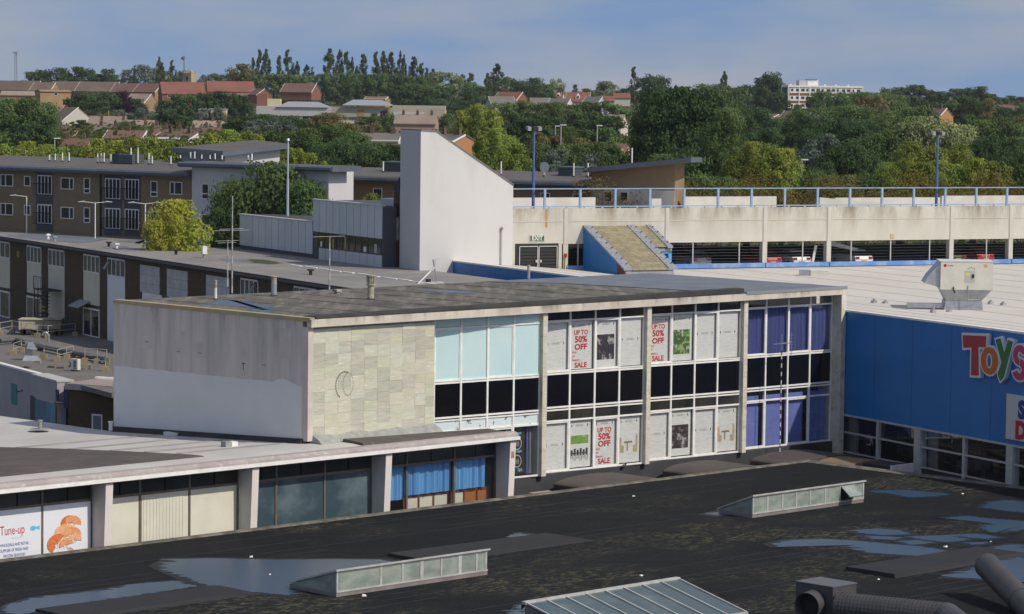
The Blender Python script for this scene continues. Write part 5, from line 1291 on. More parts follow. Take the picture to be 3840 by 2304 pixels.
# fire escape stair
st = fthing("fire_escape", "black steel fire escape stair down the brick terrace", "stair", BF, BF.front(188, 1100)[0], -.2, 3.6)
M_STEEL = mat("black_steel", (.012, .013, .014), .6)
W = BF.front(240, 1100)[0] - BF.front(188, 1100)[0]
MB().box(0, W, -1.4, 0, 4.3, 4.4).build("landing", M_STEEL, st)
for i in range(13):
    z = 4.1 - i * .31; x = W * .35 + i * .12
    box("tread", M_STEEL if i not in (4, 5) else mat("yellow_tread_%d" % i, (.35, .30, .12), .7), st, x, x + W * .5, -1.3 - .05 * i, -.9 - .05 * i, z, z + .06)
MB().tube((W * .3, -1.35, 4.3), (W * .3 + 1.5, -2.0, .2), .05, n=5).tube((W * .85, -1.3, 4.3), (W * .85 + 1.5, -1.9, .2), .05, n=5).build("stringer", M_STEEL, st)
r = MB().tube((0, -1.4, 5.5), (W * .8, -1.4, 5.5), .03, n=5).tube((0, -1.4, 5.5), (W * .3 + 1.2, -2.0, 1.6), .03, n=5)
for i in range(7): r.tube((W * .8 * i / 6, -1.4, 4.4), (W * .8 * i / 6, -1.4, 5.5), .018, n=4)
r.build("handrail", M_STEEL, st)
for x in (.1, W - .1): box("post", M_STEEL, st, x, x + .08, -1.4, -1.32, 0, 4.3)
aw = MB().hexa([(0, -1.1, 0), (2.6, -1.1, 0), (2.6, 0, .5), (0, 0, .5), (0, -1.1, .08), (2.6, -1.1, .08), (2.6, 0, .6), (0, 0, .6)]).build("awning", M_LEAD, tr, (BF.front(303, 1100)[0], -.1, 6.9))
box("alarm_box", mat("yellow_box", (.30, .24, .05), .6), tr, BF.front(68, 950)[0], BF.front(74, 950)[0], -.12, 0, 10.3, 10.9)
# vents, aerials and pipes on or before the terrace
for i, (px, py, lab) in enumerate(((180, 897, "small white vent at the puddle on the terrace roof"), (205, 905, "lidded box vent at the terrace gutter"), (408, 926, "dark stub vent left of a white capped one on the terrace roof"), (437, 932, "white capped stub vent on the terrace roof"), (660, 955, "dark stub vent midway along the terrace roof"), (765, 968, "upright flap vent at the terrace roof edge"), (1165, 1032, "dark box vent by the banded aerial"))):
    t = thing("roof_vent", lab, "vent", on_z(px, py, 12.0), BF.rz, "small vents on the terrace roof")
    m_ = M_WHITE if i in (0, 3) else (M_INK if i in (2, 4, 6) else M_LEAD)
    MB().tube((0, 0, 0), (0, 0, .35 if i else .5), .14, n=8).build("stub", m_, t); MB().box(-.22, .22, -.2, .2, .33, .45 if i != 5 else 1.0).build("cap", M_WHITE if i in (3, 5) else m_, t)
def aerial(px, ytop, ybase, d, label, arms, group=None):
    p, q = at(px, ybase, d), at(px, ytop, d)
    t = thing("aerial_pole", label, "aerial", p, 0.2, "tall aerials by the brick terrace")
    h = q.z - p.z; b = MB()
    n = int(h / .5)
    for i in range(n): b.tube((0, 0, h * i / n), (0, 0, h * (i + 1) / n), .055 - .02 * i / n, n=6, m=i % 2)
    b.build("pole", [M_GFRAME, M_LEAD], t)
    a = MB()
    for z, l in arms: a.tube((-l, 0, h * z), (l * .9, .2, h * z + .05), .016, n=5)
    a.build("crossarm", M_GFRAME, t)
aerial(870, 735, 1100, 205, "tall pale aerial pole with a cross arm near the clad building", [(.64, 1.3), (.655, .9)])
aerial(853, 900, 1075, 207, "dark aerial pole with drooping arms beside the tall pale one", [(.97, .9), (.93, .7)])
aerial(1235, 885, 1105, 200, "banded aerial pole in front of the ribbon window", [(.98, 1.2)])
flue(BF, 1455, 990, 12.0, 1.0, .12, "pale capped pipe at the foot of the grey tower block wall", False, M_RENDER)
flue(BF, 1183, 958, 12.0, 1.2, .22, "stubby tan flue below the ribbon window", False, M_ASB)
t = thing("tv_aerial", "lattice television aerial with a slanting strut on the terrace roof", "aerial", on_z(1640, 1062, 12.0), .3)
a = MB().tube((0, 0, 0), (-.35, 0, 1.75), .05, n=6).build("mast", M_GALV, t)
s_ = MB().tube((-.2, 0, 1.2), (-1.75, -.6, -.1), .05, n=6).build("strut", M_WHITE, t)
l_ = MB()
for i in range(8): l_.tube((-.5 + .02 * i, -.28, .9 + i * .12), (-.1 + .02 * i, .28, .95 + i * .12), .015, n=4)
l_.build("elements", M_GALV, t); MB().box(-1.5, .4, -.4, .4, 0, .08).build("base_plate", M_GFRAME, t); MB().tube((-.7, 0, .08), (-.7, 0, .3), .2, n=8).build("weight", M_INK, t)

# ------------------------------------------------------------------ podium deck with tanks and railings
DF = Frame(on_z(205, 1418, 4.4), 180 - 28.5)
M_DECK = mat("podium_asphalt", (.17, .155, .14), .9, (.12, .11, .10), .3, (1, 1, 1), .35, .7, (.22, .2, .18), 1.2, lo3=.6, hi3=.8)
M_SHOPW = mat("pale_render", (.40, .385, .39), .8, (.34, .33, .335), .5)
pd = fthing("podium_shop", "single-storey rendered shop below the podium deck with blue-green window", "building", DF)
box("deck_roof", M_DECK, pd, -60, 12, 0, 42, 4.05, 4.4)
box("shop_wall", M_SHOPW, pd, -60, 1.9, -.3, 0, 0, 4.35); box("white_coping", M_WHITE, pd, -60, 1.9, -.36, .1, 4.35, 4.5)
box("corner_wall", M_SHOPW, pd, -2.2, 3.35, -1.0, -.3, 0, 4.42); box("corner_coping", M_GFRAME, pd, -2.3, 3.4, -1.05, .3, 4.42, 4.55)
M_TEALW = mat("blue_green_window", (.05, .17, .26), .12, (.10, .30, .42), .5, (1, 1, 1), .4, .6, spec=.5)
for (x0, x1, y0, y1) in ((137, 207, 1492, 1570),):
    p0, p1 = DF.front(x0, 1500, -1.0), DF.front(x1, 1530, -1.0)
    f = MB().box(p0[0] - .12, p1[0] + .12, -1.05, -1.0, .2, 2.75).build("shop_window", M_TEALW, pd)
    box("timber_post", mat("brown_timber", (.13, .075, .03), .7), pd, p0[0] - .55, p0[0] - .12, -1.06, -1.0, 0, 2.8); box("timber_post", bpy.data.materials["brown_timber"], pd, p1[0] + .12, p1[0] + .4, -1.06, -1.0, 0, 2.7)
    box("shop_door", mat("navy_door", (.02, .03, .08), .4), pd, p0[0] - 1.3, p0[0] - .55, -1.05, -1.0, 0, 2.9)
p0 = DF.front(43, 1480, -.3); box("small_window", mat("teal_glass", (.03, .20, .22), .15), pd, p0[0], p0[0] + 1.4, -.34, -.3, 1.6, 3.2)
box("wall_sign", mat("navy_sign", (.03, .03, .09), .6), pd, DF.front(213, 1450, -1.0)[0], DF.front(222, 1450, -1.0)[0], -1.1, -1.0, 3.0, 3.9)
for i, (px, py) in enumerate(((85, 1465), (228, 1510))):
    q = DF.front(px, py, -1.0); MB().tube((q[0], -1.3, q[2]), (q[0], -1.0, q[2]), .07, n=6).tube((q[0], -1.45, q[2]), (q[0], -1.3, q[2]), .12, n=8).build("spot_lamp", M_INK, pd)
# brick flank beside it
NF = Frame(on_z(255, 1440, 4.4), 117.7)
nb = fthing("brick_flank", "dark brick flank wall with white door frame and gravelled flat roof", "building", NF)
box("brick_wall", M_BRICK, nb, 0, 9, 0, .3, 0, 4.0); box("navy_panel", bpy.data.materials["navy_sign"], nb, -.35, .05, -.05, .3, 2.6, 4.2)
box("fascia", M_LEAD, nb, -.2, 9, -.15, .3, 4.0, 4.45)
box("roof", mat("pinkish_gravel_roof", (.33, .26, .22), .95, (.27, .22, .19), 1.2), nb, -.2, 9, .3, 9, 4.3, 4.46)
MB().hexa([(-.5, 4.0, 4.46), (9, 4.0, 4.46), (9, 4.7, 4.46), (-.5, 4.5, 4.46), (-.5, 4.05, 4.58), (9, 4.1, 4.58), (9, 4.6, 4.58), (-.5, 4.4, 4.58)]).build("white_flashing", M_WHITE, nb)
q = NF.front(345, 1560); box("door_frame", M_WFR, nb, q[0], q[0] + .12, -.05, 0, 0, 2.2); box("door_frame", M_WFR, nb, q[0] + .85, q[0] + .95, -.05, 0, 0, 2.2); box("door_head", M_WFR, nb, q[0], q[0] + .95, -.05, 0, 2.2, 2.32)
box("door", mat("grey_blue_door", (.14, .17, .2), .5), nb, q[0] + .12, q[0] + .85, -.03, 0, 0, 2.2)
MB().tube((q[0] - .6, -.5, .4), (q[0] + 2.2, -.8, .75), .025, n=5).build("handrail", M_WHITE, nb)
# railings
M_RUSTR = mat("galvanised_rail", (.36, .33, .26), .6, (.45, .42, .36), 2)
def railing(pts, label, z=4.4, hs=(1.1, .6), weights=True):
    ps_ = [on_z(x, y, z) for x, y in pts]
    t = thing("guard_railing", label, "railing", ps_[0], 0)
    r = MB()
    for i in range(len(ps_)):
        a = ps_[i] - ps_[0]; MB().tube(a, a + Vector((0, 0, hs[0])), .035, n=5).build("post", M_RUSTR, t)
        if weights: MB().box(a.x - .25, a.x + .25, a.y - .25, a.y + .25, 0, .35).build("weight", mat("tan_block", (.30, .24, .15), .9) if "tan_block" not in bpy.data.materials else bpy.data.materials["tan_block"], t)
        if i:
            c = ps_[i - 1] - ps_[0]
            for h in hs: r.tube(a + Vector((0, 0, h)), c + Vector((0, 0, h)), .028, n=5)
    r.build("rails", M_RUSTR, t)
railing([(0, 1258), (45, 1250), (140, 1265), (180, 1270), (282, 1260)], "long guard railing in front of the two water tanks")
railing([(318, 1360), (365, 1362), (400, 1364)], "short guard railing by the end wall corner")
railing([(50, 1330), (80, 1320), (165, 1345), (215, 1355), (250, 1345), (275, 1340)], "tangled guard railing around the ducts", hs=(.9, .45))
railing([(330, 1385), (395, 1392)], "low railing with tan ballast blocks near the white flashing", hs=(.75, .3))
# tanks
M_TANK = mat("cream_tank", (.46, .42, .33), .7, (.38, .34, .27), 1.5); M_TANKD = mat("mossy_tank", (.35, .29, .24), .8, (.22, .18, .13), 3)
for (x0, x1, y0, y1, m_, lab) in ((70, 158, 1200, 1237, M_TANK, "boxy cream water tank on the podium deck"), (162, 226, 1200, 1236, M_TANKD, "stained mossy water tank beside the cream one")):
    a, c = at(x0, y1, 257), at(x1, y1, 257); w = c.x - a.x; h = at(x0, y0, 257).z - a.z
    t = thing("water_tank", lab, "tank", (a.x, a.y, 4.4), 0, "water tanks on the podium")
    zb_ = a.z - 4.4
    MB().hexa([(0, 0, zb_), (w * .98, .3, zb_), (w * .98, 2, zb_), (0, 2, zb_), (-.0, 0, zb_ + h), (w * 1.04, .2, zb_ + h), (w * 1.04, 2, zb_ + h), (0, 2, zb_ + h)]).build("tank_body", m_, t)
    MB().box(-.05, w * 1.06, -.05, 2.05, zb_ + h, zb_ + h + .06).build("lid", m_, t)
    for x in (.1, w * .5, w * .85): box("stand_leg", M_BRICK, t, x, x + .25, .3, 1.8, 0, zb_)
    if m_ is M_TANK: MB().box(w * .12, w * .7, -.02, 0, zb_ + .1, zb_ + h - .15).build("panel", m_, t)
t = thing("storage_box", "dark blue-grey box in the shade of the terrace", "box", on_z(245, 1248, 4.4), .2); MB().box(-.9, .9, 0, 1.2, 0, .9).build("body", mat("slate_box", (.07, .075, .09), .8), t); MB().box(-.95, .95, -.05, 1.25, .9, .98).build("lid", bpy.data.materials["slate_box"], t)
# ducts
t = thing("swan_neck_duct", "shiny swan-neck duct on the podium deck", "duct", on_z(182, 1290, 4.4), 0)
pts = [(0, 0, 0), (0, 0, .65), (-.06, 0, .85), (-.25, 0, .95), (-.45, 0, .88), (-.52, 0, .72)]
s_ = MB()
for i in range(5): s_.tube(pts[i], pts[i + 1], .11, n=10)
s_.build("neck", M_GALV, t); MB().box(-.7, 1.1, -.12, .12, .0, .14).build("base_tray", M_GALV, t)
t = thing("extract_hood", "galvanised extract hood over a sloped base on the podium deck", "duct", on_z(118, 1352, 4.4), .1)
MB().hexa([(-.75, -.5, .0), (.75, -.5, .0), (.75, .6, .0), (-.75, .6, .0), (-.5, -.3, .38), (.45, -.3, .38), (.45, .4, .38), (-.5, .4, .38)]).build("hood_base", M_GALV, t)
MB().box(-.5, .05, -.1, .4, .38, 1.5).build("riser", M_GALV, t); MB().hexa([(-.35, -.4, .95), (.45, -.4, .85), (.45, .3, .85), (-.35, .3, .95), (-.25, -.3, 1.5), (.1, -.3, 1.5), (.1, .2, 1.5), (-.25, .2, 1.5)]).build("cowl", M_GALV, t)
t = thing("duct_run", "dark flattened duct snaking across the podium deck", "duct", on_z(150, 1318, 4.4), 0)
q = [on_z(x, y, 4.5) - on_z(150, 1318, 4.4) for x, y in ((0, 1290), (60, 1285), (150, 1310), (240, 1330), (330, 1345), (400, 1362))]
d = MB()
for i in range(5): d.tube(q[i] + Vector((0, 0, .25)), q[i + 1] + Vector((0, 0, .25)), .2, n=8)
d.build("duct", mat("green_grey_duct", (.13, .15, .14), .5, (.06, .07, .07), 1.5), t)
for p in q[1:5]: MB().box(p.x - .3, p.x + .3, p.y - .15, p.y + .15, -.1, .15).build("support", M_INK, t)
t = thing("air_conditioner", "cream outdoor air conditioning unit with dark grille on the podium", "air conditioner", on_z(283, 1392, 4.4), -.55)
MB().box(-.35, .35, -.18, .18, .1, .95).build("casing", M_PLANT, t)
for i in range(6): box("grille_slat", M_INK, t, -.05, .2, -.19, -.18, .2 + i * .11, .27 + i * .11)
MB().tube((-.36, 0, .5), (-.33, 0, .5), .27, n=16).build("fan", M_INK, t); box("foot", M_INK, t, -.3, -.2, -.2, .2, 0, .1); box("foot", M_INK, t, .2, .3, -.2, .2, 0, .1)
for i in range(9):
    px, py = random.uniform(60, 330), random.uniform(1335, 1385)
    o = MB().hexa([(-.3, -.12, 0), (.3, -.1, 0), (.3, .1, 0), (-.3, .12, 0), (-.25, -.1, .12), (.28, -.08, .15), (.25, .1, .12), (-.27, .1, .14)]).build("timber_offcut", random.choice((M_BRICK, bpy.data.materials["tan_block"], M_INK)), None, on_z(px, py, 4.4), (0, 0, random.uniform(-.6, .6)))
    props(o, "offcut block among the ducts on the podium deck", "debris", "offcuts on the podium deck")

# ------------------------------------------------------------------ flats
M_BRK2 = mat("buff_brown_brick", (.22, .165, .10), .9, (.19, .14, .085), .8, (1, 1, 2), .35, .65, (.25, .19, .115), 4, (1, 1, 3), .55, .7)
M_BRK3 = mat("orange_buff_brick", (.27, .18, .10), .9, (.235, .155, .088), .8, (1, 1, 2), .35, .65)
M_FROOF = mat("brown_grey_sheet_roof", (.12, .11, .10), .8, (.10, .09, .085), .2)
M_EAVE = mat("blue_grey_eave", (.11, .13, .155), .35, (.09, .108, .13), .6, spec=.5)
M_RECESS = mat("slate_panel", (.065, .075, .09), .7)
M_GR2 = mat("pale_grey_render", (.54, .54, .54), .85, (.51, .51, .51), .3)
fl = fthing("brick_flats", "brown brick block of flats with rolled grey eaves and juliet balconies", "apartment block", LF)
box("brick_wall", M_BRK2, fl, -40, 12.9, 0, 11, 0, 18.0)
MB().prism([(-.75, 18.05), (-.8, 18.22), (-.7, 18.45), (-.4, 18.55), (11, 19.1), (11, 18.0)], -40, 12.95, 'x').build("roof", M_FROOF, fl)
MB().prism([(-.8, 17.98), (-.95, 18.1), (-.98, 18.3), (-.85, 18.48), (-.6, 18.5), (-.6, 17.98)], -40, 12.98, 'x').build("rolled_eave", M_EAVE, fl)
box("corner_trim", M_STEEL, fl, 12.75, 12.93, -.12, 0, 0, 18)
def win(parent, u0, u1, z0, z1, split=None, horiz=None, v=0.0, fm=None):
    f = MB().box(u0, u1, v - .07, v, z0, z0 + .08).box(u0, u1, v - .07, v, z1 - .08, z1).box(u0, u0 + .08, v - .069, v, z0, z1).box(u1 - .08, u1, v - .069, v, z0, z1)
    if split: f.box(u0 + (u1 - u0) * split - .05, u0 + (u1 - u0) * split + .05, v - .068, v, z0, z1)
    if horiz: f.box(u0, u1, v - .068, v, z0 + (z1 - z0) * horiz - .05, z0 + (z1 - z0) * horiz + .05)
    o = f.build("window", fm or M_WFR, parent)
    box("pane", M_DARKPANE, o, u0 + .08, u1 - .08, v - .03, v - .01, z0 + .08, z1 - .08)
    return o
def juliet(parent, u0, u1, z0, z1):
    w = MB().box(u0, u1, -.06, 0, z0, z0 + .1).box(u0, u1, -.06, 0, z1 - .1, z1)
    for i in range(5): x = u0 + (u1 - u0 - .09) * i / 4; w.box(x, x + .09, -.059, 0, z0, z1)
    o = w.build("balcony_door", M_WFR, parent); box("pane", M_DARKPANE, o, u0 + .09, u1 - .09, -.03, -.01, z0 + .1, z1 - .1)
    r = MB().box(u0 - .25, u1 + .15, -.42, -.36, z0 + 1.05, z0 + 1.12).box(u0 - .25, u1 + .15, -.42, -.36, z0 - .02, z0 + .04)
    n = 16
    for i in range(n + 1): x = u0 - .25 + (u1 - u0 + .38) * i / n; r.box(x, x + .02, -.4, -.38, z0, z0 + 1.08)
    r.build("juliet_railing", M_STEEL, parent)
for dz in (0, -2.85):
    win(fl, -13.5, -11.7, 16.4 + dz, 17.6 + dz, .4); win(fl, -10.1, -9.2, 16.5 + dz, 17.5 + dz)
    win(fl, -4.9, -3.1, 16.35 + dz, 17.5 + dz, .68); win(fl, -1.7, -.85, 16.05 + dz, 17.55 + dz, None, .3); win(fl, 7.35, 8.25, 16.0 + dz, 17.5 + dz, None, .3); win(fl, 9.9, 11.5, 16.3 + dz, 17.5 + dz, .38)
    win(fl, -17.5, -16, 16.4 + dz, 17.6 + dz, .5)
    box("recess_panel", M_RECESS, fl, -8.4, -6.05, -.03, 0, 15.0 + dz, 17.9 + dz); juliet(fl, -8.2, -6.15, 15.75 + dz, 17.65 + dz)
    box("recess_panel", M_RECESS, fl, 1.1, 3.45, -.03, 0, 15.0 + dz, 17.9 + dz); juliet(fl, 1.2, 3.3, 15.6 + dz, 17.6 + dz)
    box("recess_panel", M_RECESS, fl, 3.8, 6.0, -.03, 0, 15.0 + dz, 17.9 + dz); juliet(fl, 3.9, 5.8, 15.6 + dz, 17.6 + dz)
box("downpipe", M_STEEL, fl, .55, .7, -.12, 0, 8, 18)
for o in []: pass
# rendered corner block of the flats
rbk = fthing("rendered_block", "pale grey rendered corner block of the flats with deep grey eaves", "apartment block", LF)
box("rendered_wall", M_GR2, rbk, 12.95, 24.0, -.25, 10, 0, 19.0); box("rendered_wall", M_GR2, rbk, 24.0, 30.0, -.25, 2.2, 0, 18.99)
MB().prism([(-.9, 19.0), (-1.0, 19.2), (-.8, 19.42), (3.0, 19.44), (3.0, 19.0)], 12.0, 30.9, 'x').build("roof_deck", M_FROOF, rbk)
MB().prism([(-.95, 18.95), (-1.12, 19.1), (-1.1, 19.32), (-.9, 19.44), (-.7, 18.95)], 11.9, 31.0, 'x').build("rolled_eave", M_EAVE, rbk)
MB().box(30.9, 31.1, -1.0, 3.0, 18.95, 19.4).build("side_eave", M_EAVE, rbk)
win(rbk, 14.3, 15.2, 16.0, 17.45, None, .35, -.25); juliet_u = win(rbk, 17.2, 19.0, 15.6, 17.5, .5, None, -.25); box("door_hood", M_LEAD, rbk, 16.8, 19.4, -.7, -.25, 17.7, 17.78)
win(rbk, 14.3, 15.2, 13.1, 14.6, None, .35, -.25); win(rbk, 22.5, 24.0, 16.0, 17.4, .5, None, -.25)
# penthouse with a single-pitch roof
qa, qb, qc, qd = at(640, 556, 290), at(836, 571, 279), at(1086, 541, 289), at(955, 527, 300)
ph = thing("flats_penthouse", "penthouse on the flats with a raked brown roof and dark fascia", "apartment block", (qb.x, qb.y, 19.3), 0)
rel = [q - Vector((qb.x, qb.y, 19.3)) for q in (qa, qb, qc, qd)]
dn = Vector((0, 0, -.42))
MB().hexa([r_ + dn for r_ in rel] + rel).build("raked_roof", M_EAVE, ph)
cen = sum(rel, Vector()) / 4
ins = [cen + (r_ - cen) * .97 for r_ in rel]
MB().hexa([r_ + Vector((0, 0, .004)) for r_ in ins] + [r_ + Vector((0, 0, .06)) for r_ in ins]).build("roof_sheet", M_FROOF, ph)
wl_ = [cen + (r_ - cen) * .82 for r_ in rel]
MB().hexa([Vector((r_.x, r_.y, -1.5)) for r_ in wl_] + [Vector((r_.x, r_.y, r_.z - .43)) for r_ in wl_]).build("penthouse_wall", M_GREYR, ph)
# rear wing in sun
rw = fthing("rear_wing", "sunlit orange-buff brick wing of the flats behind the white tower", "apartment block", GF)
box("brick_wall", M_BRK3, rw, -5.4, 23.3, 0, 9, 0, 17.7)
MB().prism([(-.8, 17.7), (-.95, 17.85), (-.9, 18.1), (-.6, 18.22), (9, 18.7), (9, 17.7)], -5.8, 23.3, 'x').build("roof", M_FROOF, rw)
MB().prism([(-.82, 17.62), (-1.0, 17.78), (-.98, 18.0), (-.8, 18.14), (-.6, 17.62)], -5.9, 23.35, 'x').build("rolled_eave", M_EAVE, rw)
for u in (-3.95, .0, 17.7, 21.0, 4.2, 9.0): win(rw, u, u + 1.0, 15.85, 17.0, None, None, 0)
for (u, w, h) in ((-1.2, 2.9, 1.0), (3.3, 2.5, .95), (17.5, 1.6, .9), (20.6, 1.4, .7)):
    t = fthing("roof_plant_box", "grey ribbed plant box on the rear wing roof %s" % {-1.2: "left of the white tower", 3.3: "right beside the white tower", 17.5: "near the satellite dish", 20.6: "next to the raked roof"}[u], "plant box", GF, u, 4.2, 18.3)
    MB().box(0, w, 0, 2, 0, h).build("body", M_RECESS, t); MB().box(-.1, w + .1, -.1, 2.1, h, h + .15).build("lid", M_EAVE, t); MB().box(-.05, w + .05, -.05, 2.05, h * .75, h * .8).build("band", M_EAVE, t)
rk = fthing("raked_block", "orange-buff brick end block with a roof rising to the right", "apartment block", GF)
box("render_band", mat("cream_grey_render", (.50, .47, .43), .85), rk, 23.3, 31.62, -1.04, -1.0, 0, 17.55)
RL, RR = GF.front(2200, 630, -1.9), GF.front(2592, 592, -1.9)
def rk_z(u): return RL[2] + (RR[2] - RL[2]) * (u - RL[0]) / (RR[0] - RL[0])
MB().hexa([(23.35, -1.0, 0), (31.6, -1.0, 0), (31.6, 1.2, 0), (23.35, 8, 0)] + [(u_, v_, rk_z(u_) - .42) for u_, v_ in ((23.35, -1.0), (31.6, -1.0), (31.6, 1.2), (23.35, 8))]).build("brick_wall", M_BRK3, rk)
MB().hexa([(u_, v_, rk_z(u_) - .42) for u_, v_ in ((RL[0], -1.9), (RR[0], -1.9), (RR[0] - .6, 2.2), (RL[0], 8.5))] + [(u_, v_, rk_z(u_)) for u_, v_ in ((RL[0], -1.9), (RR[0], -1.9), (RR[0] - .6, 2.2), (RL[0], 8.5))]).build("raked_roof", M_EAVE, rk)
MB().hexa([(u_, v_, rk_z(u_) + .004) for u_, v_ in ((RL[0] + .1, -1.8), (RR[0] - .1, -1.8), (RR[0] - .7, 2.1), (RL[0] + .1, 8.4))] + [(u_, v_, rk_z(u_) + .05) for u_, v_ in ((RL[0] + .1, -1.8), (RR[0] - .1, -1.8), (RR[0] - .7, 2.1), (RL[0] + .1, 8.4))]).build("roof_sheet", M_FROOF, rk)
for u in (24.6, 26.2): win(rk, u, u + .85, 16.35, 17.35, None, None, -1.04)
# white vent pipes
def pipes(fr, lst, v, z, group, where):
    for i, (px, ytop, h) in enumerate(lst):
        p = fr.front(px, ytop, v)
        t = fthing("vent_pipe", "slim white vent pipe on the %s" % where, "vent pipe", fr, p[0], v, z, group)
        MB().tube((0, 0, 0), (0, 0, p[2] - z), .07, n=7).build("pipe", M_WHITE, t); MB().tube((0, 0, 0), (0, 0, .15), .11, n=7).build("collar", M_KERB, t)
S = .3882
pipes(LF, [(S * x, 150 + S * y, 1) for x, y in ((477, 1110), (533, 1100), (602, 1090), (667, 1090), (943, 1100), (977, 1098), (1005, 1090), (1070, 1103), (1122, 1105), (1265, 1042), (1332, 1045), (1280, 1115), (1438, 1095), (1470, 1122), (1650, 1122))], 5.5, 18.8, "white vent pipes on the flats", "brown flats roof")
pipes(LF, [(S * x, 150 + S * y, 1) for x, y in ((1742, 1112), (1840, 1085), (1880, 1080), (1948, 1110), (2028, 1115), (2077, 1098), (2145, 1115), (2397, 1115), (2433, 1100))], 4.5, 19.45, "white vent pipes on the rendered block", "rendered corner block roof")
pipes(GF, [(960 + S * x, 150 + S * y, 1) for x, y in ((1230, 1175), (2368, 1175))] + [(1920 + S * x, 200 + S * y, 1) for x, y in ((312, 1062), (597, 1062), (735, 1062), (1160, 915))], 3.0, 18.4, "white vent pipes on the rear wing", "rear wing roof")
t = fthing("rooftop_cabinet", "low dark slatted cabinet on the brown flats roof", "cabinet", LF, -3.0, 5, 18.8); MB().box(0, 2.8, 0, 1.6, 0, .95).build("body", M_RECESS, t)
for i in range(4): box("slat", M_EAVE, t, .8, 2.8, -.05, 0, .15 + .2 * i, .28 + .2 * i)
t = fthing("satellite_dish", "white satellite dish on the rear wing by the blue lamp post", "satellite dish", GF, 16.9, 2.5, 18.4)
d = MB()
for i in range(3):
    r0, r1 = .5 - .16 * i, .5 - .16 * (i + 1)
    d.tube((0, -.05 + .04 * i, .9), (0, -.02 + .04 * i, .9), r0, r1, n=18)
d.build("dish", M_GFRAME, t); MB().tube((0, .1, 0), (0, .05, .9), .05, n=6).tube((0, -.05, .9), (0, -.5, .75), .02, n=5).build("mount", M_GALV, t)
# slim street lamps between flats and terrace
for (px, yt, lab, arms) in ((100, 738, "single-arm street lamp before the brown flats", (-1,)), (357, 762, "unlit double-arm street lamp in front of the flats downpipe", (-1, 1)), (545, 765, "double-arm street lamp at the yellow tree", (-1, 1)), (0, 865, "street lamp head at the picture edge above the terrace", (1,))):
    q = at(px, yt, {100: 286, 0: 292, 357: 277, 545: 272}[px])
    t = thing("street_lamp", lab, "street lamp", (q.x, q.y, 0), .15, "street lamps before the flats")
    MB().tube((0, 0, 0), (0, 0, q.z), .07, .05, n=8).build("pole", M_WHITE, t)
    for s in arms:
        MB().tube((0, 0, q.z), (s * 1.1, 0, q.z + .12), .028, n=6).build("arm", M_WHITE, t)
        MB().tube((s * 1.0, 0, q.z + .14), (s * 1.6, 0, q.z + .1), .07, .035, n=8).build("lamp_head", M_GFRAME, t)
# ------------------------------------------------------------------ ground
PROFILE = [(-400, 0), (262, 0), (300, 3), (340, 6), (450, 11.5), (600, 14), (1000, 15.5), (1250, 19.5), (1500, 24.5), (1800, 27), (2600, 27), (4000, 18), (9000, 5)]
def ground_z(x, y):
    d = y
    for (a, za), (b_, zb_) in zip(PROFILE, PROFILE[1:]):
        if d <= b_:
            z = za + (zb_ - za) * max(0, (d - a)) / (b_ - a); break
    else: z = PROFILE[-1][1]
    if d > 320: z += 1.2 * math.sin(x * .006 + d * .004) * min(1, (d - 320) / 300)
    return z
ys = [-400, -100, 60, 150, 220, 262, 280, 300, 320, 340, 370, 400, 450, 500, 550, 600, 700, 800, 900, 1000, 1125, 1250, 1375, 1500, 1650, 1800, 2200, 2600, 3200, 4000]
xsg = [-2500, -1500, -900, -600, -450, -350, -280, -220, -170, -130, -100, -70, -40, -15, 15, 40, 70, 100, 130, 170, 220, 280, 350, 450, 600, 900, 1500, 2500]
g = MB(); nx = len(xsg)
g.v = [(x, y, ground_z(x, y)) for y in ys for x in xsg]
for j in range(len(ys) - 1):
    for i in range(nx - 1): g.f.append((j * nx + i, j * nx + i + 1, (j + 1) * nx + i + 1, (j + 1) * nx + i)); g.m.append(0 if ys[j] < 262 else 1)
M_ASPH = mat("asphalt", (.055, .054, .053), .9, (.07, .068, .065), .3)
M_GRASS = mat("rough_grass", (.07, .085, .03), .95, (.05, .06, .025), .02, (1, 1, 1), .35, .65, (.10, .095, .045), .1, lo3=.5, hi3=.7)
gr = g.build("ground", [M_ASPH, M_GRASS]); props(gr, "asphalt yards below and grassy hillside rising behind the town", None, None, "structure")

# ------------------------------------------------------------------ houses on the hillside
RF = {"br": mat("brown_tiles", (.165, .118, .092), .9, (.13, .092, .074), .2, rand=.12), "rd": mat("red_tiles", (.215, .085, .058), .9, (.17, .07, .05), .2, rand=.10),
      "gr": mat("grey_tiles", (.15, .14, .125), .9, (.125, .115, .105), .2, rand=.12), "tn": mat("tan_tiles", (.29, .23, .18), .9, (.24, .19, .15), .2, rand=.1), "rb": mat("red_brown_tiles", (.165, .092, .07), .9, (.135, .078, .062), .2, rand=.1)}
WL = {"bf": mat("buff_brick", (.33, .21, .11), .9, (.28, .18, .095), .3, rand=.08), "rb": mat("red_brick", (.25, .10, .06), .9, (.21, .085, .055), .3, rand=.08), "wh": mat("cream_render", (.52, .48, .42), .9, rand=.08), "pk": mat("pink_brick", (.36, .24, .18), .9, rand=.05), "og": mat("orange_brick", (.40, .19, .08), .9, rand=.05), "gy": mat("grey_cladding", (.36, .37, .40), .8, rand=.05)}
M_CHIM = mat("sooty_brick", (.13, .085, .065), .9)
M_VERGE = mat("white_bargeboard", (.72, .72, .70), .6)
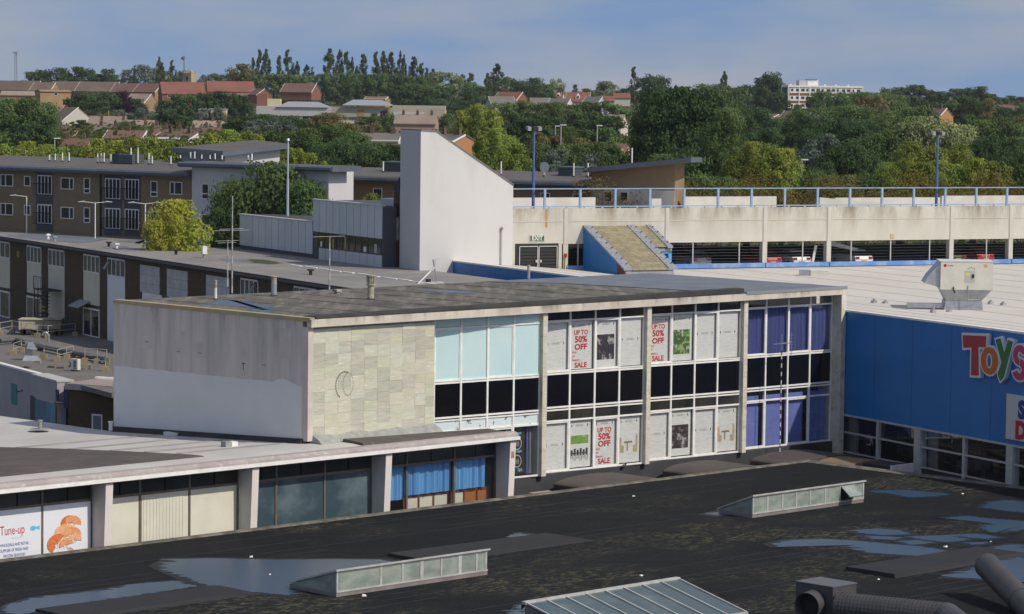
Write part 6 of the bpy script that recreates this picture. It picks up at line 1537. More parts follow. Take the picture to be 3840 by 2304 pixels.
def house(x0, x1, yr, ye, yb, d, roof, wall, label, yaw=0.0, gable=True, chim=1, wins=0, group="houses on the hillside", dorm=0):
    """ridge between pixels x0 and x1 at row yr, eaves at ye, wall foot at yb, d metres away"""
    k = d / F; c = at((x0 + x1) / 2, ye, d)
    L = (x1 - x0) * k; h = max(.8, (ye - yr) * k); wh = max(1.2, (yb - ye) * k) + 2.5; dep = max(3.2, h * 1.35)
    cy_ = math.cos(yaw)
    L = max(2.5, L / max(.45, cy_))
    t = thing("hillside_house", label, "house", (c.x, c.y + dep, c.z - wh), -yaw, group)
    MB().prism([(-dep, 0), (dep, 0), (dep, wh), (0, wh + h * .96), (-dep, wh)], -L / 2 + .15, L / 2 - .15, 'x').build("wall", WL[wall], t)
    o = .35
    r = MB().add([(-L / 2, -dep - o, wh - .15), (L / 2, -dep - o, wh - .15), (L / 2, 0, wh + h), (-L / 2, 0, wh + h), (-L / 2, dep + o, wh - .15), (L / 2, dep + o, wh - .15),
                  (-L / 2, -dep - o, wh - .4), (L / 2, -dep - o, wh - .4), (L / 2, 0, wh + h - .25), (-L / 2, 0, wh + h - .25), (-L / 2, dep + o, wh - .4), (L / 2, dep + o, wh - .4)],
                 [(0, 1, 2, 3), (3, 2, 5, 4), (7, 6, 9, 8), (8, 9, 10, 11), (0, 6, 7, 1), (4, 5, 11, 10), (0, 3, 9, 6), (3, 4, 10, 9), (2, 1, 7, 8), (5, 2, 8, 11)]).build("roof", RF[roof], t)
    if gable:
        for s in (-1, 1):
            x = s * (L / 2 + .04)
            MB().hexa([(x - .05, -dep - o, wh - .45), (x + .05, -dep - o, wh - .45), (x + .05, 0, wh + h - .3), (x - .05, 0, wh + h - .3), (x - .05, -dep - o, wh - .1), (x + .05, -dep - o, wh - .1), (x + .05, 0, wh + h + .05), (x - .05, 0, wh + h + .05)]).build("bargeboard", M_VERGE, t)
    for i in range(chim):
        x = -L / 2 + L * (i + .5) / chim + .3
        MB().box(x - .35, x + .35, -.3, .3, wh + h - .5, wh + h + .95).box(x - .15, x + .15, -.12, .12, wh + h + .95, wh + h + 1.25).build("chimney", M_CHIM, r)
    for i in range(wins):
        x = -L / 2 + L * (i + .5) / wins
        w = MB().box(x - .8, x + .8, -dep - .06, -dep, wh - 1.75, wh - .55).build("window", M_VERGE, t); box("pane", M_DARKPANE, w, x - .68, x + .68, -dep - .09, -dep - .06, wh - 1.63, wh - .67)
    for i in range(dorm):
        x = -L / 2 + L * (i + .5) / dorm
        dm = MB().prism([(x - .9, wh + h * .25), (x + .9, wh + h * .25), (x + .9, wh + h * .5), (x, wh + h * .85), (x - .9, wh + h * .5)], -dep * .8, -.2, 'y').build("dormer", M_VERGE, t); box("pane", M_DARKPANE, dm, x - .5, x + .5, -dep * .8 - .03, -dep * .8, wh + h * .3, wh + h * .55)
    return t
C = lambda cx, x0=0: x0 + .3882 * cx
rows = [
 # left skyline
 (-20, 150, 303, 338, 356, 1350, "br", "bf", "leftmost long brown-roofed terrace on the left ridge", .35, True, 0, 0),
 (120, 205, 309, 340, 352, 1330, "br", "bf", "short brown-roofed house right of the leftmost ridge terrace", .35, True, 0, 0),
 (190, 320, 306, 340, 352, 1360, "br", "bf", "brown roof with slate gable between two ridge terraces", .3, True, 0, 0),
 (290, 445, 307, 342, 362, 1340, "br", "bf", "long brown-roofed terrace above the dark hedge trees", .3, True, 0, 0),
 (425, 545, 313, 345, 360, 1330, "rb", "bf", "dark red-brown roofed house right of the long brown terrace", .4, True, 0, 0),
 (515, 605, 313, 345, 360, 1320, "rb", "bf", "dark red-brown roofed house with a light verge on the left ridge", .5, True, 0, 0),
 (595, 755, 308, 351, 378, 1300, "rd", "rb", "bright red-roofed house below the church tower", -.25, False, 0, 3),
 (770, 945, 305, 343, 362, 1320, "rd", "bf", "stepped red-roofed house right of the church tower", -.2, False, 0, 2),
 (0, 135, 342, 356, 362, 1250, "tn", "bf", "low tan garage roof at the left edge", 0, False, 0, 0),
 (140, 250, 338, 343, 382, 1220, "br", "bf", "buff brick house with tall white window on the left", -.5, False, 0, 1),
 (485, 565, 352, 385, 392, 1180, "tn", "bf", "tan-roofed house beside the purple tree", .5, True, 0, 0),
 (880, 930, 350, 362, 380, 1250, "br", "bf", "buff house half hidden at the right of the dark trees", -.4, False, 0, 1),
 (945, 1000, 333, 355, 360, 1230, "rb", "rb", "red gabled house with white verges behind the school tower", 1.2, True, 0, 0),
 # left middle
 (225, 290, 402, 452, 458, 860, "br", "wh", "steep brown gable with white verge beside the big left tree", .9, True, 0, 0),
 (-40, 78, 472, 508, 535, 640, "gr", "pk", "grey-roofed house with pinkish gable at the left edge", .75, True, 0, 1),
 (330, 575, 450, 476, 486, 760, "tn", "pk", "long tan-roofed row in the middle of the left estate", 0, False, 3, 0),
 (720, 858, 453, 477, 488, 760, "tn", "pk", "tan-roofed row behind the bright bushes", .1, False, 3, 0),
 (212, 285, 474, 515, 525, 660, "br", "pk", "brown roof beside the conical green tree", .4, False, 0, 0),
 (208, 330, 520, 556, 566, 560, "rb", "pk", "brown terrace roof with chimneys above the bright bushes", .1, False, 2, 0),
 (395, 545, 490, 518, 530, 600, "rb", "wh", "red-brown roof with small gables behind the bushes", .2, True, 1, 1),
 (535, 740, 484, 512, 524, 640, "rb", "pk", "brown terrace roof with a row of chimneys", .1, False, 4, 0),
 (590, 740, 500, 522, 532, 600, "br", "wh", "brown roof with light verges left of the dark mid trees", .5, True, 2, 0),
 (340, 450, 470, 500, 510, 680, "gr", "pk", "grey-brown estate roof left of the small dark tree", .2, False, 2, 0),
 (0, 90, 530, 552, 562, 560, "rb", "pk", "low pinkish-brown roof under the grey-roofed house", .1, False, 0, 0),
 (330, 470, 436, 458, 468, 820, "tn", "pk", "pale tan roof row under the playing field", .05, False, 2, 0),
 (860, 1000, 455, 478, 488, 760, "tn", "pk", "tan roof row left of the mid dark trees", .1, False, 3, 0),
 (470, 600, 470, 494, 504, 700, "br", "pk", "brown roof row right of the small dark tree", .1, False, 3, 0),
 (740, 880, 478, 500, 510, 690, "rb", "pk", "brown roof row just above the bright bushes", .1, False, 3, 0),
 (90, 200, 520, 545, 556, 580, "br", "pk", "brown roof between the big left trees and the bushes", .2, False, 2, 0),
 # middle
 (1063, 1185, 313, 345, 354, 1320, "rb", "rb", "broad red-brown roof among the trees below the poplars", .35, True, 0, 0),
 (1372, 1455, 362, 372, 384, 1200, "br", "bf", "small brown-roofed house with a white gable behind the school", .3, True, 1, 1),
 (1345, 1505, 500, 528, 556, 520, "gr", "wh", "grey-roofed white houses left of the white tower", .15, True, 2, 3),
 (1630, 1745, 504, 530, 552, 520, "gr", "og", "grey-roofed house with an orange gable right of the white tower", .8, True, 2, 1),
 (1400, 1500, 548, 560, 566, 480, "br", "pk", "low brown roof just left of the white tower", .0, False, 0, 0),
 (1480, 1640, 430, 462, 475, 780, "tn", "pk", "tan estate roofs seen above the white tower", .1, False, 3, 0),
 (1830, 1925, 362, 392, 402, 1150, "gr", "gy", "grey-roofed house below the red roof at the centre", -.3, True, 0, 0),
 (1870, 1960, 345, 375, 385, 1200, "rd", "rb", "red-roofed house left of the dark domed tree", .6, True, 0, 1),
 # centre right skyline
 (1985, 2065, 367, 392, 402, 1200, "gr", "wh", "grey hipped-looking roof right of the dark domed tree", -.1, False, 0, 0),
 (2065, 2140, 369, 390, 400, 1190, "gr", "wh", "grey roof with a white gable in the middle distance", .4, True, 0, 0),
 (2080, 2115, 346, 368, 376, 1260, "rd", "wh", "small red roof beside the pale round tree", .2, False, 0, 0, 1),
 (2125, 2215, 346, 380, 388, 1240, "rd", "wh", "red roof with a white dormer on the skyline", .1, True, 0, 0, 1),
 (2200, 2260, 363, 400, 412, 1150, "gr", "gy", "tall grey gabled roof right of the dormered red roof", .6, True, 0, 0),
 (2240, 2305, 360, 378, 386, 1220, "rd", "wh", "long low red roof left of the tall poplar", 0, False, 0, 0),
 (2300, 2365, 350, 366, 374, 1240, "rd", "wh", "red roof at the foot of the tall slim poplar", 0, False, 0, 0),
 (2282, 2345, 430, 468, 476, 760, "tn", "wh", "tan-roofed house in the trees left of the big dark tree", .3, False, 1, 0),
 (2310, 2360, 540, 565, 575, 520, "rb", "pk", "small brown roof in front of the big dark tree", .3, False, 0, 0),
 # right
 (2895, 2925, 428, 446, 452, 900, "br", "og", "small orange gable left below the white tower block", 1.2, True, 0, 0),
 (2950, 3045, 417, 446, 456, 880, "br", "og", "brown-roofed house with orange gable below the tower block", .75, True, 1, 0),
 (3050, 3095, 427, 450, 458, 860, "br", "og", "orange gabled house right of the one below the tower block", 1.0, True, 0, 0),
 (3361, 3437, 428, 448, 464, 800, "br", "og", "brown-roofed house with chimneys on the right slope", .3, False, 2, 0),
 (3465, 3550, 405, 436, 446, 880, "br", "og", "house with a white-edged gable on the right slope", .8, True, 2, 0),
 (3685, 3800, 392, 412, 422, 960, "rb", "pk", "row of brown roofs with chimneys near the right edge", .0, False, 4, 0),
 (3780, 3860, 396, 416, 424, 960, "rb", "pk", "brown roof at the right edge of the picture", .0, False, 2, 0),
 (2880, 2905, 480, 500, 506, 700, "br", "og", "tiny orange wall peeping through trees left of centre right", .6, False, 0, 0),
]
for r in rows: house(*r[:8], r[8], r[9], r[10], r[11], r[12], dorm=(r[13] if len(r) > 13 else 0))

# church tower, masts, sail, school, tower block
M_STONE = mat("church_stone", (.42, .36, .24), .9, (.34, .29, .2), .4)
c = at(712, 300, 1420)
ch = thing("church_tower", "square stone church tower with a low cap on the left skyline", "church", (c.x, c.y, c.z - 6), -.5)
MB().box(-2.4, 2.4, -2.4, 2.4, 0, 9.2).build("tower", M_STONE, ch)
MB().add([(-2.5, -2.5, 9.2), (2.5, -2.5, 9.2), (2.5, 2.5, 9.2), (-2.5, 2.5, 9.2), (0, 0, 11.2)], [(0, 1, 4), (1, 2, 4), (2, 3, 4), (3, 0, 4), (3, 2, 1, 0)]).build("cap", RF["tn"], ch)
for s in (-1, 1):
    for q in (-1, 1): MB().box(s * 2.1 - .3, s * 2.1 + .3, q * 2.1 - .3, q * 2.1 + .3, 9.2, 10.1).build("pinnacle", M_STONE, ch)
MB().box(-.5, .5, -2.45, -2.4, 5.6, 7.6).build("louvre", M_INK, ch); MB().box(-2.45, -2.4, -.5, .5, 5.6, 7.6).build("louvre", M_INK, ch)
M_MAST = mat("mast_grey", (.22, .25, .28), .7)
for (px, yt, yb_, d, lab, dish) in ((60, 196, 305, 1500, "tall lattice radio mast at the far left", False), (690, 210, 285, 1500, "thin mast with a dish beside the church tower", True)):
    a, q = at(px, yb_, d), at(px, yt, d); h = q.z - a.z
    t = thing("radio_mast", lab, "mast", (a.x, a.y, a.z), 0, "radio masts on the skyline")
    w = .75 if not dish else .35; b = MB(); n = 10
    for s in ((-1, -1), (1, -1), (0, 1)): b.tube((s[0] * w, s[1] * w, 0), (s[0] * w * .6, s[1] * w * .6, h), .12, n=4)
    for i in range(n): z0, z1 = h * i / n, h * (i + 1) / n; b.tube((-w, -w, z0), (w * .8, -w, z1), .07, n=4).tube((w, -w, z0), (-w * .8, -w, z1), .07, n=4)
    b.build("lattice", M_MAST, t)
    if dish: MB().tube((-.6, -.3, h * .87), (-.6, .1, h * .9), 1.0, .5, n=12).build("dish", M_GFRAME, t); MB().tube((.8, 0, h * .9), (1.0, 0, h), .1, n=4).build("whip", M_MAST, t)
    else: MB().tube((0, 0, h * .96), (0, 0, h * .975), 1.9, n=10).tube((0, 0, h), (0, 0, h * 1.01), 1.9, n=10).build("head_frame", M_MAST, t)
c = at(410, 428, 900)
t = thing("shade_sail", "yellow shade sail in the playing field on the left", "shade sail", (c.x, c.y, c.z - 3), 0)
MB().add([(-2.2, 0, 2.7), (.0, -1.5, 4.1), (2.3, 0, 2.4), (.3, 2.2, 3.0), (-2.2, 0, 2.65), (0, -1.5, 4.05), (2.3, 0, 2.35), (.3, 2.2, 2.95)], [(0, 1, 2), (0, 2, 3), (6, 5, 4), (7, 6, 4)]).build("sail", mat("yellow_sail", (.55, .38, .01), .7), t)
for p in ((-2.2, 0, 2.7), (2.3, 0, 2.4), (0, -1.5, 4.1)): MB().tube((p[0], p[1], -2), p, .08, n=5).build("mast", M_GFRAME, t)
c = at(400, 445, 900); o = MB().hexa([(-32, -14, -1), (40, -14, -1), (40, 6, 0), (-32, 6, 0), (-32, -14, .1), (40, -14, .1), (40, 6, 1.2), (-32, 6, 1.2)]).build("playing_field", mat("mown_grass", (.10, .17, .035), .95), None, (c.x, c.y, c.z - 1.2)); props(o, "bright mown playing field under the yellow sail", None, None, "structure")

M_PANY = mat("pale_yellow_panel", (.55, .50, .32), .7, rand=.05); M_BLUEW = mat("blue_school_glass", (.10, .16, .32), .2, (.30, .34, .40), .25, (1, 1, 1), .45, .6)
sch = thing("school", "low school with cream panels, blue windows and grey metal roofs", "school", at(1300, 440, 980), 0)
s0 = sch.location.copy(); k = 980 / F
def sp(x, y): q = at(x, y, 980); return q.x - s0.x, q.z - s0.z
def block(name, x0, x1, y0, y1, m_, v=0, dep=12):
    a, zt_ = sp(x0, y0); b_, zb_ = sp(x1, y1); return box(name, m_, sch, a, b_, v, v + dep, zb_ - 3, zt_)
def ribbon(parent, x0, x1, y0, y1, n, v):
    a, zt_ = sp(x0, y0); b_, zb_ = sp(x1, y1)
    for i in range(n): q = a + (b_ - a) * i / n; box("window", M_BLUEW, parent, q + .08 - (parent.location.x if parent is not sch else 0), q + (b_ - a) / n - .08 - (parent.location.x if parent is not sch else 0), v - .1, v, zb_, zt_)
block("classroom_wall", 965, 1135, 402, 450, M_PANY); ribbon(sch, 968, 1095, 408, 420, 10, 0); ribbon(sch, 968, 1095, 434, 443, 10, 0); ribbon(sch, 1105, 1130, 408, 420, 3, -.0)
block("brick_pier", 1095, 1104, 402, 450, WL["bf"], -.2, 1); block("hall_wall", 1130, 1215, 406, 450, mat("dark_brown_wall", (.10, .07, .05), .9), .5)
block("eave_band", 962, 1240, 398, 403, M_GFRAME, -.4, 13); block("brick_stack", 960, 998, 352, 402, WL["rb"], 4, 4); block("cream_stack", 998, 1046, 371, 402, M_PANY, 5, 6)
block("classroom_wall", 1215, 1670, 410, 455, M_PANY, 1.0); ribbon(sch, 1222, 1285, 414, 426, 6, 1.0); ribbon(sch, 1290, 1340, 418, 430, 6, 1.0); ribbon(sch, 1414, 1470, 416, 427, 5, 1.0); ribbon(sch, 1500, 1590, 412, 419, 8, 1.0); ribbon(sch, 1368, 1408, 414, 425, 5, 1.0); ribbon(sch, 1595, 1640, 425, 434, 5, 1.0); ribbon(sch, 1310, 1340, 444, 450, 4, 1.0)
block("brick_pier", 1340, 1366, 412, 458, WL["bf"], .3, 2); block("eave_band", 1215, 1668, 402, 410, mat("pale_felt", (.36, .33, .26), .9), .4, 15); block("eave_band", 1470, 1668, 396, 402, bpy.data.materials["pale_felt"], 3, 14)
for (x0, x1, yr, ye) in ((1035, 1232, 381, 404), (1282, 1470, 374, 397)):
    a, zr = sp(x0, yr); b_, ze = sp(x1, ye)
    MB().add([(a, -1, ze), (b_, -1, ze), (b_, 16, ze), (a, 16, ze), (a + (b_ - a) * .2, 8, zr), (a + (b_ - a) * .78, 8, zr)], [(0, 1, 5, 4), (1, 2, 5), (2, 3, 4, 5), (3, 0, 4), (3, 2, 1, 0)]).build("metal_roof", mat("grey_metal_roof", (.30, .31, .33), .5) if "grey_metal_roof" not in bpy.data.materials else bpy.data.materials["grey_metal_roof"], sch)
block("canopy", 1475, 1590, 420, 432, M_GFRAME, -1, 3); block("low_wall", 1475, 1660, 435, 462, RF["tn"], -2, 3)
for x0, x1, y0, y1, m_, lab in ((745, 780, 412, 432, M_GFRAME, "small grey hut beside the dark trees on the playing field"), (790, 848, 411, 436, M_PANY, "yellow-cream cabin beside the dark trees")):
    a, q = at(x0, y1, 900), at(x1, y0, 900)
    t = thing("field_cabin", lab, "cabin", (a.x, a.y, a.z - 1), 0); MB().box(0, q.x - a.x, 0, 4, 0, q.z - a.z + 1).build("wall", m_, t); MB().box(-.2, q.x - a.x + .2, -.2, 4.2, q.z - a.z + 1, q.z - a.z + 1.2).build("roof", M_GFRAME, t)
    box("window", M_DARKPANE, t, (q.x - a.x) * .3, (q.x - a.x) * .6, -.04, 0, 1.6, 2.4)
# tower block on the right skyline
c = at(2955, 440, 1050); k = 1050 / F
tb = thing("tower_block", "white banded slab tower block among trees on the right skyline", "apartment block", (c.x, c.y, c.z - 6), .12)
Wt, Dt, Ht = 27.0, 11.5, (440 - 322) * k + 6
box("slab", WL["rb"], tb, 0, Wt, 0, Dt, 0, Ht - .4); box("grey_end", mat("dark_brown_end", (.085, .07, .06), .9), tb, -.15, 0, 1.2, Dt - 1.2, 0, Ht - .6)
for v in (0, Dt - 1.2): box("end_strip", M_WHITE, tb, -.2, .4, v, v + 1.2, 0, Ht + .2)
box("roof_band", M_WHITE, tb, -.2, Wt + .2, -.3, Dt + .2, Ht - .6, Ht + .1)
for f in range(4):
    z = Ht - .75 - f * 2.75 - 1.55
    bd = box("window_band", M_WHITE, tb, .4, Wt, -.1, 0, z - .35, z + 1.45)
    for i in range(14): box("window", M_DARKPANE, bd, .5 + i * 1.85, .5 + i * 1.85 + (1.25 if i % 3 else .8), -.05, 0, .65, 1.55)
for i in range(8): box("fin", M_WHITE, tb, i * Wt / 7 - .15, i * Wt / 7 + .15, -.25, -.1, Ht - 12, Ht)
box("lift_house", M_WHITE, tb, 7.5, 11.5, 3, 8, Ht, Ht + 2.1); box("lift_screen", M_GFRAME, tb, 4.5, 7.3, 3, 8, Ht, Ht + 1.9); box("lift_roof", M_RECESS, tb, 7.7, 11.0, 2.8, 8.2, Ht + 2.1, Ht + 2.3)
for x in (1.5, 3, 14, 18, 22.5): box("roof_stub", M_WHITE, tb, x, x + .5, 4, 4.5, Ht, Ht + .6)

# ------------------------------------------------------------------ trees
LEAF = {"d": leaf("dark_green_leaves", (0.049, 0.086, 0.038), (0.102, 0.156, 0.061)), "m": leaf("mid_green_leaves", (0.080, 0.131, 0.045), (0.150, 0.212, 0.077)), "b": leaf("yellow_green_leaves", (0.159, 0.214, 0.041), (0.315, 0.359, 0.081), .35),
        "o": leaf("olive_brown_leaves", (0.130, 0.121, 0.051), (0.223, 0.188, 0.081)), "l": leaf("pale_green_leaves", (0.193, 0.243, 0.096), (0.309, 0.345, 0.168)), "g": leaf("grey_green_leaves", (0.096, 0.130, 0.096), (0.193, 0.231, 0.180)),
        "u": leaf("purple_leaves", (0.032, 0.020, 0.037), (0.071, 0.038, 0.061)), "p": leaf("poplar_leaves", (0.065, 0.099, 0.041), (0.111, 0.152, 0.064)), "y": leaf("lime_leaves", (0.313, 0.364, 0.055), (0.558, 0.579, 0.111), .4)}
M_BARK = mat("bark", (.10, .08, .06), .95, (.07, .055, .045), 2)
def crown_mesh(name, n, leafs, slim, rnd, mat_, floor=0.12, lumps=26):
    """unit crown, 0..1 high and about 1 wide: leaf-sized faces in clumps, with gaps"""
    R = random.Random(rnd); V, Fc, T = [], [], []
    cl = []
    for i in range(lumps):
        if slim: z = floor + (1 - floor) * R.random(); pr = (.5 if z > .25 else .3 + z * .8) * max(.06, (1 - ((z - .42) / .62) ** 2 if z > .42 else 1)); 
        else:
            z = floor + (.99 - floor) * R.random() ** .85; q = (z - floor) / (1 - floor); pr = .5 * math.sqrt(max(.03, 1 - (2 * q - .85) ** 2 / 1.36))
        a = R.random() * 2 * math.pi; rr = pr * math.sqrt(R.random()) * .86
        cl.append((rr * math.cos(a), rr * math.sin(a), z, R.uniform(.12, .235) * ((.25 + 1.15 * pr) if slim else 1), R.random()))
    per = n // lumps
    for (cx, cy, cz_, cr, tone) in cl:
        for j in range(per):
            v = Vector((R.gauss(0, 1), R.gauss(0, 1), R.gauss(0, 1))).normalized() * (cr * R.random() ** .4)
            p = Vector((cx + v.x, cy + v.y, cz_ + v.z * (.6 if slim else .8)))
            if p.z < 0.02 or p.z > 1.02: continue
            nrm = (v.normalized() * .9 + Vector((cx, cy, (cz_ - .45) * .8)) * 1.0 + Vector((R.gauss(0, .5), R.gauss(0, .5), R.gauss(0, .5)))).normalized()
            a = nrm.orthogonal().normalized(); b_ = nrm.cross(a); s = leafs * R.uniform(.6, 1.3); t_ = R.random() * 6.28; K = Vector((3.2, 3.2, 1)) if slim else Vector((1, 1, 1))
            a, b_ = a * math.cos(t_) + b_ * math.sin(t_), b_ * math.cos(t_) - a * math.sin(t_)
            i0 = len(V); V += [tuple(p - a * s * K), tuple(p - b_ * (s * .55) * K), tuple(p + a * s * K), tuple(p + b_ * (s * .55) * K)]
            Fc.append((i0, i0 + 1, i0 + 2, i0 + 3)); T.append(min(1, max(0, tone * .55 + R.random() * .45)))
    me = bpy.data.meshes.new(name); me.from_pydata(V, [], Fc); me.materials.append(mat_)
    at_ = me.attributes.new("tone", 'FLOAT', 'FACE'); at_.data.foreach_set("value", T); me.update()
    return me
def trunk_mesh(rnd, slim):
    R = random.Random(rnd); b = MB().tube((0, 0, 0), (.01, .0, .35), .035 if slim else .045, .028, n=7).tube((.01, 0, .35), (.0, .01, .85 if slim else .6), .028, .008, n=6)
    for i in range(6):
        z = .22 + .09 * i; a = R.random() * 6.28; l = .12 if slim else .32
        b.tube((.01, 0, z), (l * math.cos(a), l * math.sin(a), z + (.22 if slim else .18)), .016, .004, n=5)
    return b.mesh("trunk", M_BARK)
TRUNK = {False: trunk_mesh(3, False), True: trunk_mesh(4, True)}
CROWN = {}
def crown(kind, fine, var):
    k = (kind, fine, var)
    if k not in CROWN:
        slim = kind == "p"
        n, ls, lu = {0: (2400, .040, 26), 1: (7500, .0235, 48), 2: (18000, .015, 84)}[fine]
        if slim: n, lu = 3000, 44
        CROWN[k] = crown_mesh("crown", n, .020 if slim else ls, slim, hash((kind, fine, var)) % 1000 if False else sum(map(ord, kind)) * 7 + fine * 31 + var, LEAF[kind], .04 if slim else .10, lu)
    return CROWN[k]
KN = {"d": "dark green round tree", "m": "mid green round tree", "b": "bright yellow-green tree", "o": "olive-brown tree", "l": "pale green round tree", "g": "grey-green tree", "u": "dark purple-leaved tree", "p": "slim dark poplar", "y": "lime-yellow leafy tree"}
ntree = 0
def tree(x, y, w, d, kind, label=None, group=None, base=None, flat=None):
    """x, y: crown top in photograph pixels / 1.5525; w: crown width there; d metres away"""
    global ntree
    ntree += 1
    X, Y, Wp = x * 1.5525, y * 1.5525, w * 1.5525
    top = at(X, Y, d); gz = ground_z(top.x, top.y) if base is None else base
    gz = min(gz, top.z - 2.5)
    h = top.z - gz; wd = Wp * d / F * (1.12 if kind != "p" else 1.45)
    hc = h if kind == "p" else min(h, wd * 1.3 + .8)
    fine = 2 if Wp > 330 else (1 if Wp > 120 else 0)
    t = thing("poplar_tree" if kind == "p" else "broadleaf_tree", label or where(kind, X, Y, d), "tree", (top.x, top.y, gz - .3), random.uniform(0, 6.28), group or ("poplars on the skyline" if kind == "p" else "trees on the hillside"))
    link("crown", crown(kind, fine, ntree % 3), t, loc=(0, 0, h + .3 - hc), scale=(wd, wd * (flat or 1), hc))
    if flat: t.rotation_euler = (0, 0, 0)
    link("trunk", TRUNK[kind == "p"], t, scale=(wd if kind != "p" else wd * 1.5, wd if kind != "p" else wd * 1.5, h))
    return t
MARKS = [(60, 250, "far left radio mast"), (200, 270, "leftmost ridge roofs"), (400, 420, "yellow shade sail"), (365, 325, "long brown ridge terrace"), (560, 330, "dark red-brown ridge roofs"), (712, 280, "church tower"), (860, 325, "stepped red roof"), (975, 370, "school brick stack"), (1120, 330, "broad red-brown roof"), (1130, 395, "nearer metal school roof"), (1380, 385, "farther metal school roof"), (1560, 430, "school canopy"), (1890, 365, "centre red-roofed house"), (1690, 520, "orange gable house"), (1420, 520, "grey-roofed white houses"), (820, 465, "tan-roofed row"), (640, 500, "brown terrace with chimneys"), (450, 465, "long tan row"), (270, 540, "brown terrace above the bushes"), (40, 500, "left edge grey-roofed house"), (255, 425, "steep brown gable"), (545, 780, "lime-yellow tree"), (170, 600, "brown flats roof"), (520, 590, "vent pipe row"), (860, 560, "penthouse roof"), (1150, 600, "rendered block eaves"), (1350, 620, "plant boxes by the tower"), (1700, 560, "raked tower top"), (2003, 500, "exit-side blue lamp post"), (2110, 560, "satellite dish"), (2170, 365, "dormered red roof"), (2315, 450, "tan house among trees"), (2380, 610, "raked brick block"), (2335, 360, "red roof near the poplar"), (2560, 450, "big dark tree mass"), (2720, 300, "lone slim skyline poplar"), (2800, 690, "middle of the car park railing"), (2930, 430, "orange gables below the tower block"), (3060, 330, "white tower block"), (3100, 560, "grey-green tree clump"), (3400, 450, "brown house on the right slope"), (3505, 425, "white-edged gable on the right"), (3517, 560, "railing-end blue lamp post"), (3760, 400, "roof row near the right edge"), (3700, 620, "lower right tree belt")]
def where(kind, X, Y, d):
    q = min(MARKS, key=lambda m: (m[0] - X) ** 2 + (1.4 * (m[1] - Y)) ** 2)
    dx, dy = X - q[0], Y - q[1]
    rel = ("left of", "right of")[dx > 0] if abs(dx) > abs(dy) * .8 else ("above", "below")[dy > 0]
    if abs(dx) > 130: rel = ("far left of", "far right of")[dx > 0]
    s = "%s %s the %s" % (KN[kind], rel, q[2])
    return s
T = []
def add(kind, d, *pts):
    for p in pts: T.append((p[0], p[1], p[2], (p[3] if len(p) > 3 else d), kind))
add("d", 1500, (75, 175, 50), (110, 168, 62), (150, 165, 58), (190, 163, 52), (215, 165, 46), (258, 168, 46), (275, 182, 40), (525, 178, 60), (560, 180, 40), (235, 180, 40))
add("g", 1480, (312, 170, 52), (350, 158, 70), (372, 164, 50), (405, 172, 44), (440, 172, 46), (465, 185, 40), (495, 182, 40))
add("o", 1400, (585, 157, 72), (600, 175, 50))
add("p", 1420, (385, 139, 16), (393, 152, 12), (416, 147, 20), (325, 160, 8), (611, 140, 16), (626, 122, 22), (643, 121, 22), (675, 135, 20), (695, 122, 28), (718, 150, 18), (740, 157, 24), (755, 163, 14), (797, 120, 32), (820, 121, 22), (838, 127, 28), (851, 140, 14), (877, 132, 28), (909, 127, 24), (926, 126, 24), (946, 127, 24), (967, 125, 18), (976, 134, 13), (999, 138, 28), (1019, 154, 24), (1046, 168, 22), (1116, 180, 24), (1136, 178, 30), (1178, 178, 20), (1200, 155, 30), (1532, 163, 24, 1350), (1750, 174, 20, 1350), (862, 160, 14), (1030, 165, 18), (958, 165, 20), (912, 160, 30), (935, 158, 30))
add("m", 1360, (625, 182, 60), (665, 180, 60), (700, 182, 60), (740, 183, 60), (780, 180, 60), (815, 178, 66), (850, 178, 60), (885, 182, 60), (925, 178, 60), (960, 180, 60), (990, 185, 56), (1025, 188, 56), (1135, 200, 50), (1165, 210, 50), (1190, 205, 46), (1225, 188, 60), (1320, 205, 40), (1420, 215, 40), (1400, 222, 36), (1505, 215, 40))
add("l", 1380, (1060, 175, 60), (1088, 178, 56), (1105, 190, 40), (680, 180, 40), (720, 182, 36), (1348, 189, 44), (1463, 197, 64), (1220, 195, 40))
add("d", 1250, (1000, 205, 60), (960, 208, 60), (1040, 206, 70), (1075, 212, 50), (1130, 215, 50), (1285, 190, 90), (1250, 200, 60), (1320, 215, 50), (1575, 180, 60), (1600, 190, 50), (1555, 190, 40), (1860, 174, 62), (1840, 190, 60), (1880, 190, 50), (1800, 205, 60), (1815, 215, 60), (1390, 205, 14), (1840, 212, 80), (1870, 215, 60))
add("d", 1300, (2055, 222, 46), (2140, 212, 44), (2175, 212, 66), (2215, 207, 76), (2240, 216, 60), (2270, 222, 50), (2310, 216, 60), (2340, 212, 60), (2368, 210, 56), (2392, 228, 50), (2418, 235, 44), (2444, 232, 46), (2470, 235, 46))
add("m", 960, (1990, 222, 80), (2035, 225, 80), (2085, 224, 90), (2130, 226, 90), (2165, 232, 80), (1780, 215, 66, 1150), (1700, 205, 60, 1200), (1650, 212, 60, 1200), (1730, 205, 50, 1200), (1755, 210, 50, 1200), (1620, 215, 50, 1200))
add("d", 900, (1960, 236, 46), (2035, 236, 60), (2005, 240, 60), (1925, 255, 40), (2290, 245, 70), (2340, 238, 80), (2390, 250, 80), (2440, 262, 80), (2470, 255, 60), (1880, 225, 60, 1050), (2230, 240, 70))
add("o", 880, (2090, 235, 70), (2120, 232, 70), (2385, 240, 40), (2460, 285, 70, 700))
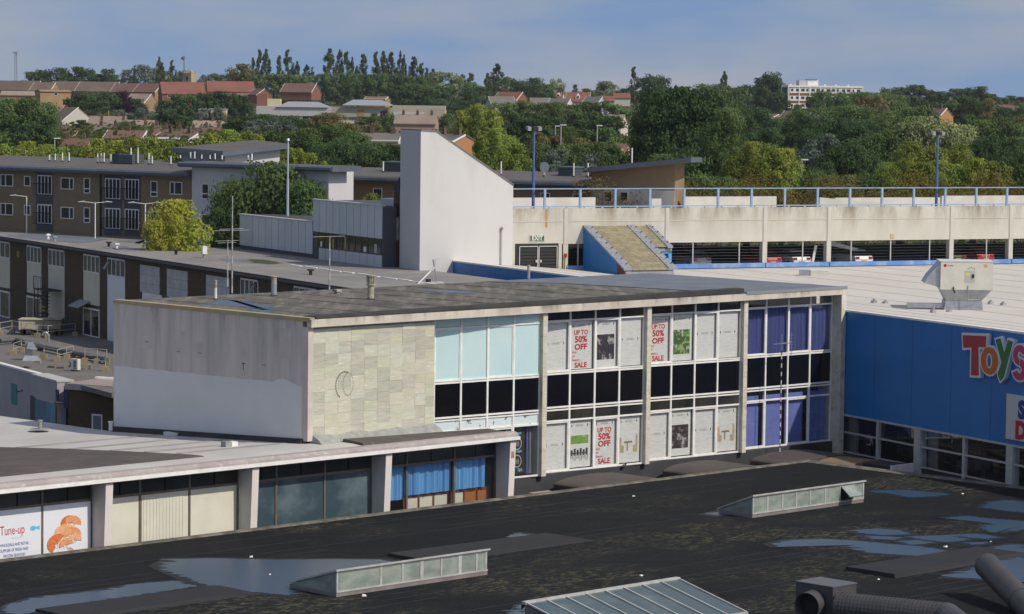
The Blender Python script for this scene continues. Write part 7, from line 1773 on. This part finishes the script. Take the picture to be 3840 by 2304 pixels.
# left middle
add("m", 540, (20, 240, 100), (65, 238, 100), (105, 250, 80), (5, 262, 80))
add("d", 520, (95, 292, 70), (60, 300, 60), (120, 280, 60), (115, 305, 70))
add("d", 950, (190, 225, 70), (225, 222, 80), (265, 225, 70), (245, 235, 80), (430, 230, 60), (465, 228, 60), (500, 226, 60), (535, 222, 60), (565, 225, 50), (590, 232, 40), (400, 244, 56, 820), (395, 262, 60, 800), (330, 240, 50), (175, 248, 40))
add("u", 950, (297, 220, 38), (310, 236, 44))
add("g", 900, (290, 265, 50), (345, 262, 60), (310, 275, 40), (500, 262, 50), (440, 280, 40, 820), (530, 260, 46))
add("d", 680, (200, 291, 46), (305, 292, 46), (330, 305, 30), (425, 275, 46, 800), (455, 282, 36, 800))
add("b", 335, (15, 352, 110), (65, 345, 90), (110, 352, 80), (150, 358, 60), (232, 338, 90), (275, 342, 80), (320, 332, 90), (365, 335, 80), (405, 340, 70), (440, 345, 60), (190, 362, 70), (300, 352, 80), (480, 338, 70), (515, 322, 76), (555, 316, 80), (595, 320, 70), (625, 326, 56), (660, 345, 50))
add("d", 345, (40, 358, 60), (130, 365, 60), (210, 355, 60), (345, 350, 50), (250, 360, 60))
# centre
add("d", 640, (590, 282, 90), (640, 277, 90), (690, 280, 100), (725, 288, 80), (570, 290, 60), (750, 300, 80))
add("g", 620, (660, 285, 60), (620, 290, 70), (700, 290, 60))
add("o", 600, (800, 274, 80), (770, 280, 60), (845, 300, 60, 520), (900, 300, 50, 640))
add("m", 480, (700, 318, 90), (745, 312, 100), (800, 305, 110), (850, 315, 90), (870, 330, 70), (650, 318, 70), (905, 345, 70), (940, 350, 70), (770, 330, 110))
add("d", 430, (830, 335, 90), (880, 345, 80), (930, 358, 70), (955, 352, 60), (780, 350, 80), (800, 375, 60, 400))
add("b", 340, (720, 362, 60), (700, 358, 50), (745, 372, 50), (780, 392, 50))
add("m", 800, (905, 282, 50), (940, 275, 36), (1065, 288, 42), (1080, 275, 40))
add("u", 960, (930, 266, 26))
add("d", 960, (880, 282, 40), (905, 275, 30), (1090, 250, 60, 1100), (1120, 245, 60, 1100), (1060, 240, 50, 1200))
# right of the tower
add("b", 560, (1150, 256, 80), (1190, 268, 70), (1120, 268, 56))
add("b", 420, (1195, 312, 80), (1225, 330, 80), (1165, 330, 70), (1250, 350, 66), (1180, 350, 80), (1215, 372, 70))
add("m", 820, (1235, 250, 66), (1270, 246, 70), (1310, 250, 76), (1350, 248, 80), (1390, 254, 76), (1425, 248, 70), (1460, 246, 70), (1490, 255, 60), (1250, 268, 60), (1200, 250, 60, 1000))
add("d", 620, (1260, 285, 76), (1300, 275, 80), (1345, 285, 80), (1440, 292, 70), (1480, 282, 66), (1235, 300, 60), (1390, 290, 70))
add("m", 560, (1320, 305, 70), (1370, 308, 80), (1420, 315, 70), (1470, 310, 70))
add("o", 480, (1340, 330, 66), (1300, 322, 60), (1400, 335, 60))
add("m", 430, (1310, 348, 80), (1360, 350, 90), (1410, 348, 90), (1460, 346, 90), (1490, 355, 70), (1280, 362, 60), (1330, 372, 70))
add("g", 400, (1350, 362, 76), (1420, 370, 70))
# the big dark tree
add("d", 400, (1590, 222, 130), (1650, 214, 140), (1700, 216, 130), (1745, 232, 100), (1560, 262, 90), (1620, 290, 150), (1690, 285, 150), (1750, 290, 110), (1570, 330, 110), (1640, 340, 120), (1710, 345, 120))
add("m", 385, (1760, 262, 80), (1735, 300, 90), (1680, 360, 110), (1600, 375, 100))
# right slope
add("b", 360, (1815, 345, 80), (1850, 350, 100), (1890, 362, 90), (1840, 385, 90), (1910, 390, 80), (1780, 380, 80))
add("d", 620, (1790, 252, 80), (1830, 262, 80), (1870, 285, 80), (1905, 295, 90), (1860, 310, 80, 520), (1930, 300, 80), (1820, 295, 70), (1800, 320, 70, 480))
add("m", 700, (1930, 268, 80), (1975, 262, 80), (2015, 258, 80), (2055, 255, 90), (2100, 262, 80), (2145, 268, 80), (2190, 262, 80), (2230, 258, 70))
add("d", 600, (1950, 285, 80), (1995, 282, 80), (2040, 285, 80), (2090, 290, 80), (1960, 312, 80, 500), (2130, 292, 70))
add("g", 440, (1990, 325, 70), (1965, 335, 70), (2010, 340, 60), (1950, 360, 66))
add("d", 400, (2050, 338, 110), (2010, 365, 90), (2060, 385, 90), (2095, 365, 80), (1990, 395, 80, 360))
add("m", 430, (2115, 325, 90), (2150, 315, 80), (2110, 350, 80), (2150, 355, 80))
add("l", 430, (2230, 285, 110), (2190, 300, 100), (2275, 292, 110), (2320, 305, 100), (2240, 325, 120), (2300, 335, 110), (2200, 340, 90))
add("b", 410, (2200, 345, 90), (2260, 355, 90), (2320, 350, 80), (2150, 395, 80, 345), (2190, 385, 90, 345), (2230, 395, 80, 345), (2270, 390, 80, 345), (2310, 400, 70, 345), (2360, 385, 80, 345), (2400, 392, 76, 345), (2435, 405, 60, 345))
add("d", 420, (2370, 335, 90), (2410, 330, 90), (2450, 335, 80), (2350, 360, 80), (2420, 365, 80, 370), (2465, 370, 70, 370))
add("m", 560, (2370, 290, 90), (2415, 285, 90), (2455, 300, 80), (2340, 280, 70), (2440, 320, 80))
add("m", 345, (1700, 425, 90), (1660, 430, 80), (1745, 430, 80), (1960, 415, 80), (2000, 425, 80), (2050, 425, 80), (2100, 420, 80), (2470, 400, 70))
for (x, y, w, d, k) in T: tree(x, y, w, d, k)
# nearer named trees
tree(655, 396, 190, 265, "m", "large mid green tree in front of the rendered block, beside the grey lamp post", "trees beside the flats", 2, .55)
tree(575, 440, 150, 267, "m", "dense green tree mass sloping down left of the grey lamp post", "trees beside the flats", 2, .55)
tree(740, 440, 120, 263, "m", "green tree at the corner above the clad building", "trees beside the flats", 2, .55)
tree(535, 500, 70, 264, "d", "dark tree in shade at the end of the clad building", "trees beside the flats", 2, .55)
tree(420, 487, 130, 258, "y", "lime-yellow tree before the brown flats", "trees beside the flats", 2, .55)
tree(375, 535, 70, 257, "y", "small lime-yellow tree left of the lime one before the flats", "trees beside the flats", 2, .55)
tree(475, 525, 70, 257, "y", "small lime-yellow tree next to the shaded dark tree", "trees beside the flats", 2, .55)
tree(900, 470, 60, 262, "b", "yellow-green sapling peeping over the clad building", "trees beside the flats", 4, .55)
# scrub behind the car park and over the hillside: nobody could count it
def scrub(name, label, n, gen, m_, s0, s1):
    V, Fc, Tn = [], [], []
    R = random.Random(11)
    for i in range(n):
        p = gen(R)
        if p is None: continue
        nrm = Vector((R.gauss(0, .7), -.5 + R.gauss(0, .6), .8)).normalized(); a = nrm.orthogonal().normalized(); b_ = nrm.cross(a); s = R.uniform(s0, s1)
        i0 = len(V); V += [tuple(p - a * s), tuple(p - b_ * s * .6), tuple(p + a * s), tuple(p + b_ * s * .6)]; Fc.append((i0, i0 + 1, i0 + 2, i0 + 3)); Tn.append(R.random())
    me = bpy.data.meshes.new(name); me.from_pydata(V, [], Fc); me.materials.append(m_)
    at_ = me.attributes.new("tone", 'FLOAT', 'FACE'); at_.data.foreach_set("value", Tn); me.update()
    return props(link(name, me), label, None, None, "stuff")
M_DRY = leaf("dry_weeds", (.10, .075, .02), (.20, .15, .05)); 
def gen_weeds(R):
    u = R.uniform(2.4, 62); v = R.uniform(18.5, 24); hmax = 17.6 + .9 * math.sin(u * .7) + .5 * math.sin(u * 1.9)
    z = R.uniform(14, hmax + R.random() * .7); q = CF.P(u, v); return Vector((q.x, q.y, z))
scrub("weed_bank", "brown and yellow weeds along the back of the car park roof", 42000, gen_weeds, M_DRY, .05, .13)
def gen_scrub(R):
    y = R.choice((R.uniform(300, 700), R.uniform(400, 1400))); x = R.uniform(-.20, .20) * y
    z = ground_z(x, y); f = math.sin(x * .05 + 3 * math.sin(y * .013)) * math.sin(y * .03 + x * .02)
    return Vector((x, y, z + R.random() ** 1.5 * (1.6 + 1.8 * max(0, f))))
scrub("hillside_scrub", "low green scrub and hedges covering the hillside between the houses", 60000, gen_scrub, leaf("scrub_leaves", (.035, .055, .016), (.075, .09, .03)), .35, .8)
# street lamps on the far road
for i, (px, yt, d) in enumerate(((205, 520, 420), (622, 528, 420), (757, 515, 420), (2104, 470, 430), (2240, 472, 450), (2083, 474, 520), (3008, 600, 380))):
    q = at(px, yt, d); t = thing("road_lamp", "slender road lamp among the trees %s" % ("behind the flats" if px < 1000 else "beyond the car park railing"), "street lamp", (q.x, q.y, q.z - 7), 0, "road lamps among the trees")
    MB().tube((0, 0, 0), (0, 0, 7), .07, n=6).build("pole", M_GFRAME, t); MB().box(-.1, .8, -.12, .12, 6.95, 7.1).build("lamp_head", M_WHITE, t)

# ------------------------------------------------------------------ summer air
hz = MB().box(-2550, 2550, -450, 4050, -1.5, 75).build("haze", M_WHITE)
hm = bpy.data.materials.new("hazy_air"); hm.use_nodes = True
ht = hm.node_tree; ht.nodes.clear()
ho = nd(ht, "ShaderNodeOutputMaterial"); hv = nd(ht, "ShaderNodeVolumePrincipled")
hv.inputs["Color"].default_value = (.95, .97, 1.0, 1); hv.inputs["Density"].default_value = 0.00005; hv.inputs["Anisotropy"].default_value = 0.3
ht.links.new(hv.outputs[0], ho.inputs["Volume"])
hz.data.materials.clear(); hz.data.materials.append(hm)
props(hz, "thin summer haze filling the air over the town", None, None, "stuff")

# look-alikes that share a description are told apart by their order in the picture
ORDN = ["leftmost"] + [w + " from left" for w in "second third fourth fifth sixth seventh eighth ninth tenth eleventh twelfth thirteenth fourteenth fifteenth sixteenth".split()]
same = {}
for o in COL.objects:
    if o.parent is None and "label" in o and "category" in o: same.setdefault(o["label"], []).append(o)
MI = MC.transposed()
def px_x(o):
    q = MI @ (o.location - EYE); return q.x / -q.z
for lab, lst in same.items():
    if 1 < len(lst) <= 16 and len(lab.split()) <= 13:
        for i, o in enumerate(sorted(lst, key=px_x)): o["label"] = "%s, %s" % (lab, ORDN[i])
